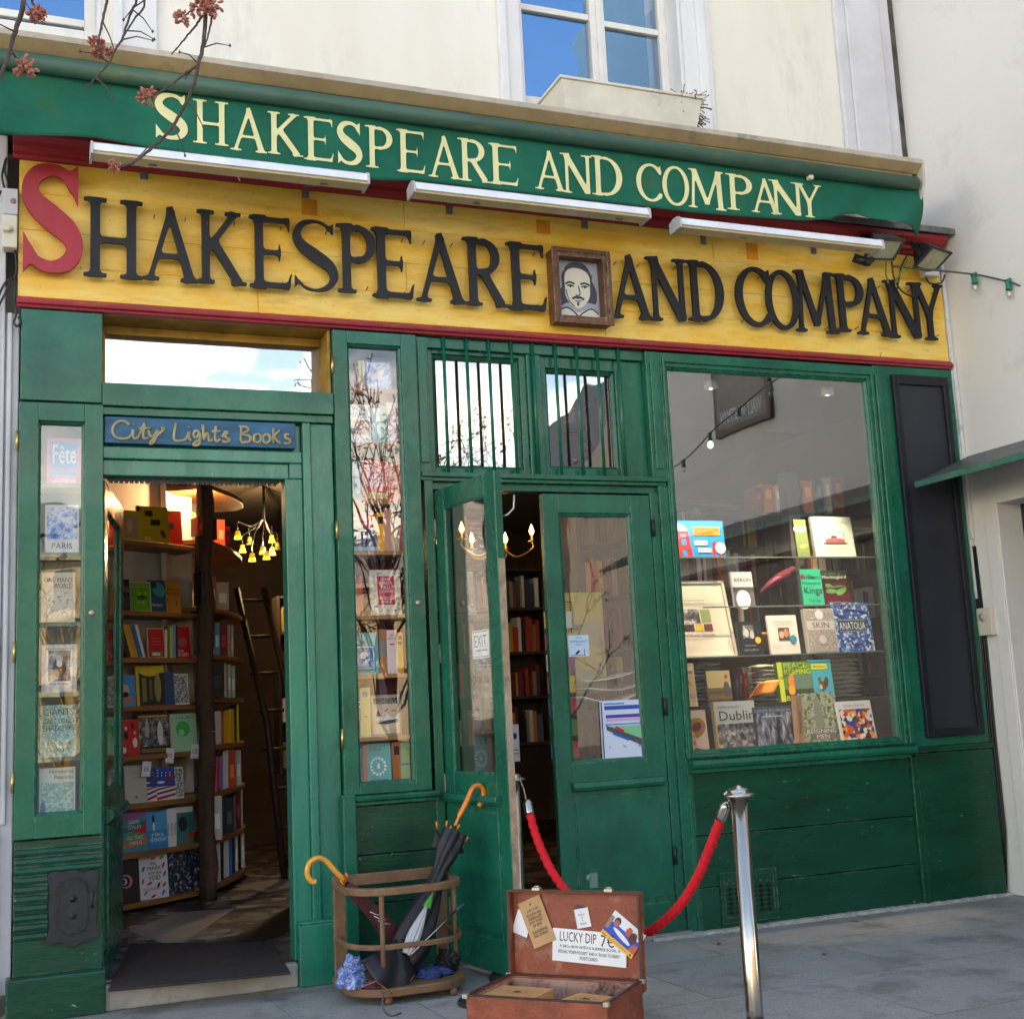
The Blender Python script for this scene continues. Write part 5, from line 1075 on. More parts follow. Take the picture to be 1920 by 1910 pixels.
def noisem(name, cols, scale, rough=.5, voro=False, stretch=(1, 1, 1)):
    m = bpy.data.materials.new(name); m.use_nodes = True; n, l = m.node_tree.nodes, m.node_tree.links; b = n['Principled BSDF']; b.inputs['Roughness'].default_value = rough
    g = n.new('ShaderNodeNewGeometry'); mp_ = n.new('ShaderNodeMapping'); mp_.inputs['Scale'].default_value = stretch; l.new(g.outputs['Position'], mp_.inputs[0])
    if voro: x = n.new('ShaderNodeTexVoronoi'); x.inputs['Scale'].default_value = scale; s_ = n.new('ShaderNodeSeparateColor'); l.new(mp_.outputs[0], x.inputs[0]); l.new(x.outputs['Color'], s_.inputs[0]); src = s_.outputs[0]
    else: x = n.new('ShaderNodeTexNoise'); x.inputs['Scale'].default_value = scale; x.inputs['Detail'].default_value = 5; x.inputs['Roughness'].default_value = .65; l.new(mp_.outputs[0], x.inputs[0]); src = x.outputs[0]
    cr_ = n.new('ShaderNodeValToRGB'); cr_.color_ramp.interpolation = 'CONSTANT' if voro else 'LINEAR'; e = cr_.color_ramp.elements
    lo, hi = (0, 1) if voro else (.32, .66)
    for i, c in enumerate(cols):
        pos = lo+(hi-lo)*i/(len(cols) if voro else len(cols)-1)
        q_ = e[i] if i < 2 else e.new(pos); q_.position = pos; q_.color = (*s2l(c), 1)
    l.new(src, cr_.inputs[0]); l.new(cr_.outputs[0], b.inputs['Base Color']); return m
BW = noisem('halftone_photo', [(15, 15, 18), (70, 70, 74), (140, 140, 142), (215, 215, 212)], 22)
BWB = noisem('blue_grey_photo', [(10, 12, 20), (50, 56, 76), (120, 128, 150), (200, 204, 215)], 18, stretch=(2.2, 1, .5))
TILEB = noisem('blue_white_tilework', [(20, 50, 120), (50, 100, 190), (120, 165, 225), (40, 80, 160), (200, 215, 235)], 60, voro=True)
LEAFY = noisem('leaf_ornament', [(40, 60, 30), (120, 140, 90), (205, 210, 190), (80, 110, 40)], 32)
BLOBS = noisem('colour_collage', [(225, 90, 30), (235, 230, 220), (40, 60, 150), (180, 30, 60), (250, 160, 60), (20, 20, 25), (240, 240, 235), (90, 60, 40)], 34, voro=True)
SWIRL = noisem('grey_filigree', [(90, 82, 75), (200, 195, 190), (120, 112, 105), (225, 222, 218)], 75)
MARBL = noisem('marbled_paper', [(60, 110, 110), (210, 205, 170), (235, 230, 215), (120, 60, 50)], 48)
DOTS = noisem('dotted_jacket', [(130, 190, 180), (170, 215, 205), (120, 175, 165)], 90, voro=True)
LEOP = noisem('black_white_leaf_pattern', [(20, 18, 18), (235, 235, 230), (25, 22, 22), (240, 240, 236)], 52)
NAVYP = noisem('navy_feather_pattern', [(14, 18, 34), (16, 22, 44), (30, 38, 70), (190, 190, 200)], 46)
WARM = noisem('sepia_portrait', [(60, 30, 20), (170, 80, 40), (225, 160, 120), (240, 205, 170)], 14)
SKYC = noisem('blue_white_landscape', [(40, 90, 190), (120, 170, 235), (235, 240, 245), (60, 110, 200)], 18)

# ---- left glazed case
def caseA(row, L, T_, R_, B, col, label, art, **k): return px_book(L, T_, R_, B, .09, CASEZ[row]+.0005, col, label, art, t=.022, lean=4, **k)
caseA(0, 87, 817, 153, 907, (196, 110, 170), 'pink and blue hardback on the top shelf of the left glass case', [('r', .12, .36, .88, .92, (20, 150, 215)), ('t', 'Fête', .18, .46, .84, .86, WH), ('r', .12, .18, .88, .32, (20, 150, 215)), ('t', 'ROGER VAILLAND', .16, .22, .84, .275, (30, 60, 120)), ('t', 'author of THE LAW', .16, .06, .84, .12, WH)])
caseA(1, 84, 943, 148, 1036, (225, 228, 226), 'white illustrated hardback on the second shelf of the left glass case', [('r', .05, .30, .95, .96, SKYC), ('t', 'PARIS', .2, .1, .8, .22, (60, 60, 70))])
caseA(2, 77, 1070, 141, 1166, (222, 205, 172), 'cream jacketed hardback titled in dark capitals in the left glass case', [('t', 'ONE MAN\'S', .08, .80, .92, .90, (70, 60, 50)), ('t', 'WORLD', .35, .68, .92, .78, (70, 60, 50)), ('r', .1, .1, .9, .6, MARBL)])
caseA(4, 75, 1320, 143, 1418, DOTS, 'pale green dotted hardback lettered in dark green in the left glass case', [('t', 'GIANTS', .08, .80, .92, .93, (30, 70, 66)), ('t', 'CAST LONG', .08, .64, .92, .74, (30, 70, 66)), ('t', 'SHADOWS', .08, .50, .92, .61, (30, 70, 66)), ('t', 'R.H. Bruce', .2, .22, .85, .31, (40, 80, 76)), ('t', 'Lockhart', .2, .10, .8, .19, (40, 80, 76))])
caseA(5, 73, 1437, 141, 1525, (196, 222, 218), 'pale blue hardback with ring pattern at the bottom of the left case', [('t', 'Harnessing', .28, .86, .95, .95, (25, 45, 50)), ('t', 'Peacocks', .42, .75, .95, .84, (25, 45, 50)), ('r', .05, .05, .95, .68, DOTS), ('p', [(.02, .0), (.16, .0), (.18, .16), (.12, .34), (.04, .2)], (30, 110, 180))])
fph = thing('framed_photograph', 'small distressed white frame with an old portrait photograph in the left case', 'photo frame', F(111, 1297, .07))
a, b_ = F(77, 1297, .07), F(145, 1207, .07); a[2] = CASEZ[3]+.0005
build('frame', frame_ring(MB(), a[0], b_[0], a[2], b_[2], a[0]+.022, b_[0]-.022, a[2]+.03, b_[2]-.022, .065, .083), mat('distressed_white', (.62, .60, .56), .6, var=.3, vscale=30, wear=1, wearcol=(.3, .2, .05)), fph, bevel=.002)
build('photograph', art_mesh([('r', 0, 0, 1, 1, (238, 238, 235)), ('r', .08, .14, .92, .96, BW), ('e', .5, .5, .26, .4, 0, (40, 40, 42)), ('e', .5, .72, .13, .17, 0, (190, 188, 184)), ('e', .5, .6, .11, .13, 0, (225, 224, 220)), ('t', 'Walt Whitman', .15, .03, .85, .11, (60, 60, 60))], b_[0]-a[0]-.044, b_[2]-a[2]-.052, Matrix.Translation((a[0]+.022, .078, a[2]+.03)), -.0), None, fph, fixn=False)

# ---- narrow glazed bookcase
def caseC(row, L, T_, R_, B, col, label, art=None, spine=False, Y=.09, **k): return px_book(L, T_, R_, B, Y, SHZ[row]+.0005, col, label+' in the narrow bookcase', art, t=.024, lean=0 if spine else 5, spine=spine, **k)
S_ = True
caseC(0, 652, 687, 664, 725, (190, 130, 130), 'dusty pink spine, top shelf,', None, S_); caseC(0, 664, 680, 673, 725, (96, 40, 34), 'dark red spine, top shelf,', None, S_); caseC(0, 673, 668, 685, 725, (205, 190, 150), 'beige spine beside the blue cover, top shelf,', None, S_)
caseC(0, 688, 666, 736, 725, (70, 120, 210), 'blue and white hardback, top shelf,', [('r', .05, .05, .95, .95, SKYC), ('e', .45, .55, .3, .12, 40, WH)])
caseC(1, 652, 753, 697, 830, (240, 240, 234), 'white hardback with orange sketch and dark capitals', [('t', 'IRWIN', .02, .83, .80, .95, (70, 60, 70)), ('t', 'SHAW', .02, .70, .80, .81, (70, 60, 70)), ('r', .05, .25, .95, .62, noisem('orange_sketch', [(240, 240, 230), (230, 150, 90), (120, 150, 170), (240, 200, 150)], 40))])
caseC(1, 699, 762, 714, 831, (200, 225, 230), 'pale blue spine beside the white hardback', None, S_); caseC(1, 714, 757, 728, 831, (80, 150, 130), 'sea green spine, second shelf,', None, S_); caseC(1, 728, 750, 744, 831, (225, 195, 205), 'pale pink spine, second shelf,', None, S_)
caseC(2, 655, 862, 664, 935, (90, 130, 160), 'grey blue spine, third shelf,', None, S_); caseC(2, 664, 858, 679, 935, (70, 120, 125), 'grey green lettered spine, third shelf,', [('r', .2, .2, .8, .8, (200, 210, 205))], S_)
caseC(2, 680, 856, 731, 934, (205, 75, 62), 'coral red hardback with white script title', [('t', 'The', .2, .74, .7, .90, WH), ('t', 'Road', .2, .56, .8, .74, WH), ('t', 'Awaits', .05, .38, .85, .57, WH), ('r', .1, .08, .92, .22, (215, 190, 120))])
caseC(2, 732, 862, 752, 935, (205, 96, 60), 'burnt orange spine, third shelf,', None, S_)
caseC(3, 658, 958, 707, 1030, (196, 30, 55), 'red and indigo hardback with white crescents', [('r', 0, 0, 1, .14, (150, 190, 220)), ('r', 0, .14, 1, .62, (45, 48, 84)), ('e', .3, .5, .12, .05, 30, WH), ('e', .62, .4, .14, .06, -20, WH), ('e', .3, .26, .12, .05, 10, WH), ('e', .75, .22, .1, .05, 60, (190, 190, 200)), ('t', 'Everything', .05, .82, .7, .94, WH), ('t', 'Country', .2, .68, .85, .80, WH)])
caseC(3, 708, 956, 722, 1030, (240, 170, 15), 'bright yellow spine with a black label', [('r', .2, .72, .85, .9, BK)], S_); caseC(3, 722, 948, 740, 1030, (205, 150, 130), 'tall dusty salmon spine', None, S_); caseC(3, 740, 962, 748, 1030, (150, 165, 110), 'olive spine, fourth shelf,', None, S_); caseC(3, 748, 968, 756, 1030, (190, 90, 95), 'rose spine, fourth shelf,', None, S_)
caseC(4, 661, 1072, 669, 1150, (130, 195, 185), 'pale turquoise spine, fifth shelf,', None, S_); caseC(4, 669, 1076, 681, 1150, (200, 80, 62), 'coral spine leaning at the left of the fifth shelf', None, S_)
caseC(4, 696, 1062, 754, 1149, MARBL, 'marbled patterned hardback with a red title panel', [('r', .22, .22, .82, .88, (235, 230, 220)), ('r', .24, .235, .80, .865, (196, 32, 62)), ('t', 'THE', .40, .76, .66, .83, WH), ('t', 'BIRDS', .32, .67, .72, .74, WH), ('t', 'FALL', .36, .58, .70, .65, WH), ('t', 'DOWN', .30, .49, .74, .56, WH), ('t', 'REBECCA', .30, .35, .76, .41, WH), ('t', 'WEST', .38, .27, .68, .33, WH)])
caseC(5, 664, 1178, 712, 1258, (50, 160, 165), 'turquoise hardback with a blue woodcut panel', [('r', .02, .14, .80, .66, WH), ('r', .05, .16, .77, .64, (25, 120, 190)), ('e', .4, .46, .18, .12, 20, WH), ('e', .5, .3, .2, .06, 40, (190, 220, 240)), ('t', 'LEONARD', .02, .02, .9, .08, WH)])
caseC(5, 713, 1174, 727, 1258, (178, 112, 60), 'tan spine with a grey label', [('r', .12, .38, .88, .74, (130, 130, 130))], S_); caseC(5, 727, 1176, 746, 1258, (240, 215, 215), 'white spine lettered in red', [('t', 'MY', .3, .85, .7, .9, (190, 40, 60)), ('t', 'BROTHER', .1, .78, .9, .82, (190, 40, 60)), ('r', .25, .66, .75, .69, (190, 40, 60))], S_); caseC(5, 746, 1180, 757, 1257, (245, 180, 20), 'yellow spine with two black blocks', [('r', .15, .7, .85, .78, BK), ('r', .15, .82, .85, .92, BK)], S_)
caseC(6, 668, 1284, 677, 1374, (50, 85, 105), 'slate blue spine with pale bands', [('r', 0, .62, 1, .64, WH), ('r', 0, .72, 1, .74, WH)], S_); caseC(6, 677, 1282, 696, 1374, (220, 205, 130), 'thick cream yellow spine', [('e', .5, .86, .3, .3, 0, (80, 130, 180)), ('r', .3, .4, .7, .42, (90, 90, 80))], S_)
SEAP = (205, 190, 165)
caseC(6, 697, 1295, 754, 1372, (150, 135, 110), 'brown bordered hardback with mountains and gulls', [('r', .06, .05, .94, .95, SEAP), ('r', .10, .78, .90, .93, (40, 40, 40)), ('t', 'THE EARLY', .16, .87, .84, .92, SEAP), ('t', 'SEAPEOPLE', .14, .79, .86, .855, SEAP), ('r', .12, .14, .88, .76, (225, 195, 165)), ('p', [(.14, .38), (.3, .5), (.42, .42), (.55, .52), (.7, .42), (.86, .46), (.86, .38)], (235, 232, 225)), ('p', [(.12, .30), (.5, .37), (.88, .40), (.88, .32), (.5, .28)], (50, 60, 60)), ('p', [(.16, .48), (.24, .64), (.32, .48)], (45, 55, 50)), ('p', [(.45, .60), (.60, .68), (.55, .62), (.48, .58)], (60, 60, 60)), ('p', [(.66, .58), (.76, .62), (.86, .58), (.76, .59)], (90, 80, 70))])
caseC(6, 756, 1288, 766, 1371, (24, 26, 66), 'navy spine at the right of the seventh shelf', None, S_)
caseC(7, 671, 1396, 682, 1463, (70, 100, 105), 'slate grey spine, bottom shelf,', None, S_); caseC(7, 682, 1390, 690, 1462, (190, 125, 80), 'thin light brown spine, bottom shelf,', None, S_)
caseC(7, 690, 1386, 735, 1460, (10, 165, 165), 'turquoise hardback with a white wreath', [('t', 'OVER THE', .1, .90, .8, .96, (20, 60, 66)), ('t', 'BRIDGE', .1, .82, .6, .88, (20, 60, 66))]+[('e', .45+.30*math.cos(i*math.pi/7), .42+.21*math.sin(i*math.pi/7), .065, .05, i*40, (215, 235, 232)) for i in range(14)]+[('p', [(.40, .36), (.52, .36), (.50, .5), (.42, .48)], WH), ('r', .1, .06, .85, .09, (30, 90, 95))])
caseC(7, 737, 1384, 753, 1458, (175, 100, 50), 'copper brown spine with a black label', [('r', .2, .68, .8, .9, (30, 24, 20))], S_); caseC(7, 753, 1386, 770, 1458, (150, 190, 120), 'mint green spine with a blue band', [('r', 0, .42, 1, .46, (40, 90, 190))], S_)

# ================================================================ INTERIOR BEHIND THE LEFT DOORWAY
b1a, b1b = (.55, 2.14), (1.24, 2.62); b2a, b2b = (1.28, 2.55), (1.80, 3.9)
BAY1 = [VP(300, y_, b1a, b1b)[2] for y_ in (1018, 1147, 1233, 1322, 1412, 1501, 1591, 1683)]
BAY2 = [VP(425, y_, b2a, b2b)[2] for y_ in (1030, 1148, 1231, 1308, 1393, 1478, 1563, 1645)]
d1_ = Vector((b1b[0]-b1a[0], b1b[1]-b1a[1])).normalized(); n1 = Vector((-d1_.y, d1_.x))
bc = thing('bookcase', 'curving wall of pine shelves on white plaster inside the left doorway', 'bookcase', (.95, 2.5, .12))
PLAST = mat('interior_plaster', (.72, .68, .60), .9, var=.15, vscale=3, bump=.4)
def P2(a, d_, s, n_, t_): return (a[0]+d_.x*s+n_.x*t_, a[1]+d_.y*s+n_.y*t_)
L1 = (Vector(b1b)-Vector(b1a)).length
pb = MB(); pb.extr_z([P2(b1a, d1_, -.8, n1, .26), P2(b1a, d1_, L1+.15, n1, .26), P2(b1a, d1_, L1+.15, n1, .30), P2(b1a, d1_, -.8, n1, .30)], .12, 3.3)
d2_ = Vector((b2b[0]-b2a[0], b2b[1]-b2a[1])).normalized(); n2 = Vector((-d2_.y, d2_.x)); L2 = (Vector(b2b)-Vector(b2a)).length
pb.extr_z([P2(b2a, d2_, 0, n2, .30), P2(b2a, d2_, L2*.75, n2, .30), P2(b2a, d2_, L2*.75, n2, .34), P2(b2a, d2_, 0, n2, .34)], .12, 3.3)
build('back_wall', pb, PLAST, bc)
for z in BAY1: build('shelf', MB().extr_z([P2(b1a, d1_, -.7, n1, 0), P2(b1a, d1_, L1*.5, n1, -.025), P2(b1a, d1_, L1, n1, .0), P2(b1a, d1_, L1, n1, .26), P2(b1a, d1_, -.7, n1, .26)], z-.034, z), SHELF, bc, bevel=.004)
for k, z in enumerate([BAY2[0]+.40]+BAY2):
    cur = [(0, 0), (L2*.25, -.03), (L2*.5, -.045), (L2*.75, -.02), (L2*.92, .04), (L2, .14), (L2, .30)]
    if k == 0: cur = [(0, -.02), (L2*.3, -.10), (L2*.55, -.10), (L2*.7, .0), (L2*.72, .2)]
    Pq = [P2(b2a, d2_, s, n2, t_) for s, t_ in crom(cur, 4)]+[P2(b2a, d2_, 0, n2, .30)]
    build('shelf', MB().extr_z(Pq, z-.034, z), SHELF, bc, bevel=.004)
pc = VP(372, 1680, b1a, b1b); px0 = 1.245
PT = MB()
for k in range(14):
    z0, z1 = .12+k*.23, .12+(k+1)*.23; j = .012*math.sin(k*1.7)
    PT.tube([(px0+j, 2.50, z0), (px0+.012*math.sin((k+1)*1.7), 2.50, z1)], [.062+.006*math.sin(k*2.3), .062+.006*math.sin((k+1)*2.3)], 7, cap=(k in (0, 13)))
build('timber_post', PT, mat('rough_brown_timber', (.085, .048, .030), .8, var=.5, vscale=5, bump=1.5, bscale=18, stretch=(3, 3, .5)), label='knotted dark timber post between the two runs of shelves', cat='post')
PLN1 = (b1a, b1b)
def bay1(row, L, T_, R_, col, label, art=None, spine=False, t=.02, yaw=None, lean=7, **k):
    z = BAY1[row]; xm = (L+R_)/2
    a = VP(L, 1400, *PLN1); c = VP(R_, 1400, *PLN1); a = (a[0]+n1.x*.02, a[1]+n1.y*.02+.0)
    dist = a[1]+6.586; w = (R_-L)/2336*dist*1.03*1.06
    zt = F(xm, T_, (a[1]+c[1])/2)[2]; h = max(.05, zt-z); yv = 18 if yaw is None else yaw
    if spine: return spine_book((a[0], a[1], z+.0005), w*.98, h, .15, col, label, yaw=yv, art=art, **k)
    return book((a[0], a[1]+.03, z+.0005), w, h, t, col, label, yaw=yv, lean=lean, art=art, **k)
YE = (220, 185, 40)
bay1(0, 236, 955, 270, YE, 'yellow book with a cream picture, far left of the topmost shelf', [('r', .1, .1, .8, .85, (190, 165, 120)), ('e', .35, .5, .15, .35, 0, (225, 190, 150))])
bay1(0, 264, 948, 320, (205, 175, 35), 'large yellow book with dark postage labels on the topmost shelf', [('r', 0, 0, .10, 1, (25, 20, 22)), ('r', .25, .72, .5, .88, (50, 30, 30)), ('r', .42, .48, .72, .64, (40, 25, 30)), ('e', .8, .25, .08, .14, 20, (130, 50, 30)), ('r', .2, .06, .4, .16, (225, 205, 120))])
bay1(0, 312, 955, 348, (190, 40, 22), 'orange red book against the timber post on the topmost shelf', [('e', .45, .55, .18, .18, 0, (50, 15, 15))])
bay1(1, 232, 1084, 248, BK, 'black paperback half hidden behind the open leaf, second shelf down', [('t', 'SS', .2, .6, .9, .75, (220, 150, 40)), ('r', .1, .1, .9, .45, (60, 60, 60))])
bay1(1, 249, 1089, 286, (225, 230, 190), 'lime green book with yellow curls on the second shelf down', [('r', .04, .03, .96, .97, (90, 175, 40)), ('t', 'Nick', .3, .86, .7, .92, (225, 215, 40)), ('t', 'Hornby', .12, .78, .88, .86, (225, 215, 40)), ('t', '31', .28, .42, .78, .66, (240, 220, 40)), ('t', 'songs', .3, .24, .74, .34, (240, 220, 40)), ('e', .55, .47, .26, .1, 0, (20, 90, 50))])
bay1(1, 286, 1086, 316, (10, 80, 110), 'teal sea coloured paperback between lime and orange books', [('e', .6, .7, .35, .45, 30, (30, 160, 170)), ('e', .3, .85, .2, .2, 0, (10, 30, 50)), ('t', 'Home', .08, .18, .75, .28, WH)])
bay1(1, 313, 1088, 344, (222, 145, 30), 'orange paperback with black lettering by the timber post', [('t', 'Alison', .25, .70, .9, .80, (80, 25, 20)), ('t', 'Moore', .2, .55, .92, .66, (80, 25, 20)), ('e', .25, .4, .03, .1, 0, (120, 40, 20)), ('e', .75, .3, .03, .1, 0, (120, 40, 20))])
for i, (L, c_, rr) in enumerate(((236, (25, 22, 22), 16), (243, (225, 165, 30), 17), (250, (215, 150, 30), 18), (259, (20, 110, 180), 22), (264, (235, 240, 240), 23))):
    bay1(2, L, 1170, L+7, c_, ['black', 'yellow', 'amber', 'blue', 'white'][i]+' spine slanting on the third shelf down', None, True)
    o = bpy.context.scene.collection.objects[-1]
for o in [o for o in COL.objects if o.get('label', '').endswith('slanting on the third shelf down')]:
    o.rotation_euler = (0, -R(14), R(0)); o.location.x += .02
bay1(2, 283, 1176, 313, (225, 200, 170), 'red book with cream border and green stamp on the third shelf down', [('r', .04, .03, .96, .97, (205, 25, 35)), ('r', .15, .06, .85, .22, (90, 130, 90)), ('r', .25, .08, .7, .18, (220, 225, 220)), ('r', .25, .55, .75, .56, (235, 150, 150)), ('r', .25, .65, .75, .66, (235, 150, 150)), ('r', .25, .45, .75, .46, (235, 150, 150))])
for i, (L, R_, T_, c_, n_) in enumerate(((314, 318, 1180, (235, 225, 220), 'thin white'), (318, 323, 1174, (60, 140, 60), 'green'), (323, 328, 1174, (225, 205, 60), 'pale yellow'), (328, 334, 1172, (110, 160, 220), 'light blue'), (334, 338, 1172, (20, 24, 50), 'dark navy'))):
    bay1(2, L, T_, R_, c_, n_+' spine between the two red books, third shelf down', None, True)
bay1(2, 338, 1174, 362, (215, 20, 28), 'scarlet book with a pink disc by the timber post', [('e', .45, .52, .32, .35, 0, (190, 90, 90)), ('t', 'EGGERS', .02, .06, .85, .17, WH), ('t', 'DAVE', .02, .2, .5, .27, WH)])
bay1(3, 233, 1264, 257, (60, 150, 215), 'blue book with a bearded cartoon head on the fourth shelf down', [('e', .3, .5, .28, .42, 0, (200, 190, 170)), ('e', .3, .38, .22, .18, 0, (20, 20, 22)), ('e', .45, .2, .4, .16, 20, (235, 120, 20))])
bay1(3, 262, 1247, 311, (215, 190, 30), 'yellow and black book with a building drawing, fourth shelf down', [('r', .1, 0, 1, .82, (45, 44, 24)), ('e', .5, .84, .35, .14, 0, (225, 200, 40)), ('r', .2, .1, .35, .7, (130, 125, 60)), ('e', .75, .45, .12, .5, 0, (150, 145, 80)), ('r', .45, .15, .55, .65, (110, 105, 50))])
bay1(3, 312, 1258, 332, (50, 75, 130), 'dusk blue paperback tucked behind the leaf patterned one', None)
bay1(3, 321, 1262, 358, WH, 'white book with brown leaf pattern on the fourth shelf down', [('r', .05, .05, .95, .95, LEOP)], t=.03)
bay1(4, 232, 1348, 264, (215, 15, 22), 'red book with little monochrome figures, fifth shelf down', [('e', .3, .55, .12, .2, 0, (20, 15, 15)), ('e', .3, .76, .07, .09, 0, WH), ('e', .75, .35, .13, .26, 0, WH), ('e', .75, .62, .07, .09, 0, (225, 180, 160)), ('e', .65, .82, .08, .16, 0, (70, 30, 30)), ('e', .15, .15, .12, .16, 0, WH)])
bay1(4, 264, 1336, 320, (22, 18, 24), 'wide black magazine with a street photograph, fifth shelf down', [('r', .05, .90, .95, .95, (215, 165, 60)), ('r', .03, .18, .97, .88, BW), ('e', .7, .5, .09, .36, 0, (225, 222, 218)), ('e', .3, .65, .05, .3, 0, (200, 180, 180)), ('r', .1, .10, .9, .12, (190, 160, 60)), ('r', .1, .05, .9, .07, (190, 160, 60))], t=.03)
bay1(4, 318, 1337, 372, (165, 220, 175), 'mint green book with a small green drawing, fifth shelf down', [('r', 0, 0, .16, 1, (225, 150, 170)), ('e', .55, .6, .24, .24, 0, (50, 190, 100)), ('e', .5, .5, .1, .1, 0, (150, 230, 160)), ('t', 'LES JEU', .35, .86, .9, .92, (60, 90, 80))], t=.04)
bay1(5, 240, 1434, 277, (190, 195, 180), 'plain stone grey book with a small triangle, sixth shelf down', [('t', 'Collected', .25, .78, .8, .83, (140, 145, 135)), ('t', 'Poems', .3, .66, .75, .71, (140, 145, 135)), ('p', [(.42, .14), (.58, .14), (.5, .20)], (20, 20, 20))])
FLAG = [('r', 0, 0, 1, .42, (235, 235, 238)), ('p', [(0, .0), (1, .12), (1, .20), (0, .08)], (190, 30, 50)), ('p', [(0, .16), (1, .28), (1, .34), (0, .22)], (20, 30, 90)), ('p', [(0, .3), (1, .40), (1, .44), (0, .36)], (190, 30, 50)), ('e', .3, .55, .2, .06, 0, WH), ('e', .75, .66, .16, .2, 0, (150, 40, 60))]+[('c', .15+.2*(i % 4), .75+.09*(i//4), .03, WH) for i in range(9)]
bay1(5, 277, 1438, 297, (15, 60, 150), 'starry blue striped paperback peeping out at left, sixth shelf down', FLAG); bay1(5, 296, 1438, 331, (15, 70, 170), 'starry blue striped paperback facing out fully, sixth shelf down', FLAG)
bay1(5, 331, 1437, 348, WH, 'black and white blotched book beside the starry paperbacks', [('r', .05, .05, .95, .95, LEOP)])
bay1(6, 234, 1523, 276, (60, 140, 170), 'multicoloured painted cover with blocky white words, seventh shelf down', [('p', [(0, .75), (1, .9), (1, 1), (0, 1)], (160, 90, 150)), ('p', [(0, .6), (1, .8), (1, .6), (0, .5)], (40, 110, 70)), ('p', [(.3, .45), (1, .7), (1, .45)], (200, 30, 70)), ('p', [(0, .2), (1, .35), (1, .2), (0, .1)], (210, 120, 50)), ('p', [(0, .36), (.6, .5), (1, .4), (0, .24)], (110, 150, 80)), ('t', 'DAVID', .3, .72, .72, .81, WH), ('t', 'SZALAY', .25, .59, .8, .68, WH), ('t', 'ALL THAT', .2, .32, .85, .41, WH), ('t', 'MAN IS', .3, .19, .78, .28, WH)])
bay1(6, 277, 1521, 316, (30, 130, 195), 'sky blue photographic paperback, seventh shelf down', [('r', 0, .5, 1, 1, (60, 165, 220)), ('e', .4, .75, .06, .28, 0, (20, 30, 90)), ('e', .4, .6, .05, .2, 0, (235, 230, 225)), ('r', .2, .12, .95, .46, (40, 150, 215)), ('t', 'MRS', .3, .34, .8, .42, WH), ('t', 'HEMINGWAY', .22, .2, .93, .3, WH)])
for i in range(3): bay1(6, 316+i*6, 1516-i, 321.5+i*6, (232, 232, 232), 'white spine with black capitals, one of three on the seventh shelf down', [('t', 'MADE', .25, .3, .75, .62, BK)], True, group='white MADE spines on the seventh shelf down')
bay1(6, 335, 1512, 366, (30, 120, 120), 'teal book with a dark silhouette and red letters, seventh shelf down', [('r', 0, .85, 1, 1, (225, 225, 220)), ('e', .4, .55, .25, .4, 0, (15, 15, 20)), ('e', .85, .25, .2, .2, 0, (200, 50, 30)), ('t', 'MAD', .1, .03, .9, .12, (215, 40, 25))])
bay1(7, 232, 1611, 264, (20, 10, 14), 'black book with pink arcs at the far left of the lowest shelf', [('e', .3, .5, .34, .34, 0, (200, 120, 150)), ('e', .26, .5, .24, .26, 0, (20, 10, 14)), ('e', .2, .5, .15, .16, 0, (230, 190, 205)), ('e', .16, .5, .1, .12, 0, (20, 10, 14))])
bay1(7, 267, 1603, 316, (226, 226, 232), 'white book strewn with coloured capsules on the lowest shelf', [('e', u, v, .10, .04, a_, c_) for u, v, a_, c_ in ((.15, .7, 60, (30, 90, 150)), (.85, .75, 70, (190, 30, 60)), (.88, .55, 60, (40, 110, 170)), (.12, .42, 80, (215, 110, 70)), (.35, .36, 30, (200, 30, 50)), (.65, .3, 60, (30, 40, 100)), (.85, .3, 50, (210, 90, 60)), (.2, .15, 40, (90, 160, 90)), (.8, .12, 60, (30, 120, 190)), (.5, .93, 10, (215, 110, 70)), (.8, .93, 30, (70, 150, 90)), (.45, .06, 20, (190, 50, 70)))]+[('t', 'the', .38, .78, .58, .86, BK), ('t', 'MARK', .28, .66, .76, .75, BK), ('t', 'and the', .3, .56, .76, .64, BK), ('t', 'VOID', .3, .43, .72, .53, BK), ('t', 'PAUL MURRAY', .12, .2, .7, .26, (190, 60, 140))])
for i, (L, R_) in enumerate(((316, 330), (328, 347), (344, 378))): bay1(7, L, 1599-2*i, R_, NAVYP, ['navy feather patterned paperback nearest the capsule book', 'middle navy feather patterned paperback, lowest shelf', 'navy feather patterned paperback fully shown beside the post'][i], None)
for (px, py, s_, lb) in ((272, 1430, '£6', 'left'), (316, 1405, '10', 'middle'), (363, 1397, '12', 'right')):
    p_ = VP(px, py+8, *PLN1); T = Matrix.Translation((p_[0], p_[1]-.03, p_[2]-.06)) @ Matrix.Rotation(R(14), 4, 'Z') @ Matrix.Rotation(R(7), 4, 'Y')
    t_ = MB().mat(PAPER); t_.T = T; t_.box(-.03, .03, 0, .001, 0, .10); t_.T = None; put_text(t_, s_, -.016, .016, .035, .065, T, -.0006, INK)
    build('price_tag', t_, None, None, 'white paper price tag hanging off the fifth shelf at its %s' % lb, cat='price tag', fixn=False)
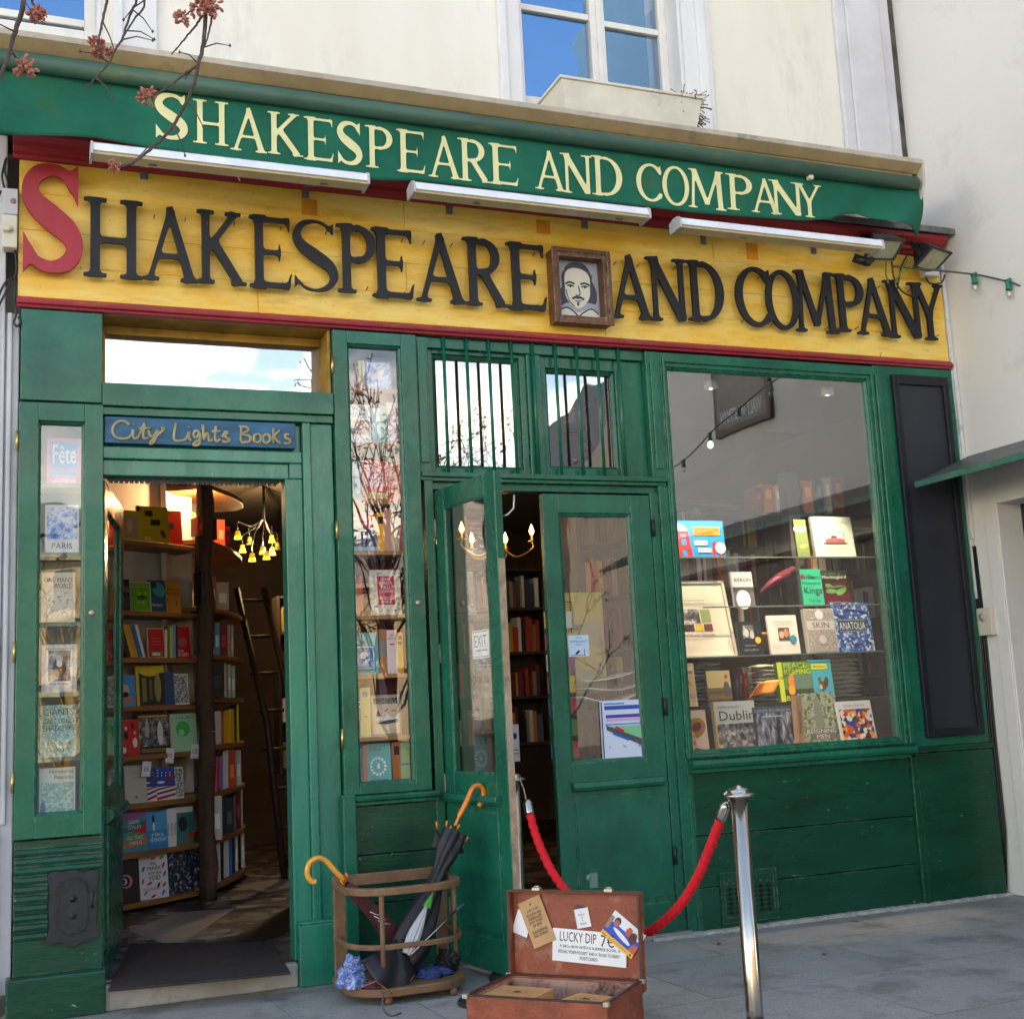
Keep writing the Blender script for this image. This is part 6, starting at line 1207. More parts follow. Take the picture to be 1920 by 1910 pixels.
# second run, spines
def bay2(row, items, rowname):
    z = BAY2[row]; n_ = len(items)
    for i, (L, R_, T_, c_, nm) in enumerate(items):
        a = VP(L, 1400, b2a, b2b); s = ((a[0]-b2a[0])*d2_.x+(a[1]-b2a[1])*d2_.y)/L2
        off = -.015+.10*max(0, s-.8); y = a[1]+n2.y*(off+.03); x = a[0]+n2.x*(off+.03)
        dist = y+6.586; w = max(.008, (R_-L)/2336*dist*1.05); zt = F((L+R_)/2, T_, y)[2]; h = zt-z
        spine_book((x, y, z+.0005), w, h, .14, c_, '%s book, %s shelf down, right of the timber post' % (nm, rowname), yaw=14, group=None, art=[('r', .2, .25, .8, .6, tuple(min(255, int(q*1.5+30)) for q in c_))] if w > .022 and isinstance(c_, tuple) else None)
W_ = (205, 205, 208)
bay2(0, [(379, 388, 968, (200, 40, 20), 'orange red'), (389, 394, 975, (230, 180, 150), 'narrow cream'), (395, 415, 972, (12, 8, 10), 'flame edged black'), (416, 430, 974, (205, 90, 70), 'rose pink'), (431, 440, 987, (120, 20, 20), 'white edged dark red')], 'first')
bay2(1, [(384, 392, 1070, BK, 'small black'), (393, 400, 1075, (60, 34, 26), 'brown'), (401, 404, 1072, (200, 170, 140), 'slim cream'), (405, 412, 1080, (170, 110, 80), 'tan'), (413, 436, 1091, (190, 180, 170), 'pale landscape')], 'second')
bay2(2, [(389, 397, 1170, BK, 'glossy black'), (398, 407, 1168, (225, 225, 228), 'white'), (408, 418, 1166, (90, 150, 205), 'light blue silhouette'), (419, 432, 1163, (110, 20, 16), 'maroon'), (433, 438, 1171, (205, 180, 160), 'beige'), (439, 444, 1172, (215, 195, 180), 'cream')], 'third')
bay2(3, [(390, 396, 1243, BK, 'narrow black'), (397, 425, 1240, (12, 12, 14), 'wide black lettered'), (426, 430, 1242, (220, 205, 195), 'ivory'), (432, 438, 1245, (190, 200, 190), 'pale flowered'), (439, 446, 1248, (160, 210, 200), 'aqua')], 'fourth')
bay2(4, [(389+3.7*i, 392.4+3.7*i, 1336-i*.5, W_, ORD[i]+' white') for i in range(8)]+[(419, 423, 1335, (200, 90, 20), 'orange'), (424, 428, 1332, (230, 160, 20), 'amber'), (429, 433, 1331, (235, 180, 30), 'golden'), (434, 438, 1329, (240, 195, 40), 'bright yellow'), (439, 443, 1328, (225, 175, 30), 'mustard'), (444, 447, 1327, (60, 40, 20), 'dark brown'), (448, 452, 1320, (200, 210, 60), 'tall lime edged')], 'fifth')
bay2(5, [(392, 400, 1415, BK, 'black'), (401, 405, 1418, (200, 130, 190), 'lilac'), (406, 410, 1418, (225, 100, 150), 'pink'), (411, 415, 1417, (215, 50, 80), 'crimson'), (416, 421, 1417, (120, 130, 190), 'periwinkle'), (422, 426, 1408, (230, 230, 232), 'tall white'), (427, 431, 1406, (225, 228, 232), 'second tall white'), (432, 444, 1405, (200, 70, 20), 'burnt orange'), (445, 455, 1406, (200, 200, 200), 'grey portrait')], 'sixth')
bay2(6, [(392, 396, 1540, (225, 60, 80), 'short pink'), (397, 418, 1492, (205, 200, 190), 'wide cream faced'), (419, 424, 1495, (40, 50, 80), 'dark blue'), (425, 439, 1494, (34, 50, 46), 'dark green'), (440, 444, 1490, (120, 110, 130), 'mauve'), (445, 453, 1480, (110, 24, 30), 'garnet'), (454, 457, 1478, (220, 220, 215), 'slim white')], 'seventh')
bay2(7, [(396+3.8*i, 399.5+3.8*i, 1582-i*.8, W_, ORD[i]+' white') for i in range(5)]+[(416, 420, 1572, BK, 'black'), (421, 425, 1570, (215, 215, 220), 'off white'), (426, 430, 1568, (220, 220, 225), 'snow white'), (431, 436, 1565, (40, 110, 200), 'cobalt blue'), (437, 441, 1563, (20, 24, 30), 'blue black'), (442, 447, 1562, (215, 215, 215), 'light grey'), (448, 452, 1560, BK, 'jet black'), (453, 459, 1557, (225, 225, 225), 'end white')], 'eighth')
# lamp glowing behind the first shelf books
wl_ = thing('wall_lamp', 'small warm lamp glowing on the plaster above the first shelf', 'lamp', (1.52, 3.25, BAY2[0]+.25))
p_ = VP(398, 965, b2a, b2b); build('shade', MB().lathe([(.03, .04), (.07, -.03)], (p_[0]-.12, p_[1]+.28, p_[2]+.02), 14), mat('lamp_shade_glow', (.8, .4, .15), .6, emit=(1, .38, .08), estr=.5), wl_)
def lamp(name, loc, e, col, parent=None, r=.03):
    l_ = bpy.data.lights.new(name, 'POINT'); l_.energy = e; l_.color = col; l_.shadow_soft_size = r; o = bpy.data.objects.new(name, l_); COL.objects.link(o); o.location = Vector([float(c) for c in loc])-(root_loc(parent) if parent else Vector((0, 0, 0)))
    if parent: o.parent = parent
    return o
lamp('lamp_bulb', (p_[0]-.10, p_[1]-.08, p_[2]+.10), 3.5, (1, .64, .38), wl_)
# bell chandelier
ch = thing('bell_chandelier', 'chandelier of yellow glass bell shades glowing in the dark shop', 'chandelier', F(495, 960, 4.4))
BELL = mat('yellow_glass_shade', (.5, .4, .1), .4, emit=(1, .58, .04), estr=.75); BELLT = mat('amber_glass_shade', (.4, .25, .04), .4, emit=(.8, .50, .02), estr=.14); BELLD = mat('green_glass_shade', (.12, .12, .03), .4, emit=(.3, .24, .03), estr=.05)
cc = F(495, 975, 4.4); ar = MB().tube([(cc[0], cc[1], 3.4), (cc[0], cc[1], cc[2])], .012, 6)
for i, (px, py, dy, hot) in enumerate(((446, 1020, -.1, 1), (455, 1045, .25, 1), (473, 1062, -.35, 1), (493, 1048, 0, 1), (500, 1058, -.2, 1), (511, 1050, .15, 1), (510, 1026, .4, 1), (468, 1030, .3, 0), (520, 1040, .45, 0))):
    q = F(px, py, 4.4+dy); q[2] += .05; s_ = 1.0
    bs_ = build('bell_shade', MB().lathe([(.011, .068), (.020, .060), (.023, .036), (.026, .022)], q, 14), BELLT if hot else BELLD, ch)
    build('glowing_rim', MB().lathe([(.026, .022), (.029, .006), (.034, -.005), (.029, .0), (.016, .008), (0, .010)], q, 14), BELL if hot else BELLD, bs_)
    ar.tube(crom([(cc[0], cc[1], cc[2]+.02), ((cc[0]+q[0])/2, (cc[1]+q[1])/2, cc[2]-.06), (q[0], q[1], q[2]+.15), (q[0], q[1], q[2]+.08)], 4), .006, 5)
build('arms', ar, DKMET, ch); lamp('bulb', (cc[0], cc[1], cc[2]-.25), 24, (1, .74, .42), ch, .03)
# ladder of dark wood and beams further in
A_, B_ = F(447, 1070, 3.6), F(530, 1480, 3.2); ld = MB()
for dx in (0, .22): ld.tube([(A_[0]+dx, A_[1]+.1, 2.4), (F(500, 1300, 3.4)[0]+dx, 3.4, 1.3), (B_[0]+dx*.9, B_[1], .13)], .028, 6)
for k in range(7): t_ = k/7; ld.tube([(A_[0]+(B_[0]-A_[0])*t_, A_[1]+.1-.5*t_, 2.3-2.1*t_), (A_[0]+(B_[0]-A_[0])*t_+.22, A_[1]+.1-.5*t_, 2.3-2.1*t_)], .014, 5)
build('ladder', ld, mat('reddish_dark_wood', (.030, .012, .009), .6, var=.3, vscale=8), label='dark reddish wooden ladder leaning in the shadows of the left doorway', cat='ladder')
# ---- background bookcases in the dark rooms
CN = [((92, 30, 26), 'maroon'), ((30, 36, 60), 'navy'), ((150, 130, 100), 'buff'), ((180, 60, 30), 'rust'), ((40, 60, 46), 'bottle green'), ((200, 195, 180), 'off-white'), ((20, 20, 22), 'black'), ((190, 150, 40), 'mustard'), ((120, 40, 60), 'plum'), ((80, 100, 120), 'steel blue'), ((205, 120, 60), 'orange'), ((225, 220, 210), 'ivory')]
REST = MB()
def bookcase(x0, x1, y, levels, label, short, seed, nmax, ys=.24, hmax=.30, fill=1.0, wood=DKWOOD, back=True):
    random.seed(seed); b = thing('bookcase', label, 'bookcase', ((x0+x1)/2, y, levels[0]-.05))
    fr = MB().box(x0-.03, x0, y, y+ys, levels[0]-.05, levels[-1]+.32).box(x1, x1+.03, y, y+ys, levels[0]-.05, levels[-1]+.32)
    if back: fr.box(x0, x1, y+ys-.01, y+ys, levels[0]-.05, levels[-1]+.32)
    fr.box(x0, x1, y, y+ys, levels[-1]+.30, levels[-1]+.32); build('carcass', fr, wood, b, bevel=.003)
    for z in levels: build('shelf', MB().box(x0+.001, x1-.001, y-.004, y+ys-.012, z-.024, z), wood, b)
    n_ = 0
    for li, z in enumerate(levels):
        x = x0+.006; k = 0
        while x < x1-.05:
            t = random.uniform(.018, .045); h = random.uniform(.62, .95)*min(hmax, (levels[1]-levels[0])-.03 if len(levels) > 1 else .3); c_, nm = random.choice(CN)
            if x+t > x1-.005: break
            if n_ >= nmax:
                cm_, pm_ = cover_mesh(.15, h, t-.002, Matrix.Translation((x, y+random.uniform(.005, .03), z+.0005)), flat(c_, .45), True); b0_ = len(REST.v); REST.mat(cm_.mats[0]); REST.v += cm_.v
                for f_ in cm_.f: REST.face([b0_+i for i in f_])
                REST.mat(PAGES); b0_ = len(REST.v); REST.v += pm_.v
                for f_ in pm_.f: REST.face([b0_+i for i in f_])
            elif random.random() < fill:
                spine_book((x, y+random.uniform(.005, .03), z+.0005), t-.002, h, .15, c_, '%s book, %s from left, %s shelf, %s' % (nm, ORD[min(k, 24)], ORD[li], short), simple=True, group='books in the '+short); n_ += 1; k += 1
            x += t
    return b
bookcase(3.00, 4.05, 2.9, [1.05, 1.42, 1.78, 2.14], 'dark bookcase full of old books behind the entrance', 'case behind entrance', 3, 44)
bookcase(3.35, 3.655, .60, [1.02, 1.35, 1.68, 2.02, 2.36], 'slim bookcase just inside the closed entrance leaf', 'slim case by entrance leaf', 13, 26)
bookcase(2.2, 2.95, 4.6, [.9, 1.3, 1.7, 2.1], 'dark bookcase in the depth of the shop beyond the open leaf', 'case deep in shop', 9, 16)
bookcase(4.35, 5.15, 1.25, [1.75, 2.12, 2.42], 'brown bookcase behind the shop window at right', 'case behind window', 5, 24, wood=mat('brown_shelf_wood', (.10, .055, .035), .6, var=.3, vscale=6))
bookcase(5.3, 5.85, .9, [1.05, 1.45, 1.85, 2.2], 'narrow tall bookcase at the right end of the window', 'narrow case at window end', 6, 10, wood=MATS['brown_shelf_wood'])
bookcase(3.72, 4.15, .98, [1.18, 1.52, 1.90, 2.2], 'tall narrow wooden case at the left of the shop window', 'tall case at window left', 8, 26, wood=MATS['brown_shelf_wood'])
# candle chandelier behind the entrance
cz = thing('candle_chandelier', 'brass chandelier with flame shaped bulbs lit behind the entrance', 'chandelier', F(965, 1010, 1.6))
c0 = F(930, 1000, 1.75); arm = MB(); cup = MB()
arm.tube([(c0[0], c0[1], 3.4), (c0[0], c0[1], c0[2]-.05)], .012, 8); arm.lathe([(0, -.12), (.03, -.09), (.02, -.04), (.035, 0), (.012, .06)], tuple(c0), 12)
FL = mat('flame_bulb_lit', (1, .8, .5), .3, emit=(1, .46, .12), estr=4)
for i, (px, py, dy) in enumerate(((996, 985, 0), (947, 1000, .12), (930, 985, .3), (884, 1000, .1), (865, 980, -.1))):
    q = F(px, py, 1.75+dy); base = Vector((q[0], q[1], q[2]-.07))
    arm.tube(crom([(c0[0], c0[1], c0[2]-.06), ((c0[0]+base.x)/2, (c0[1]+base.y)/2, c0[2]-.17), (base.x+.0, base.y, base.z-.10), (base.x, base.y, base.z-.05)], 6), .007, 6)
    cup.lathe([(0, -.055), (.035, -.045), (.012, -.04), (.010, .0), (0, .0)], base, 12)
    build('bulb', MB().lathe([(.008, 0), (.017, .02), (.018, .032), (.010, .055), (.002, .078), (0, .08)], base, 12), FL, cz)
build('arms', arm, BRASS, cz); build('candle_cups', cup, BRASS, cz)
lamp('bulb_light', (c0[0], c0[1]-.05, c0[2]), .8, (1, .58, .26), cz, .02)
build('books', REST, None, None, 'remaining rows of old books filling the dark background bookcases', kind='stuff')
# ================================================================ BIG SHOP WINDOW DISPLAY
DZ = .985
build('display_floor', MB().box(3.70, 5.85, .051, .95, .90, DZ).box(5.255, 5.85, .051, .121, .9, .901), mat('display_oak', (.30, .17, .08), .5, var=.3, vscale=5, stretch=(.3, 1, 1), bump=.2), sf)
build('display_side', MB().box(5.86, 5.875, .125, .9, DZ, 3.4).box(3.672, 3.682, .121, .9, DZ, 3.4).box(3.69, 5.85, .125, 1.6, 3.385, 3.395), mat('dark_display_side', (.05, .04, .035), .6), sf)
z_s = F(1400, 1319, .42)[2]
build('display_step', MB().box(3.70, 5.80, .34, .90, DZ+.001, z_s), mat('dark_display_side', (.05, .04, .035), .6), sf)
z_a = F(1450, 1227, .45)[2]; z_b = F(1450, 1136, .55)[2]; z_c = F(1450, 1045, .55)[2]
def glass_shelf(lab, x0, x1, y0, y1, z):
    t = thing('glass_shelf', lab, 'shelf', ((x0+x1)/2, (y0+y1)/2, z), None)
    build('pane', MB().box(x0, x1, y0, y1, z-.008, z-.0005), glass('shelf_glass', .05, (.93, .97, .95)), t)
    build('edge', MB().box(x0, x1, y0-.002, y0, z-.009, z), mat('glass_edge', (.16, .20, .19), .2), t)
glass_shelf('long clear glass shelf carrying the grey and blue books in the window', 3.70, 5.84, .40, .70, z_a)
glass_shelf('middle clear glass shelf carrying the red parrot', 4.15, 5.84, .50, .78, z_b)
glass_shelf('top clear glass shelf carrying the white cookbook', 3.70, 5.84, .50, .80, z_c)
def dw(L, T_, R_, B, Y, z, col, label, art, **k): return px_book(L, T_, R_, B, Y, z+.0005, col, label, art, **k)
dw(1285, 1327, 1332, 1416, .16, DZ, (235, 200, 180), 'peach book with a striped turban portrait at the window corner', [('r', 0, .0, 1, .96, (240, 205, 185)), ('e', .55, .62, .42, .34, 30, (150, 150, 60)), ('e', .58, .62, .32, .24, 30, (215, 110, 60)), ('e', .6, .64, .2, .14, 30, (110, 60, 70)), ('e', .25, .38, .28, .32, 0, (235, 195, 160)), ('t', 'RUBY', .0, .38, .5, .48, (150, 50, 20)), ('t', 'ROCK', .0, .26, .5, .36, (150, 50, 20)), ('p', [(.1, 0), (.95, 0), (.9, .12), (.5, .2), (.2, .12)], (120, 50, 30))], t=.02)
dw(1348, 1309, 1430, 1409, .20, DZ, (205, 210, 208), 'grey photographic hardback with yellow spine in the window front', [('r', 0, 0, 1, 1, (196, 202, 200)), ('r', .02, .02, .98, .58, BW), ('r', 0, 0, .035, 1, (225, 175, 50)), ('t', 'James Joyce\'s', .1, .86, .62, .93, (120, 40, 50)), ('t', 'Dublin', .12, .64, .96, .82, (35, 45, 48))], t=.03, yaw=4)
dw(1424, 1318, 1503, 1404, .20, DZ, (70, 78, 96), 'slate blue book with a dancer on stage in the window front', [('r', 0, .0, 1, .86, BWB), ('t', 'LOUISE BOURGEOIS', .06, .88, .94, .94, (140, 175, 200)), ('r', .2, .77, .72, .785, (210, 215, 225)), ('p', [(.42, .1), (.66, .1), (.58, .34), (.60, .5), (.55, .62), (.50, .5), (.50, .34)], (14, 14, 20)), ('p', [(.42, .6), (.5, .46), (.6, .46), (.68, .6), (.6, .52), (.5, .52)], (14, 14, 20)), ('p', [(.1, 0), (.95, 0), (.75, .12), (.3, .12)], (225, 170, 130))], t=.02, yaw=4, lean=9)
dw(1509, 1293, 1583, 1398, .20, DZ, (110, 120, 100), 'thick ornamental green book with bold white words in the window front', [('r', 0, 0, 1, 1, LEAFY), ('e', .5, .5, .12, .55, 0, (150, 155, 140)), ('r', .2, .16, .92, .36, (120, 125, 110)), ('t', 'REIGNING', .12, .27, .92, .35, WH), ('t', 'MEN', .36, .17, .70, .25, WH)], t=.05, yaw=4)
dw(1499, 1297, 1510, 1399, .18, DZ, (215, 170, 130), 'tan lettered spine of the thick ornamental book seen edge on', [('t', 'REIGNING MEN', .3, .3, .7, .72, (90, 60, 40))], spine=True, d=.05)
dw(1583, 1308, 1652, 1394, .17, DZ, (232, 234, 238), 'white book with a bright swirling collage in the window front', [('r', .04, .05, .96, .82, BLOBS), ('t', 'Romare Bearden', .2, .88, .8, .94, (130, 140, 170))], t=.02, yaw=5, lean=9)
dw(1279, 1236, 1309, 1318, .42, z_s, (205, 180, 145), 'buff book with a red haired portrait behind the turban book', [('r', .05, .82, .9, .92, (225, 205, 170)), ('t', 'ROSE', .35, .76, .85, .82, (60, 40, 30)), ('e', .4, .52, .3, .22, 0, (190, 100, 60)), ('e', .4, .46, .22, .2, 0, (230, 190, 150)), ('r', .05, .2, .9, .21, (90, 70, 50)), ('r', .05, .12, .9, .13, (90, 70, 50))], t=.02)
dw(1331, 1253, 1375, 1318, .42, z_s, (200, 180, 130), 'straw coloured paperback with a walking figure on a moor', [('r', 0, 0, 1, .5, (110, 90, 50)), ('e', .8, .45, .14, .3, 0, (90, 80, 90)), ('c', .82, .82, .07, (190, 60, 40)), ('r', 0, 0, 1, .16, (40, 34, 30)), ('t', 'WANDERING', .1, .05, .9, .11, (200, 180, 140))], t=.02)
dw(1466, 1243, 1524, 1318, .40, z_s, (90, 140, 60), 'thick green and yellow book with a jungle scene', [('r', 0, 0, .14, 1, (215, 220, 60)), ('t', 'PEACE-', .2, .84, .95, .97, (200, 225, 60)), ('t', 'KEEPING', .2, .68, .98, .81, (215, 215, 50)), ('e', .4, .5, .12, .2, 0, (235, 130, 40)), ('r', .45, .3, .98, .66, (90, 120, 100)), ('r', .14, 0, 1, .3, (40, 60, 30)), ('e', .35, .28, .1, .14, 0, (240, 170, 50)), ('t', 'BERLIN', .16, .02, .9, .14, (220, 225, 50))], t=.05, yaw=-8, lean=8)
dw(1525, 1236, 1567, 1312, .38, z_s, (60, 180, 200), 'sky blue picture book with a brown squirrel', [('r', .12, .76, .82, .90, (225, 225, 60)), ('t', 'Bonjour', .2, .79, .76, .87, (60, 90, 40)), ('e', .5, .36, .15, .17, 20, (120, 80, 40)), ('e', .68, .44, .09, .2, -15, (90, 60, 30)), ('e', .40, .52, .08, .07, 0, (130, 86, 44)), ('e', .42, .32, .06, .1, 10, (225, 205, 180))], t=.015)
# folded cloths
def cloth_stack(L, R_, T_, B, Y, z, label, m, n=9, m2=None):
    a, c = F(L, B, Y), F(R_, B, Y); h = F((L+R_)/2, T_, Y)[2]-F((L+R_)/2, B, Y)[2]; random.seed(int(L))
    t = thing('cloth_stack', label, 'folded cloths', ((a[0]+c[0])/2, Y, z)); dz = h/n
    for i in range(n):
        j0, j1 = random.uniform(-.012, .012), random.uniform(-.02, .02); zz = z+i*dz; ph = random.random()*6
        mb = MB(); x0, x1 = a[0]+j0, c[0]+j1
        def fn(u, v, x0=x0, x1=x1, zz=zz, ph=ph):
            t_ = v*2*math.pi; x = x0+(x1-x0)*u; e = 1-.7*(abs(2*u-1))**8
            return Vector((x, Y+.08-.085*math.cos(t_)*(1), zz+dz*.5+dz*.5*math.sin(t_)*e+.003*math.sin(u*9+ph)))
        mb.grid(fn, 14, 8); build('folded_cloth', mb, m2 if (m2 and i % 3 == 1) else m, t)
CANV = mat('cream_canvas', (.75, .70, .58), .95, var=.15, vscale=30, bump=.5, bscale=200); CHK = noisem('blue_check_cloth', [(205, 205, 205), (60, 80, 130), (215, 215, 215), (90, 105, 150)], 60, .9, stretch=(3, 3, .5))
cloth_stack(1305, 1352, 1237, 1318, .60, z_s+.002, 'tall stack of folded blue checked tea towels in the window', CHK, 11, CANV)
cloth_stack(1432, 1482, 1247, 1318, .60, z_s+.002, 'lower stack of folded cream canvas bags behind the orange leaflet', CANV, 9)
cloth_stack(1560, 1620, 1225, 1318, .60, z_s+.002, 'stack of rumpled cream canvas bags at the right of the window', CANV, 11)
ol = MB(); P = [VP(*p, (F(1400, 1310, .34)[0], .34), (F(1470, 1300, .30)[0], .30)) for p in ((1402, 1312), (1420, 1285), (1465, 1274), (1450, 1300))]
ol.grid(lambda u, v: Vector(P[0])*(1-u)*(1-v)+Vector(P[3])*u*(1-v)+Vector(P[1])*(1-u)*v+Vector(P[2])*u*v+Vector((0, .05*math.sin(u*math.pi), .012*math.sin(u*math.pi))), 10, 6)
oo = build('leaflet', ol, mat('orange_card', (.85, .28, .02), .6), label='curled bright orange leaflet propped among the window books', cat='leaflet'); oo.modifiers.new('s', 'SOLIDIFY').thickness = .003
# glass shelf A
fr_ = thing('framed_print', 'large pale framed print with small photographs leaning in the window', 'framed print', F(1315, 1225, .52))
a, b_ = F(1262, 1228, .55), F(1366, 1082, .55); T = Matrix.Translation((a[0], .50, z_a+.0005)) @ Matrix.Rotation(R(-13), 4, 'X'); w_, h_ = b_[0]-a[0], b_[2]-z_a
build('mount', xf(frame_ring(MB(), 0, w_, 0, h_, .02, w_-.02, .02, h_-.02, 0, .02), T), mat('pale_wood_frame', (.66, .60, .50), .5), fr_, bevel=.002)
build('print', art_mesh([('r', .05, .03, .95, .97, (225, 215, 200)), ('r', .2, .70, .62, .705, (120, 100, 90)), ('r', .2, .74, .62, .745, (120, 100, 90)), ('r', .12, .44, .50, .63, BW), ('r', .52, .45, .68, .62, (150, 165, 110)), ('r', .12, .34, .38, .43, (60, 50, 45)), ('r', .40, .34, .52, .43, (225, 190, 60)), ('r', .54, .34, .68, .43, (120, 50, 40)), ('t', 'WONDERLAND OF BOOKS', .12, .27, .70, .305, (110, 90, 80)), ('r', .2, .235, .65, .24, (140, 120, 110))], w_, h_, T, .010), None, fr_, fixn=False)
dw(1388, 1161, 1434, 1226, .48, z_a, (28, 34, 42), 'black book with a couple photograph and a yellow disc', [('r', .22, .5, .66, .88, BW), ('e', .36, .66, .1, .16, 0, (200, 198, 196)), ('e', .58, .6, .09, .14, 0, (190, 188, 186)), ('c', .80, .44, .12, (225, 190, 60)), ('t', 'JUST KIDS', .25, .26, .7, .31, (180, 185, 190)), ('t', 'PATTI SMITH', .2, .13, .75, .18, (180, 185, 190))])
dw(1447, 1152, 1502, 1226, .46, z_a, (228, 224, 216), 'off-white book with a small couple photograph and a blue disc', [('t', 'A', .42, .90, .5, .94, (130, 120, 120)), ('t', 'SOMEWHERE', .16, .81, .84, .86, (150, 140, 140)), ('t', 'HAPPINESS', .22, .74, .8, .78, (150, 140, 140)), ('r', .32, .36, .70, .68, (90, 60, 45)), ('e', .42, .5, .08, .11, 0, (215, 170, 140)), ('e', .58, .54, .09, .13, 0, (190, 140, 110)), ('c', .80, .38, .12, (20, 140, 170)), ('r', .08, .22, .32, .228, (120, 110, 110)), ('r', .62, .2, .9, .208, (120, 110, 110)), ('r', .08, .16, .34, .168, (120, 110, 110))])
dw(1518, 1140, 1574, 1224, .44, z_a, (200, 195, 190), 'silver grey filigree patterned book with one dark word', [('r', .02, .02, .98, .98, SWIRL), ('r', .05, .52, .95, .72, (205, 200, 196)), ('t', 'SKIN', .22, .56, .78, .69, (50, 44, 44)), ('c', .5, .86, .14, (225, 228, 230)), ('c', .5, .3, .16, (190, 150, 160)), ('c', .5, .3, .12, (205, 200, 196))], t=.035)
dw(1570, 1127, 1645, 1221, .47, z_a, (40, 90, 170), 'large blue tile patterned book with bold white word', [('r', .01, .01, .99, .99, TILEB), ('r', .12, .40, .86, .66, (46, 70, 92)), ('r', .14, .415, .84, .42, WH), ('r', .14, .64, .84, .645, WH), ('t', 'ANATOLIA', .15, .45, .83, .60, (225, 232, 238))], t=.04, yaw=3)
dw(1378, 1068, 1417, 1134, .55, z_b, (205, 208, 215), 'slim pale book with a white shirted figure in the window', [('r', 0, 0, 1, .56, (90, 84, 90)), ('e', .45, .2, .34, .42, 0, (225, 222, 228)), ('t', 'BYRON', .12, .72, .92, .82, (100, 104, 120)), ('r', .3, .9, .7, .905, (150, 150, 160))])
dw(1508, 1066, 1547, 1134, .52, z_b, (30, 190, 150), 'bright mint book with black gothic words', [('t', 'The', .36, .72, .66, .84, BK), ('t', 'Philosopher', .05, .54, .95, .66, BK), ('t', 'Kings', .1, .26, .95, .50, BK), ('e', .1, .8, .12, .1, 0, (190, 60, 110)), ('t', 'Vol. One', .3, .08, .8, .16, (20, 70, 60))])
dw(1546, 1062, 1596, 1127, .55, z_b, (84, 20, 34), 'dark book with a green leafy branch', [('r', 0, .70, 1, 1, (30, 30, 34)), ('t', 'TO KILL A', .05, .88, .75, .94, (90, 150, 100)), ('t', 'Mockingbird', .04, .74, .94, .86, (235, 232, 220)), ('e', .5, .45, .4, .12, 10, (90, 140, 80)), ('e', .3, .5, .2, .1, -30, (120, 165, 95)), ('e', .7, .4, .22, .1, 30, (110, 160, 90)), ('p', [(.1, .52), (.5, .44), (.95, .56), (.5, .48)], (40, 30, 24)), ('t', 'HARPER LEE', .15, .04, .85, .09, (190, 130, 130))])
dw(1262, 975, 1362, 1045, .56, z_c, (20, 145, 215), 'wide sky blue picture book with a red bridge', [('e', .1, .72, .22, .13, 0, (238, 238, 235)), ('p', [(.10, 0), (.20, 0), (.19, .22), (.27, .22), (.28, 0), (.38, 0), (.32, .75), (.28, .72), (.16, .72), (.12, .75)], (205, 40, 45)), ('r', .18, .56, .27, .64, (20, 145, 215)), ('r', .18, .34, .27, .50, (20, 145, 215)), ('r', .42, .60, .92, .84, (235, 140, 30)), ('t', 'THIS BRIDGE WILL', .45, .73, .89, .80, BK), ('t', 'NOT BE GRAY', .45, .64, .80, .70, BK), ('r', .42, .34, .66, .46, WH), ('r', .48, .14, .72, .26, WH), ('t', 'DAVE EGGERS', .44, .37, .64, .43, BK), ('t', 'TUCKER NICHOLS', .50, .17, .70, .23, BK), ('p', [(.74, 0), (.80, 0), (.80, .18), (.88, .18), (.88, 0), (.94, 0), (.90, .42), (.76, .42)], (205, 40, 45)), ('e', .90, .26, .10, .1, 0, (235, 230, 230))], t=.012, lean=4)
dw(1497, 968, 1520, 1042, .60, z_c, (120, 140, 90), 'green book with a white bubble behind the white cookbook', [('e', .4, .75, .5, .22, 0, WH), ('t', 'Tiny', .1, .76, .7, .84, (60, 50, 80)), ('e', .5, .3, .3, .15, 20, (190, 180, 90))])
dw(1531, 966, 1606, 1044, .56, z_c, (205, 215, 200), 'white cookbook with a cook standing behind a roast', [('r', .04, .03, .96, .97, (220, 228, 214)), ('r', .08, .06, .92, .94, (205, 215, 200)), ('r', .35, .62, .65, .64, (60, 60, 60)), ('p', [(.42, .48), (.58, .48), (.55, .64), (.53, .70), (.47, .70), (.45, .64)], (215, 210, 200)), ('e', .5, .73, .045, .05, 0, (190, 170, 160)), ('r', .43, .47, .57, .53, (30, 30, 34)), ('e', .52, .40, .25, .07, 0, (185, 80, 80)), ('e', .52, .345, .32, .025, 0, (90, 80, 80)), ('r', .30, .42, .32, .6, (70, 70, 70)), ('r', .74, .44, .76, .62, (70, 70, 70)), ('t', 'LIVE HOLIDAYS AND BISTRO', .12, .84, .88, .87, (120, 120, 110)), ('t', 'SCHOOL FOR GUESTS', .15, .22, .85, .26, (110, 110, 105)), ('t', 'Simplicissime', .34, .13, .66, .18, (40, 40, 40))], t=.03)
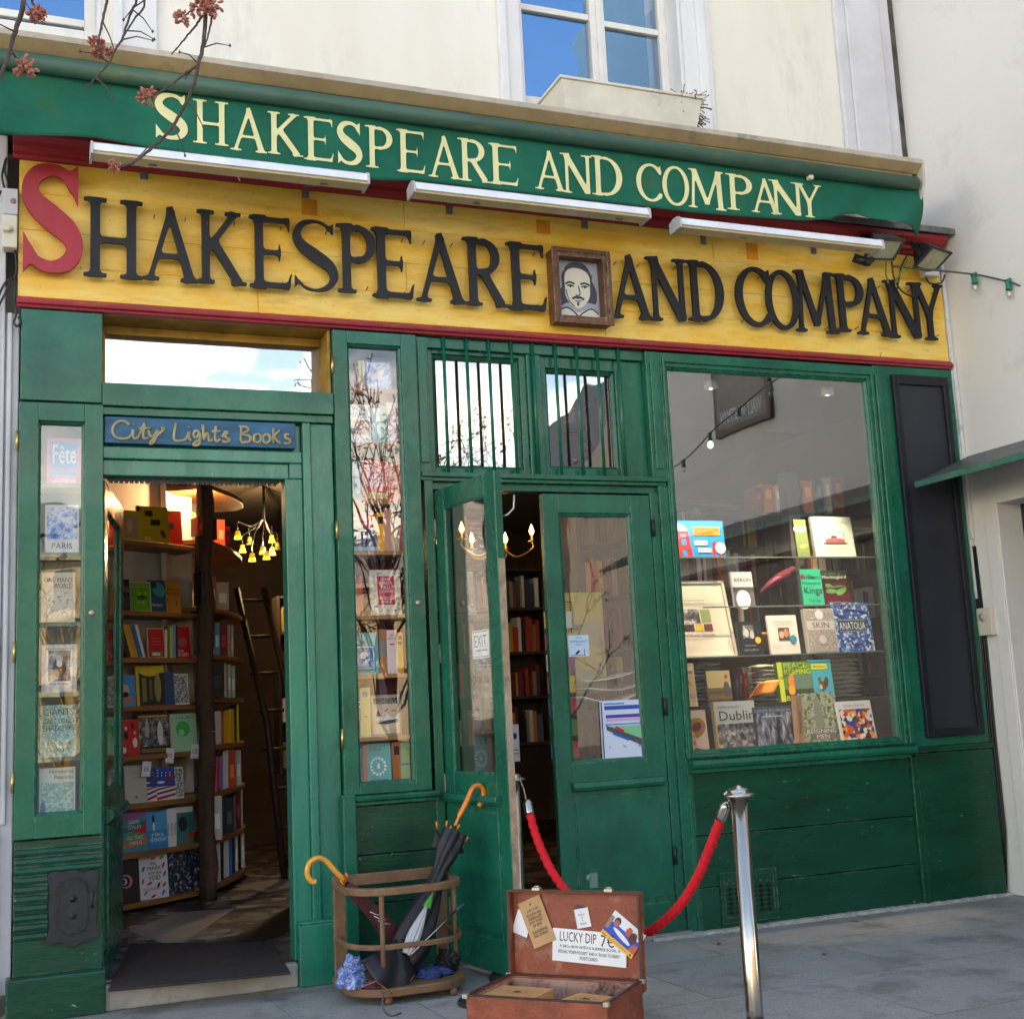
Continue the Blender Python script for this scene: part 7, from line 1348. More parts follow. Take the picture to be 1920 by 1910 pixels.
# further rows behind the front books
z_d = F(1500, 962, .88)[2]
ws = thing('wall_shelf', 'dark high shelf with leaning orange books above the white cookbook', 'shelf', (5.1, .98, z_d)); build('board', MB().box(4.45, 5.85, .86, 1.12, z_d-.022, z_d), DKWOOD, ws)
for i_, (L, R_, T_, c_, nm_, tl_) in enumerate(((1418, 1430, 908, (110, 30, 26), 'maroon', 6), (1434, 1452, 902, (190, 90, 30), 'rust orange', 8), (1456, 1466, 905, (215, 195, 160), 'cream', 10), (1470, 1488, 900, (205, 110, 40), 'bright orange', 9), (1492, 1504, 898, (30, 30, 34), 'black', 4), (1508, 1526, 896, (215, 130, 70), 'peach', 10), (1532, 1544, 893, (60, 80, 110), 'slate blue', 6), (1550, 1560, 890, (200, 190, 170), 'pale grey', 12), (1566, 1584, 888, (150, 60, 30), 'brick', 5))):
    a_ = F(L, 950, .90); w2 = F(R_, 950, .90)[0]-a_[0]; spine_book((a_[0], .90, z_d+.0005+.0), w2, F(L, T_, .90)[2]-z_d-.02, .15, c_, nm_+' book leaning on the dark high shelf of the shop window', tilt=0, yaw=0, art=[('r', .2, .5, .8, .8, tuple(min(255, q+50) for q in c_))])
random.seed(31)
def fill_row(L, R_, T_, Y, z, where, skip=()):
    x = L; k = 0
    while x < R_:
        w_px = random.uniform(8, 14); c_, nm_ = random.choice(CN); tt = T_+random.uniform(0, 16)
        if not any(a <= x <= b for a, b in skip):
            a_ = F(x, 1200, Y); w2 = F(x+w_px-1, 1200, Y)[0]-a_[0]; h_ = F(x, tt, Y)[2]-z
            spine_book((a_[0], Y, z+.0005), w2, h_, .13, c_, '%s spine, %s along the row %s' % (nm_, ORD[min(k, 24)], where), art=[('r', .25, .55, .75, .8, tuple(min(255, int(q*1.3)+30) for q in c_))]); k += 1
        x += w_px
fill_row(1372, 1432, 1250, .78, z_s, 'behind the straw paperback')
fill_row(1488, 1560, 1240, .78, z_s, 'behind the jungle scene book')
# parrot
pr = thing('parrot_figure', 'red and purple carved parrot perched on a dark stand in the window', 'parrot figurine', F(1462, 1133, .62))
pb_ = F(1465, 1098, .62); pd = F(1427, 1112, .62); ph_ = F(1490, 1066, .62)
PR = mat('red_feathers', (.16, .004, .01), .8, var=.5, vscale=34, col2=(.10, .004, .03))
bd_ = MB().tube(crom([tuple(F(1424, 1112, .64)), tuple(F(1440, 1098, .63)), tuple(F(1462, 1084, .62)), tuple(F(1480, 1072, .62)), tuple(F(1491, 1066, .62))], 5), [.005, .007, .010, .013, .017, .021, .025, .029, .032, .034, .035, .036, .035, .033, .029, .026, .025, .027, .027, .024, .012], 12); build('body', bd_, PR, pr)
bk = F(1496, 1069, .62); build('beak', MB().tube([bk, (bk[0]+.014, bk[1], bk[2]-.006), (bk[0]+.016, bk[1], bk[2]-.018)], [.009, .006, .001], 8), mat('beak_yellow', (.6, .35, .1), .4), pr)
wgc = F(1455, 1086, .60); build('wing', MB().tube([F(1436, 1102, .59), tuple(wgc), F(1474, 1078, .60)], [.003, .016, .012], 8), mat('purple_feathers', (.12, .03, .20), .5, var=.5, vscale=30, col2=(.5, .02, .04)), pr)
sc_ = F(1463, 1105, .62); build('stand', MB().tube([(sc_[0], sc_[1], z_b+.005), (sc_[0], sc_[1], sc_[2]+.02)], .007, 8).lathe([(.04, 0), (.038, .006), (.01, .012), (0, .012)], (sc_[0], sc_[1], z_b+.0005), 16), BLKPL, pr)
def spot(name, loc, tgt, e, parent):
    l_ = bpy.data.lights.new(name, 'SPOT'); l_.energy = e; l_.color = (1, .88, .72); l_.spot_size = R(62); l_.spot_blend = .7; l_.shadow_soft_size = .03
    o = bpy.data.objects.new(name, l_); COL.objects.link(o); o.parent = parent; o.location = Vector(loc)-root_loc(parent); o.rotation_euler = (Vector(loc)-Vector(tgt)).to_track_quat('Z', 'Y').to_euler(); return o
# dark picture and side column behind the shelves
pi_ = thing('small_picture', 'small dark framed picture hanging in the gloom behind the parrot', 'picture', F(1430, 1060, 1.35)); a, b_ = F(1416, 1062, 1.35), F(1452, 1012, 1.35)
build('frame', frame_ring(MB(), a[0], b_[0], a[2], b_[2], a[0]+.02, b_[0]-.02, a[2]+.02, b_[2]-.02, 1.33, 1.36), mat('gilt_frame', (.20, .13, .05), .4, metal=.5), pi_); build('picture', MB().box(a[0]+.02, b_[0]-.02, 1.345, 1.355, a[2]+.02, b_[2]-.02), mat('murky_picture', (.03, .04, .03), .4, var=.8, vscale=12), pi_)
col_ = MB(); x0 = F(1490, 1100, .80)[0]; x1 = F(1512, 1100, .80)[0]; col_.box(x0, x1, .80, .90, DZ, 2.9); build('upright', col_, mat('grey_upright', (.085, .08, .078), .5), label='grey upright post behind the glass shelves of the window', cat='post')
build('basket', MB().lathe([(.10, 0), (.16, .10), (.17, .12), (.15, .11), (.09, .01)], (F(1425, 1160, 1.0)[0], 1.0, z_a+.05), 18), mat('orange_glazed_bowl', (.40, .14, .03), .4, var=.3, vscale=20), label='orange brown bowl glowing behind the black couple book', cat='bowl')
lmp = thing('ceiling_spot', 'small round spotlight lit in the ceiling of the shop window', 'spotlight', (4.15, .20, 3.30))
build('fitting', MB().lathe([(.0, .0), (.04, 0), (.045, -.05), (.035, -.055)], (4.15, .20, 3.36), 14), PAPER, lmp); build('bulb', MB().lathe([(.03, -.05), (0, -.058)], (4.15, .20, 3.36), 12), mat('spot_lit', (1, .9, .7), .3, emit=(1, .88, .66), estr=3), lmp)
spot('spot_light', (4.15, .20, 3.27), (4.25, .62, 1.2), 48, lmp)
lm2 = thing('picture_light', 'second small lit spotlight at the right of the shop window ceiling', 'spotlight', (5.05, .20, 3.30)); build('fitting', MB().lathe([(.0, .0), (.04, 0), (.045, -.05), (.035, -.055)], (5.05, .20, 3.36), 14), PAPER, lm2); build('bulb', MB().lathe([(.03, -.05), (0, -.058)], (5.05, .20, 3.36), 12), MATS['spot_lit'], lm2)
spot('spot_light', (5.05, .20, 3.27), (5.0, .62, 1.2), 58, lm2)
# ================================================================ BEHIND THE ENTRANCE GLASS
def sheet(name, L, T_, R_, B, Y, label, art, cat, m=PAPER, T=None):
    a, b_ = F(L, B, Y), F(R_, T_, Y); w, h = b_[0]-a[0], b_[2]-a[2]; T = Matrix.Translation((a[0], Y, a[2]))
    o = thing(name, label, cat, ((a[0]+b_[0])/2, Y, a[2])); build('sheet', xf(MB().box(0, w, 0, .0015, 0, h), T), m, o); build('printing', art_mesh(art, w, h, T, -.0006), None, o, fixn=False); return o
sheet('notice', 1067, 1190, 1103, 1231, .018, 'pale blue camera notice tag stuck inside the closed entrance leaf', [('r', 0, 0, 1, 1, (190, 215, 235)), ('t', 'SOUS', .35, .84, .65, .92, (40, 90, 170)), ('t', 'SURVEILLANCE', .08, .66, .92, .76, (40, 90, 170)), ('t', 'VIDEO', .34, .52, .68, .60, (40, 90, 170)), ('p', [(.30, .14), (.48, .30), (.56, .24), (.38, .08)], (20, 20, 30)), ('r', .74, .06, .77, .36, (40, 60, 90)), ('r', .1, .05, .8, .07, (40, 60, 90))], 'notice')
sheet('safety_sheet', 1130, 1310, 1207, 1424, .018, 'laminated sheet with blue bands and a coloured diagram inside the entrance leaf', [('r', 0, 0, 1, 1, (205, 220, 242)), ('r', .10, .84, .92, .91, (30, 80, 170)), ('r', .10, .93, .55, .955, (60, 120, 200)), ('r', .12, .70, .94, .755, (70, 60, 160)), ('r', .12, .64, .94, .69, (215, 170, 220)), ('r', .10, .58, .96, .60, (60, 120, 200)), ('p', [(.1, .56), (.96, .30), (.96, .56)], (120, 195, 150)), ('p', [(.12, .50), (.96, .18), (.96, .30), (.12, .58)], (80, 80, 84)), ('p', [(.25, .42), (.6, .30), (.62, .34), (.28, .46)], (30, 90, 180)), ('p', [(.3, .52), (.5, .44), (.52, .48), (.34, .56)], (200, 40, 70)), ('r', .02, .02, .045, .98, (60, 70, 80)), ('t', '1.    2.    3.', .16, .19, .9, .225, (90, 90, 90))], 'notice')
es = thing('exit_sign', 'handwritten white EXIT card taped inside the open entrance leaf', 'sign', (2.26, -.40, 1.65))
za, zb_ = F(897, 1234, -.42)[2], F(897, 1181, -.42)[2]; esx = Lw-.112-.030
build('card', xf(MB().box(esx-.17, esx, .0105, .0118, za, zb_), T2), PAPER, es)
# card sits behind the glass; lettered on the side seen through it
Tes = T2 @ Matrix.Translation((esx-.17, .0103, za)); build('writing', art_mesh([('t', 'EXIT.', .14, .40, .94, .82, INK), ('r', .2, .26, .9, .30, INK), ('r', .02, .04, .98, .07, (120, 120, 124)), ('r', .02, .93, .98, .96, (60, 60, 64))], .17, zb_-za, Tes, .0), None, es, fixn=False)
# posters, papers and racks glimpsed behind the closed leaf
sheet('yellow_poster', 1062, 1110, 1128, 1300, .55, 'faded yellow poster standing behind the closed entrance leaf', [('r', 0, 0, 1, 1, (205, 180, 90)), ('r', 0, 0, 1, .7, (190, 175, 140)), ('e', .6, .35, .3, .3, 0, (215, 190, 120))], 'poster')
mr_ = thing('magazine_rack', 'wire rack with small postcards behind the closed entrance leaf', 'rack', (3.08, .40, .9)); rk = MB()
for k in range(4): x = 2.98+k*.06; rk.tube([(x, .40, .95), (x, .40, 2.05)], .003, 5)
for k in range(9): rk.tube([(2.97, .40, 1.0+k*.12), (3.17, .40, 1.0+k*.12)], .003, 5)
build('wires', rk, DKMET, mr_); random.seed(4)
for r_ in range(7):
    for c_ in range(3):
        k_ = random.choice([(200, 60, 60), (60, 90, 150), (220, 215, 205), (90, 140, 90), (230, 190, 90), (40, 40, 50), (190, 120, 150)])
        o = build('postcard', MB().box(2.975+c_*.064, 3.03+c_*.064, .385, .387, 1.02+r_*.13, 1.12+r_*.13), flat(k_, .4), label='%s postcard, %s of its row, %s row from the bottom of the rack' % ({(200, 60, 60): 'red', (60, 90, 150): 'blue', (220, 215, 205): 'white', (90, 140, 90): 'green', (230, 190, 90): 'yellow', (40, 40, 50): 'black', (190, 120, 150): 'pink'}[k_], ORD[c_], ORD[r_]), cat='postcard', group='postcards in the rack')
pc_ = MB(); 
def curl(cx_, cy_, cz_, w, d, ph):
    pc_.grid(lambda u, v: Vector((cx_+w*(u-.5), cy_+d*(v-.5), cz_+.10*(u-.35)**2*4*w+.02*math.sin(u*3+ph))), 12, 4)
curl(3.32, .35, 1.46, .34, .26, 0); curl(3.34, .36, 1.40, .32, .26, 1); curl(3.31, .34, 1.34, .36, .26, 2); o = build('newspapers', pc_, mat('newsprint', (.62, .62, .60), .9, var=.3, vscale=25, dirt=.4), label='curling newspapers piled behind the closed entrance leaf', cat='newspapers'); o.modifiers.new('s', 'SOLIDIFY').thickness = .006
build('side_table', MB().box(3.14, 3.50, .22, .50, 1.27, 1.30).box(3.15, 3.18, .23, .26, .02, 1.27).box(3.46, 3.49, .23, .26, .02, 1.27).box(3.15, 3.18, .46, .49, .02, 1.27).box(3.46, 3.49, .46, .49, .02, 1.27), DKWOOD, label='tall dark table holding the newspapers behind the entrance leaf', cat='table')
sheet('hanging_leaflet', 954, 1357, 972, 1428, .9, 'white leaflet with a blue disc hanging in the dark entrance', [('c', .55, .68, .28, (30, 60, 150)), ('r', .1, .3, .9, .32, (90, 90, 110)), ('r', .1, .2, .9, .22, (90, 90, 110))], 'leaflet')

# ================================================================ PAVEMENT OBJECTS
# --- rope barrier
PA = G(978, 1872, .02); PA = tuple(F(961, 1455, -.50)[:2]); PBp = (2.73, -2.10)
def stanchion(x, y, h, label):
    t = thing('rope_post', label, 'barrier post', (x, y, 0), 'chrome rope barrier posts')
    build('base', MB().lathe([(.165, 0), (.168, .012), (.16, .022), (.10, .032), (.045, .045), (.0, .045)], (x, y, .0005), 36), mat('black_rubber_base', (.02, .022, .022), .45, var=.2, vscale=10), t)
    build('pole', MB().lathe([(.0355, .04), (.0345, .12), (.034, h-.03)], (x, y, 0), 28), STEEL, t)
    build('cap', MB().lathe([(.034, -.03), (.062, -.028), (.066, -.022), (.062, -.017), (.040, -.014), (.044, -.004), (.036, .004), (.016, .010), (.012, .016), (0, .018)], (x, y, h), 28), STEEL, t)
    return t
h1 = VP(966, 1452, PA, (PA[0]+1, PA[1]))[2]; h2 = VP(1380, 1480, PBp, (PBp[0]+1, PBp[1]))[2]
stanchion(PA[0], PA[1], h1, 'chrome rope barrier post behind the open entrance leaf'); stanchion(PBp[0], PBp[1], h2, 'chrome rope barrier post standing alone on the pavement at right')
ro = thing('barrier_rope', 'thick twisted red rope sagging between the chrome posts', 'rope', (2.45, -1.5, .4))
RP = [(993, 1522), (1000, 1550), (1012, 1585), (1032, 1628), (1055, 1662), (1082, 1697), (1120, 1732), (1165, 1752), (1212, 1748), (1248, 1724), (1282, 1688), (1310, 1640), (1330, 1592), (1344, 1555), (1353, 1530)]
C3 = crom([tuple(VP(*p, PA, PBp)) for p in RP], 10); C3 = [Vector(c) for c in C3]
rb_ = MB(); rb_.smooth = True; s_acc = 0; NS = 24; rings = []
# even resampling
cum = [0]
for a, b_ in zip(C3[:-1], C3[1:]): cum.append(cum[-1]+(b_-a).length)
tot = cum[-1]; M_ = 260; pts_ = []
for i in range(M_+1):
    s_ = tot*i/M_; k = max(0, min(len(cum)-2, int(np.searchsorted(cum, s_))-1)); t_ = (s_-cum[k])/(cum[k+1]-cum[k]+1e-9); pts_.append(C3[k].lerp(C3[k+1], t_))
for i, p in enumerate(pts_):
    d = (pts_[min(i+1, M_)]-pts_[max(i-1, 0)]).normalized(); a = d.cross(Vector((0.3, 1, 0))).normalized(); c_ = a.cross(d); ph = tot*i/M_/.13*2*math.pi
    rings.append(rb_.pts([p+(a*math.cos(t)+c_*math.sin(t))*(.0145+.0075*abs(math.cos(1.5*(t-ph)))**.7) for t in [2*math.pi*k/NS for k in range(NS)]]))
for i in range(M_):
    for k in range(NS): k2 = (k+1) % NS; rb_.face((rings[i]+k, rings[i]+k2, rings[i+1]+k2, rings[i+1]+k))
build('twisted_rope', rb_, mat('red_rope', (.72, .008, .020), .85, var=.15, vscale=60, bump=.6, bscale=300), ro)
def ferrule(p, d):
    d = Vector(d).normalized(); p = Vector(p); return MB().tube([p-d*.012, p, p+d*.045, p+d*.058, p+d*.066, p+d*.068], [.024, .0235, .0225, .019, .010, .002], 20)
build('ferrule', ferrule(C3[0], C3[0]-C3[2]), STEEL, ro); build('ferrule', ferrule(C3[-1], C3[-1]-C3[-3]), STEEL, ro)
hk = Vector(C3[-1])+(C3[-1]-C3[-3]).normalized()*.068; build('hook', MB().tube(crom([tuple(hk-Vector((0, 0, .005))), tuple(hk+Vector((.012, -.008, .012))), (PBp[0]-.055, PBp[1]+.02, h2-.02), (PBp[0]-.045, PBp[1]+.01, h2-.005)], 5), .005, 8), STEEL, ro)
hk2 = Vector(C3[0])+(C3[0]-C3[2]).normalized()*.068; build('twine', MB().tube(crom([tuple(hk2-Vector((0, 0, .02))), tuple((hk2+Vector(VP(978, 1465, PA, PBp)))/2), tuple(VP(975, 1460, PA, PBp)), (PA[0]+.05, PA[1]-.02, h1-.02)], 5), .0035, 6).lathe([(0, -.01), (.009, 0), (0, .01)], VP(975, 1462, PA, PBp), 8), mat('hemp_twine', (.45, .36, .24), .9), ro)
dw_ = G(905, 1880, .0); dt = thing('rubber_base', 'round black rubber weight on the pavement between the umbrella stand and suitcase', 'weight', dw_)
build('disc', MB().lathe([(.115, 0), (.118, .012), (.112, .022), (.07, .030), (.03, .036), (0, .036)], (dw_[0], dw_[1], .0006), 32), mat('black_rubber_base', (.02, .022, .022), .45, var=.2, vscale=10), dt)
# --- suitcase
O = Vector((2.02, -1.20, 0)); e1 = Vector((.62, -.785, 0)).normalized(); e2 = Vector((-e1.y*-1, 0, 0)); e2 = Vector((-.785*-1*-1, -.62, 0)).normalized()
bl = G(955, 1826, .195); br = VP(1205, 1846, (bl[0], bl[1]), (bl[0]+math.cos(R(47)), bl[1]-math.sin(R(47)))); O = Vector((bl[0], bl[1], 0)); E_ = Vector((br[0]-bl[0], br[1]-bl[1], 0)); SW = E_.length; e1 = E_.normalized(); e2 = Vector((e1.y, -e1.x, 0))
if e2.y > 0: e2 = -e2
SD, SH = .41, .195
TS = Matrix(((e1.x, e2.x, 0, O.x), (e1.y, e2.y, 0, O.y), (0, 0, 1, 0.0005), (0, 0, 0, 1)))
LEA = mat('tan_leather', (.30, .066, .028), .5, var=.4, vscale=13, bump=.6, bscale=70, dirt=.55, dirtcol=(.15, .03, .014), wear=.9, wearcol=(.46, .28, .19), dthr=.50)
LIN = mat('stained_lining', (.36, .16, .10), .75, var=.35, vscale=7, bump=.5, bscale=60, dirt=.95, dirtcol=(.10, .018, .01), col2=(.45, .34, .28), dthr=.50)
EDGE = mat('dark_leather_binding', (.05, .022, .016), .5, var=.3, vscale=20)
sc = thing('suitcase', 'open tan leather suitcase with cards pinned inside its lid on the pavement', 'suitcase', TS @ Vector((SW/2, SD/2, 0)))
b_ = MB(); t_ = .012
b_.box(0, SW, 0, SD, 0, t_); b_.box(0, SW, 0, t_, t_, SH); b_.box(0, SW, SD-t_, SD, t_, SH); b_.box(0, t_, t_, SD-t_, t_, SH); b_.box(SW-t_, SW, t_, SD-t_, t_, SH)
build('tray', xf(b_, TS), LEA, sc, bevel=.006)
li = MB(); li.box(t_, SW-t_, t_, SD-t_, t_, t_+.002); li.box(t_, SW-t_, t_, t_+.002, t_+.002, SH-.01); li.box(t_, SW-t_, SD-t_-.002, SD-t_, t_+.002, SH-.01); li.box(t_, t_+.002, t_+.002, SD-t_-.002, t_+.002, SH-.01); li.box(SW-t_-.002, SW-t_, t_+.002, SD-t_-.002, t_+.002, SH-.01)
build('lining', xf(li, TS), LIN, sc)
ed = MB(); frame_ring_z(ed, -.003, SW+.003, -.003, SD+.003, t_+.005, SH, SH+.006); build('binding', xf(ed, TS), EDGE, sc, bevel=.002)
for x in (0, SW):
    for y in (0, SD): build('metal_corner', xf(MB().box(x-.012, x+.012, y-.012, y+.012, SH-.010, SH+.0085), TS), mat('tarnished_corner', (.5, .45, .35), .4, metal=.7), sc, bevel=.003)
# lid leaning a little backwards
LHt = VP(960, 1668, (O.x, O.y), (br[0], br[1]))[2]-SH+.045
TLd = TS @ Matrix.Translation((.0, -.045, SH-.05)) @ Matrix.Rotation(R(3), 4, 'X'); LH = LHt
b_ = MB(); b_.box(0, SW, -.004, .004, 0, LH); dl = .05
b_.box(0, .010, .004, dl, .0, LH); b_.box(SW-.010, SW, .004, dl, .0, LH); b_.box(.010, SW-.010, .004, dl, LH-.010, LH); b_.box(.010, SW-.010, .004, dl, .0, .010)
build('lid', xf(b_, TLd), LEA, sc, bevel=.004)
def lidpanel(u, v):
    return Vector((.011+(SW-.022)*u, .010+.002*math.sin(u*5)*math.sin(v*4), .011+(LH-.022)*v))
ll = MB(); ll.grid(lidpanel, 20, 16); build('lid_lining', xf(ll, TLd), mat('lid_leather_inner', (.33, .078, .034), .5, var=.28, vscale=9, bump=.7, bscale=50, dirt=.7, dirtcol=(.40, .22, .16), col2=(.23, .045, .02), wear=0, dthr=.54), sc)
ed = MB(); ed.box(-.002, .008, dl, dl+.003, 0, LH+.002); ed.box(SW-.008, SW+.002, dl, dl+.003, 0, LH+.002); ed.box(.008, SW-.008, dl, dl+.003, LH-.006, LH+.002); build('lid_binding', xf(ed, TLd), EDGE, sc)
for u in (.23, .78): build('clasp', xf(MB().box(SW*u-.018, SW*u+.018, .03, dl+.006, LH+.001, LH+.012).tube([(SW*u-.012, .045, LH+.016), (SW*u+.012, .045, LH+.016)], .005, 6), TLd), mat('tarnished_corner', (.5, .45, .35), .4, metal=.7), sc)
def lid_uv(px, py):
    """where a sight line meets the lining plane -> local lid coordinates"""
    Ti = TLd.inverted(); o = Ti @ Vector(CAM); d = (Ti.to_3x3()) @ Vector(_ray(px, py)); t = (.013-o.y)/d.y; q = o+d*t; return q.x, q.z
def card(name, corners, label, artfn, m, cat='card', off=.0, t=.001):
    """corners: top-left, top-right, bottom-right, bottom-left in photo pixels"""
    Q = [lid_uv(*c) for c in corners]; ux = Vector((Q[1][0]-Q[0][0], Q[1][1]-Q[0][1])); w = ux.length; ux.normalize(); uy = Vector((-ux.y, ux.x)); h = abs((Vector(Q[0])-Vector(Q[3])).dot(uy))
    bl_ = Vector(Q[0])-uy*h; Tc = TLd @ Matrix(((ux.x, 0, uy.x, bl_.x), (0, 1, 0, .016+off), (ux.y, 0, uy.y, bl_.y), (0, 0, 0, 1))) @ Matrix.Rotation(0, 4, 'X')
    # the card faces +y of the lid frame (towards the street): mirror depth
    o = thing(name, label, cat, Tc @ Vector((w/2, 0, 0))); build('sheet', xf(MB().box(0, w, -t, 0, 0, h), Tc), m, o)
    if artfn:
        a = art_mesh(artfn, w, h, Tc @ Matrix.Scale(-1, 4, (0, 1, 0)), -.0005); build('printing', a, None, o, fixn=False)
    return o
card('price_card', [(1037, 1738), (1175, 1751), (1167, 1813), (1017, 1797)], 'white lucky dip price card handwritten in black inside the suitcase lid', [('t', 'LUCKY DIP', .10, .62, .60, .92, INK), ('t', '7€', .66, .56, .84, .94, INK), ('t', 'A S&Co BOX WITH A SURPRISE BOOK, A', .10, .42, .92, .52, INK), ('t', 'SPECIAL "POEM POCKET" AND A "BOOK TO READ"', .08, .26, .92, .36, INK), ('t', 'POSTCARD!', .38, .10, .62, .20, INK)], PAPER)
card('white_paper', [(972, 1703), (1000, 1715), (1016, 1784), (960, 1745)], 'fanned white printed slips tucked behind the brown packet in the lid', [('r', .15, .8-.08*i, .75, .81-.08*i, (130, 130, 134)) for i in range(8)] if False else None, PAPER)
card('brown_packet', [(972, 1694), (1012, 1676), (1044, 1760), (1001, 1779)], 'brown paper packet with black capitals pinned in the lid corner', [('t', 'w', .44, .86, .56, .92, INK), ('t', 'JAZZ IS MY', .24, .73, .78, .79, INK), ('t', 'RELIGION AND', .18, .65, .84, .71, INK), ('t', 'SURREALISM', .2, .57, .80, .63, INK), ('t', 'IS MY POINT', .2, .49, .80, .55, INK), ('t', 'OF VIEW', .3, .41, .70, .47, INK), ('t', 'SHAKESPEARE', .18, .28, .84, .34, INK), ('t', 'AND COMPANY', .18, .20, .84, .26, INK)], KRAFT, off=.004)
card('book_card', [(1075, 1704), (1102, 1699), (1108, 1737), (1086, 1740)], 'little book shaped white card lettered in black in the lid centre', [('t', 'A', .46, .78, .54, .85, INK), ('t', 'BOOK', .3, .62, .74, .71, INK), ('t', 'IS', .46, .48, .58, .56, INK), ('t', 'A', .48, .34, .56, .42, INK), ('t', 'BOOK', .32, .16, .76, .25, INK), ('r', .02, .02, .06, .98, (90, 90, 100)), ('p', [(.0, .98), (.35, 1.18), (1, .98)], (60, 60, 80))], PAPER)
card('photo_postcard', [(1154, 1705), (1212, 1754), (1184, 1797), (1122, 1743)], 'tilted postcard photo of children in blue with a yellow strip', [('r', 0, 0, 1, 1, (225, 230, 235)), ('r', 0, .16, 1, .62, (40, 80, 190)), ('e', .22, .72, .09, .12, 0, (60, 35, 30)), ('e', .22, .66, .07, .09, 0, (170, 110, 85)), ('e', .60, .70, .09, .12, 0, (190, 90, 70)), ('e', .76, .62, .10, .14, 0, (90, 40, 35)), ('e', .5, .4, .3, .06, -10, (225, 228, 238)), ('p', [(.8, .16), (1, .16), (1, .5), (.86, .45)], (190, 100, 80)), ('r', 0, .3, .1, .8, (150, 130, 110)), ('r', 0, 0, 1, .16, (240, 180, 60)), ('t', 'hers', .04, .03, .16, .11, INK), ('r', .25, .07, .8, .085, (180, 120, 40)), ('c', .93, .08, .03, (120, 80, 30))], PAPER)
def kbox(corner, w, d, h, rot, label):
    Tb = TS @ Matrix.Translation(corner) @ Matrix.Rotation(R(rot), 4, 'Z'); o = thing('kraft_box', label, 'box', Tb @ Vector((w/2, d/2, 0)), 'kraft lucky dip boxes in the suitcase')
    build('carton', xf(MB().box(0, w, 0, d, 0, h), Tb), mat('orange_kraft', (.62, .30, .11), .8, var=.08, vscale=9), o, bevel=.002)
    st = MB(); ring = [(w/2+.045*math.cos(a), d/2+.030*math.sin(a), h+.0008) for a in [2*math.pi*k/24 for k in range(25)]]; st.mat(mat('stamp_ink', (.10, .045, .02), .7))
    for k in range(0, 24, 2):
        a = 2*math.pi*k/24; st.poly([(w/2+r_*math.cos(a+q_), d/2+r_*.68*math.sin(a+q_), h+.0008) for r_, q_ in ((.040, 0), (.048, 0), (.048, .16), (.040, .16))])
    st.poly([(w/2+.026*math.cos(a)*(.7+.3*math.cos(3*a)), d/2+.016*math.sin(a), h+.0008) for a in [2*math.pi*k/18 for k in range(18)]])
    build('stamp', xf(st, Tb), None, o, fixn=False)
kbox((.03, .13, t_+.003), .24, .20, SH-.03, 2, 'orange brown kraft box with a round stamp at the left of the suitcase')
kbox((.40, .16, t_+.003), .17, .17, SH-.035, 14, 'smaller kraft box turned askew at the right of the suitcase')

# --- small litter on the paving
random.seed(21)
for (gx, gy, nm_, lb_, m_) in ((3.6, -.35, 'dry_leaf', 'curled brown leaf near the green panel', (.16, .08, .03)), (3.9, -.9, 'dry_leaf', 'small brown leaf on the open paving right of the post', (.20, .11, .04)), (2.95, -.55, 'paper_scrap', 'tiny white paper scrap beside the rope', (.7, .7, .68)), (4.6, -.22, 'dry_leaf', 'pale tan leaf under the shop window panel', (.30, .20, .09))):
    lfm = MB(); aa = random.uniform(0, 6)
    lfm.grid(lambda u, v: Vector((gx+.022*(u-.5)*math.cos(aa)*2-.012*(v-.5)*math.sin(aa)*2*(1-(2*u-1)**2+.15), gy+.022*(u-.5)*math.sin(aa)*2+.012*(v-.5)*math.cos(aa)*2*(1-(2*u-1)**2+.15), .002+.008*abs(v-.5)+.004*u)), 6, 4)
    build(nm_, lfm, mat(nm_+'_%d' % int(m_[0]*100), m_, .9), None, lb_, cat='leaf' if 'leaf' in nm_ else 'litter')
# --- umbrella stand
us = thing('umbrella_stand', 'worn oak half round umbrella stand against the green panel', 'umbrella stand', (1.79, -.45, 0))
OAK = mat('worn_oak', (.25, .135, .065), .6, var=.4, vscale=9, bump=.6, bscale=50, wear=.9, wearcol=(.52, .42, .31), col2=(.14, .07, .035), dirt=.4)
ux0, ux1, uyb, uyf = 1.475, 2.06, -.255, -.69
def plan(ins=0.0):
    P = [(ux0+ins, uyb)]; r_ = .20-ins
    for k in range(9): t = R(180+90*k/8); P.append((ux0+.20+r_*math.cos(t), uyf+.20+r_*math.sin(t)))
    for k in range(9): t = R(270+90*k/8); P.append((ux1-.20+r_*math.cos(t), uyf+.20+r_*math.sin(t)))
    P.append((ux1-ins, uyb)); return P
def rail(z, h, w, name):
    a, b_ = plan(0), plan(w); m_ = MB(); n = len(a); r0 = m_.pts([(x, y, z) for x, y in a]); r1 = m_.pts([(x, y, z+h) for x, y in a]); r2 = m_.pts([(x, y, z+h) for x, y in b_]); r3 = m_.pts([(x, y, z) for x, y in b_])
    for i in range(n-1):
        for p_, q_ in ((r0, r1), (r1, r2), (r2, r3), (r3, r0)): m_.face((p_+i, p_+i+1, q_+i+1, q_+i))
    for i in (0, n-1): m_.face((r0+i, r1+i, r2+i, r3+i))
    return build(name, m_, OAK, us, bevel=.006)
zT = F(740, 1664, -.70)[2]-.01
rail(zT-.025, .035, .042, 'top_rail'); rail(.245, .026, .014, 'middle_rail')
a = plan(-.008); build('base_board', MB().extr_z([(x, y) for x, y in a], .035, .075), OAK, us, bevel=.008)
build('top_rail', MB().box(ux0, ux1, uyb-.02, uyb, zT-.02, zT+.035), OAK, us, bevel=.003)
for x0 in (ux0-.002, ux1-.058): build('post', MB().box(x0, x0+.06, uyb-.045, uyb-.022, .075, zT-.026), OAK, us, bevel=.004)
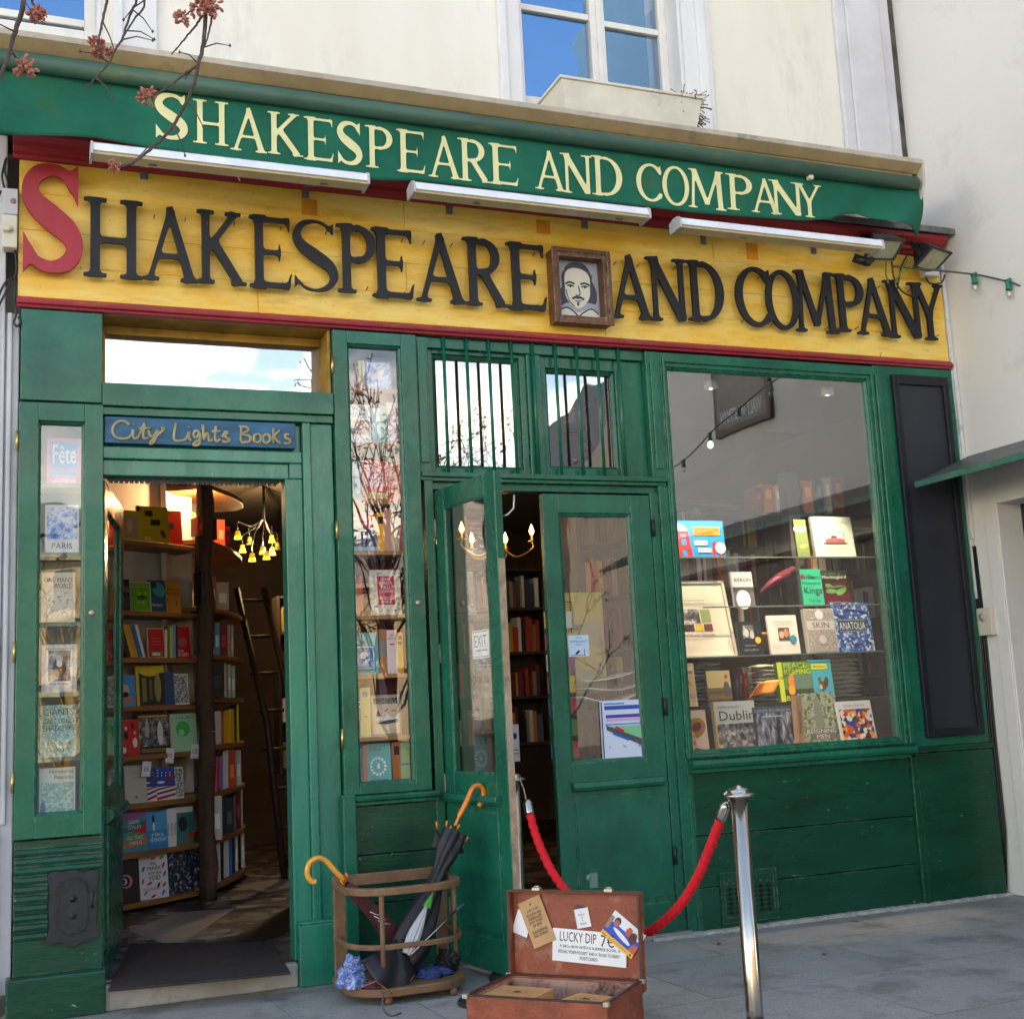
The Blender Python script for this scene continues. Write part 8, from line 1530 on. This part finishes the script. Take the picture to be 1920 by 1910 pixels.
for (x, y) in ((1.615, uyf+.018), (2.042, -.47)): build('spindle', MB().tube([(x, y, .075), (x, y, zT-.026)], .0125, 8), OAK, us)
for (x, y) in ((1.52, -.30), (2.06, -.30), (1.64, -.66), (1.96, -.66)): build('foot', MB().lathe([(.012, .0), (.02, .01), (.016, .035)], (x, y, .0005), 12), OAK, us)
def pleated(P, rad, n=8, amp=.35, tw=0.0, N=48):
    mb = MB(); mb.smooth = True; P = [Vector(p) for p in P]; rings = []
    for i, p in enumerate(P):
        d = (P[min(i+1, len(P)-1)]-P[max(i-1, 0)]).normalized(); a = d.cross(Vector((0, 1, .01))).normalized(); c_ = a.cross(d)
        rings.append(mb.pts([p+(a*math.cos(t)+c_*math.sin(t))*rad[i]*(1-amp/2+amp/2*abs(math.sin(n*(t+tw*i)/2))**.6*2-amp/2) for t in [2*math.pi*k/N for k in range(N)]]))
    for i in range(len(P)-1):
        for k in range(N): k2 = (k+1) % N; mb.face((rings[i]+k, rings[i]+k2, rings[i+1]+k2, rings[i+1]+k))
    return mb
def lin(a, b_, n): a, b_ = Vector(a), Vector(b_); return [a.lerp(b_, i/(n-1)) for i in range(n)]
OR = mat('orange_varnished_handle', (.75, .20, .012), .25, var=.2, vscale=12, coat=.6); YH = mat('honey_varnished_handle', (.78, .33, .03), .25, var=.2, vscale=12, coat=.6)
BLKF = mat('black_nylon', (.011, .012, .018), .55, var=.4, vscale=14, bump=.6, bscale=40)
# 1: tall black umbrella
bu = thing('umbrella', 'tall black umbrella with curved orange handle leaning in the stand', 'umbrella', F(740, 1850, -.50), None)
A0 = Vector([float(c) for c in F(742, 1846, -.52)]); A1 = Vector([float(c) for c in F(852, 1560, -.42)]); ax = (A1-A0)
rr = [.012, .05, .085, .100, .098, .088, .072, .056, .042, .038, .056, .068, .066]
build('canopy', pleated(lin(A0, A1, 13), rr, 6, .42, .16), BLKF, bu)
H0 = F(853, 1548, -.42); build('handle', MB().tube(crom([tuple(H0), tuple(F(862, 1528, -.42)), tuple(F(876, 1500, -.42)), tuple(F(886, 1478, -.42)), tuple(F(896, 1472, -.42)), tuple(F(905, 1478, -.42)), tuple(F(906, 1495, -.42)), tuple(F(898, 1512, -.42))], 6), [.009]*6+[.0145]*37, 12), OR, bu)
build('shaft', MB().tube([tuple(A0), tuple(A1), tuple(H0)], .006, 8), DKMET, bu)
for (px, py, qx, qy) in ((818, 1540, 820, 1555), (838, 1538, 836, 1555), (846, 1548, 842, 1558), (862, 1545, 856, 1556), (852, 1560, 848, 1570), (878, 1568, 870, 1580)):
    a, c_ = F(px, py, -.44), F(qx, qy, -.43); build('rib_tip', MB().tube([a, c_], .0055, 7), OR, bu); bu_r = MB().tube([c_, tuple(A0.lerp(A1, .86))], .004, 5); build('rib', bu_r, BLKF, bu)
lf_ = MB()
for (a, c_, d_) in (((818, 1555), (808, 1590), (850, 1600)), ((838, 1553), (825, 1600), (858, 1590)), ((872, 1580), (835, 1570), (842, 1612)), ((858, 1556), (846, 1600), (870, 1598))):
    p = [Vector([float(q) for q in F(*x, -.45+.02*i)]) for i, x in enumerate((a, c_, d_))]; lf_.grid(lambda u, v, p=p: p[0].lerp(p[1].lerp(p[2], u), v)+Vector((0, -.025*math.sin(u*math.pi)*v, 0)), 6, 6)
o = build('canopy_fold', lf_, BLKF, bu); o.modifiers.new('s', 'SOLIDIFY').thickness = .002
# 2: maroon tartan umbrella with honey coloured hook
mu = thing('umbrella', 'maroon tartan umbrella with honey coloured hook handle hanging over the left rim', 'umbrella', F(700, 1750, -.45))
MAR = mat('maroon_tartan', (.060, .012, .018), .7, var=.5, vscale=30, bump=.4, bscale=80, col2=(.12, .03, .035)); Pm = lin(F(650, 1656, -.50), F(760, 1775, -.38), 9)
build('canopy', pleated(Pm, [.015, .032, .036, .034, .040, .045, .040, .038, .02], 8, .35, .1), MAR, mu)
build('handle', MB().tube(crom([tuple(F(646, 1650, -.50)), tuple(F(628, 1632, -.50)), tuple(F(612, 1614, -.50)), tuple(F(596, 1608, -.50)), tuple(F(580, 1618, -.50)), tuple(F(576, 1638, -.50)), tuple(F(584, 1652, -.50)), tuple(F(593, 1652, -.50))], 5), .0135, 12), YH, mu)
for (a, c_) in (((650, 1652), (640, 1640)), ((655, 1648), (648, 1636)), ((646, 1660), (638, 1650))): build('rib_tip', MB().tube([F(*a, -.51), F(*c_, -.52)], .005, 6), OR, mu)
st_ = MB()
for k in (.45, .52, .59): c_ = Vector(Pm[0]).lerp(Vector(Pm[-1]), k); st_.tube([c_+Vector((-.03, -.042, .014)), c_+Vector((.0, -.050, -.002)), c_+Vector((.03, -.040, -.01))], .0018, 4)
build('pale_stripe', st_, PAPER, mu)
# 3: clear umbrella
cu_ = thing('umbrella', 'slim clear plastic umbrella with a green tip in the middle of the stand', 'umbrella', F(770, 1780, -.55))
build('canopy', pleated(lin(F(762, 1788, -.60), F(803, 1690, -.56), 8), [.022, .030, .034, .032, .026, .018, .010, .004], 8, .4), mat('frosted_plastic', (.50, .52, .56), .25, coat=.4), cu_)
build('collar', pleated(lin(F(800, 1700, -.572), F(812, 1672, -.565), 4), [.020, .016, .008, .002], 8, .3), mat('bright_green_plastic', (.05, .42, .05), .4), cu_)
# 4: silver cane
sc4 = thing('walking_stick', 'thin silver metal stick with a dark grip slanting across the stand', 'stick', F(800, 1760, -.6))
build('shaft', MB().tube([F(770, 1790, -.62), F(855, 1706, -.56)], .0055, 8), STEEL, sc4); build('grip', MB().tube([F(855, 1706, -.56), F(869, 1694, -.55)], .008, 8), mat('blue_grey_grip', (.05, .08, .12), .4), sc4)
# crumpled folded umbrellas and cloths in the bottom
def crumple(name, px, py, Y, sx, sz, sy, m, label, seed, cat, zmin=.077, fr=9):
    c_ = F(px, py, Y); random.seed(seed); mb = MB(); mb.smooth = True; ph = [random.uniform(0, 6.28) for _ in range(12)]
    def fn(u, v):
        t, q = u*2*math.pi, (v-.5)*math.pi; x, y, z = math.cos(t)*math.cos(q), math.sin(t)*math.cos(q), math.sin(q)
        w1 = math.sin(fr*.35*x+ph[5])+math.sin(fr*.3*z+ph[6]); d = 1+.13*math.sin(fr*.6*x+w1*2+ph[0])+.10*(1-2*abs(math.sin(fr*.8*z+2.2*w1+3*x+ph[2])))+.07*(1-2*abs(math.sin(fr*1.3*y+fr*.7*z+1.5*w1+ph[3])))+.03*(1-2*abs(math.sin(fr*3*x+fr*1.2*z+w1+ph[4])))
        return Vector((c_[0]+x*sx*d, c_[1]+y*sy*d, max(zmin, c_[2]+z*sz*d)))
    mb.grid(fn, 96, 64); return build(name, mb, m, None, label, cat=cat)
BP = noisem('blue_white_print_cloth', [(20, 50, 130), (110, 150, 210), (30, 75, 165), (200, 212, 235), (25, 55, 140)], 70, .8)
crumple('folded_umbrella', 660, 1834, -.56, .062, .092, .06, BP, 'crumpled blue and white patterned umbrella cloth in the left of the stand', 1, 'umbrella', fr=8)
crumple('folded_umbrella', 812, 1832, -.52, .09, .055, .08, mat('royal_blue_nylon', (.018, .045, .16), .6, var=.3, vscale=10, bump=.5), 'crumpled royal blue umbrella lying in the right of the stand', 2, 'umbrella', fr=6)
crumple('folded_umbrella', 838, 1806, -.46, .06, .07, .07, BLKF, 'small bunched black umbrella in the right back of the stand', 3, 'umbrella', fr=6)
crumple('folded_umbrella', 712, 1850, -.62, .07, .045, .05, mat('mauve_nylon', (.11, .035, .06), .6, var=.4, vscale=16, bump=.5), 'crumpled mauve umbrella under the black hem at the front of the stand', 4, 'umbrella', fr=8)
# wide black hem with brown piping spreading at the foot of the black umbrella
hm = MB(); hp = [F(700, 1775, -.55), F(765, 1785, -.52), F(778, 1828, -.60), F(748, 1868, -.68), F(705, 1838, -.70), F(676, 1800, -.66)]
ap = Vector([float(c) for c in F(742, 1760, -.54)])
hm.grid(lambda u, v: ap.lerp((lambda s: Vector([float(q) for q in hp[int(s) % 5]]).lerp(Vector([float(q) for q in hp[int(s) % 5+1]]), s-int(s)))(min(4.999, u*5)), v)+Vector((.0, -.03*math.sin(v*math.pi)+.012*math.sin(u*22)*v, 0)), 40, 10)
o = build('folded_umbrella', hm, BLKF, None, 'black umbrella with light brown piping spread over the front of the stand', cat='umbrella'); o.modifiers.new('s', 'SOLIDIFY').thickness = .003
ob_ = MB().tube([tuple(F(*p, y_-.012)) for p, y_ in (((778, 1826), -.60), ((748, 1868), -.68), ((720, 1850), -.69), ((705, 1838), -.70), ((678, 1850), -.70))], .0035, 6); bpz = build('piping', ob_, mat('brown_piping', (.28, .12, .06), .6), o) 
st2 = MB().tube(crom([tuple(F(719, 1862, -.70)), tuple(G(717, 1882, .03)), tuple(G(722, 1896, .006)), tuple(G(735, 1903, .006)), tuple(G(752, 1898, .006))], 5), .004, 6); build('strap', st2, mat('grey_strap', (.13, .11, .11), .8), label='thin grey strap trailing from the stand onto the pavement', cat='strap')
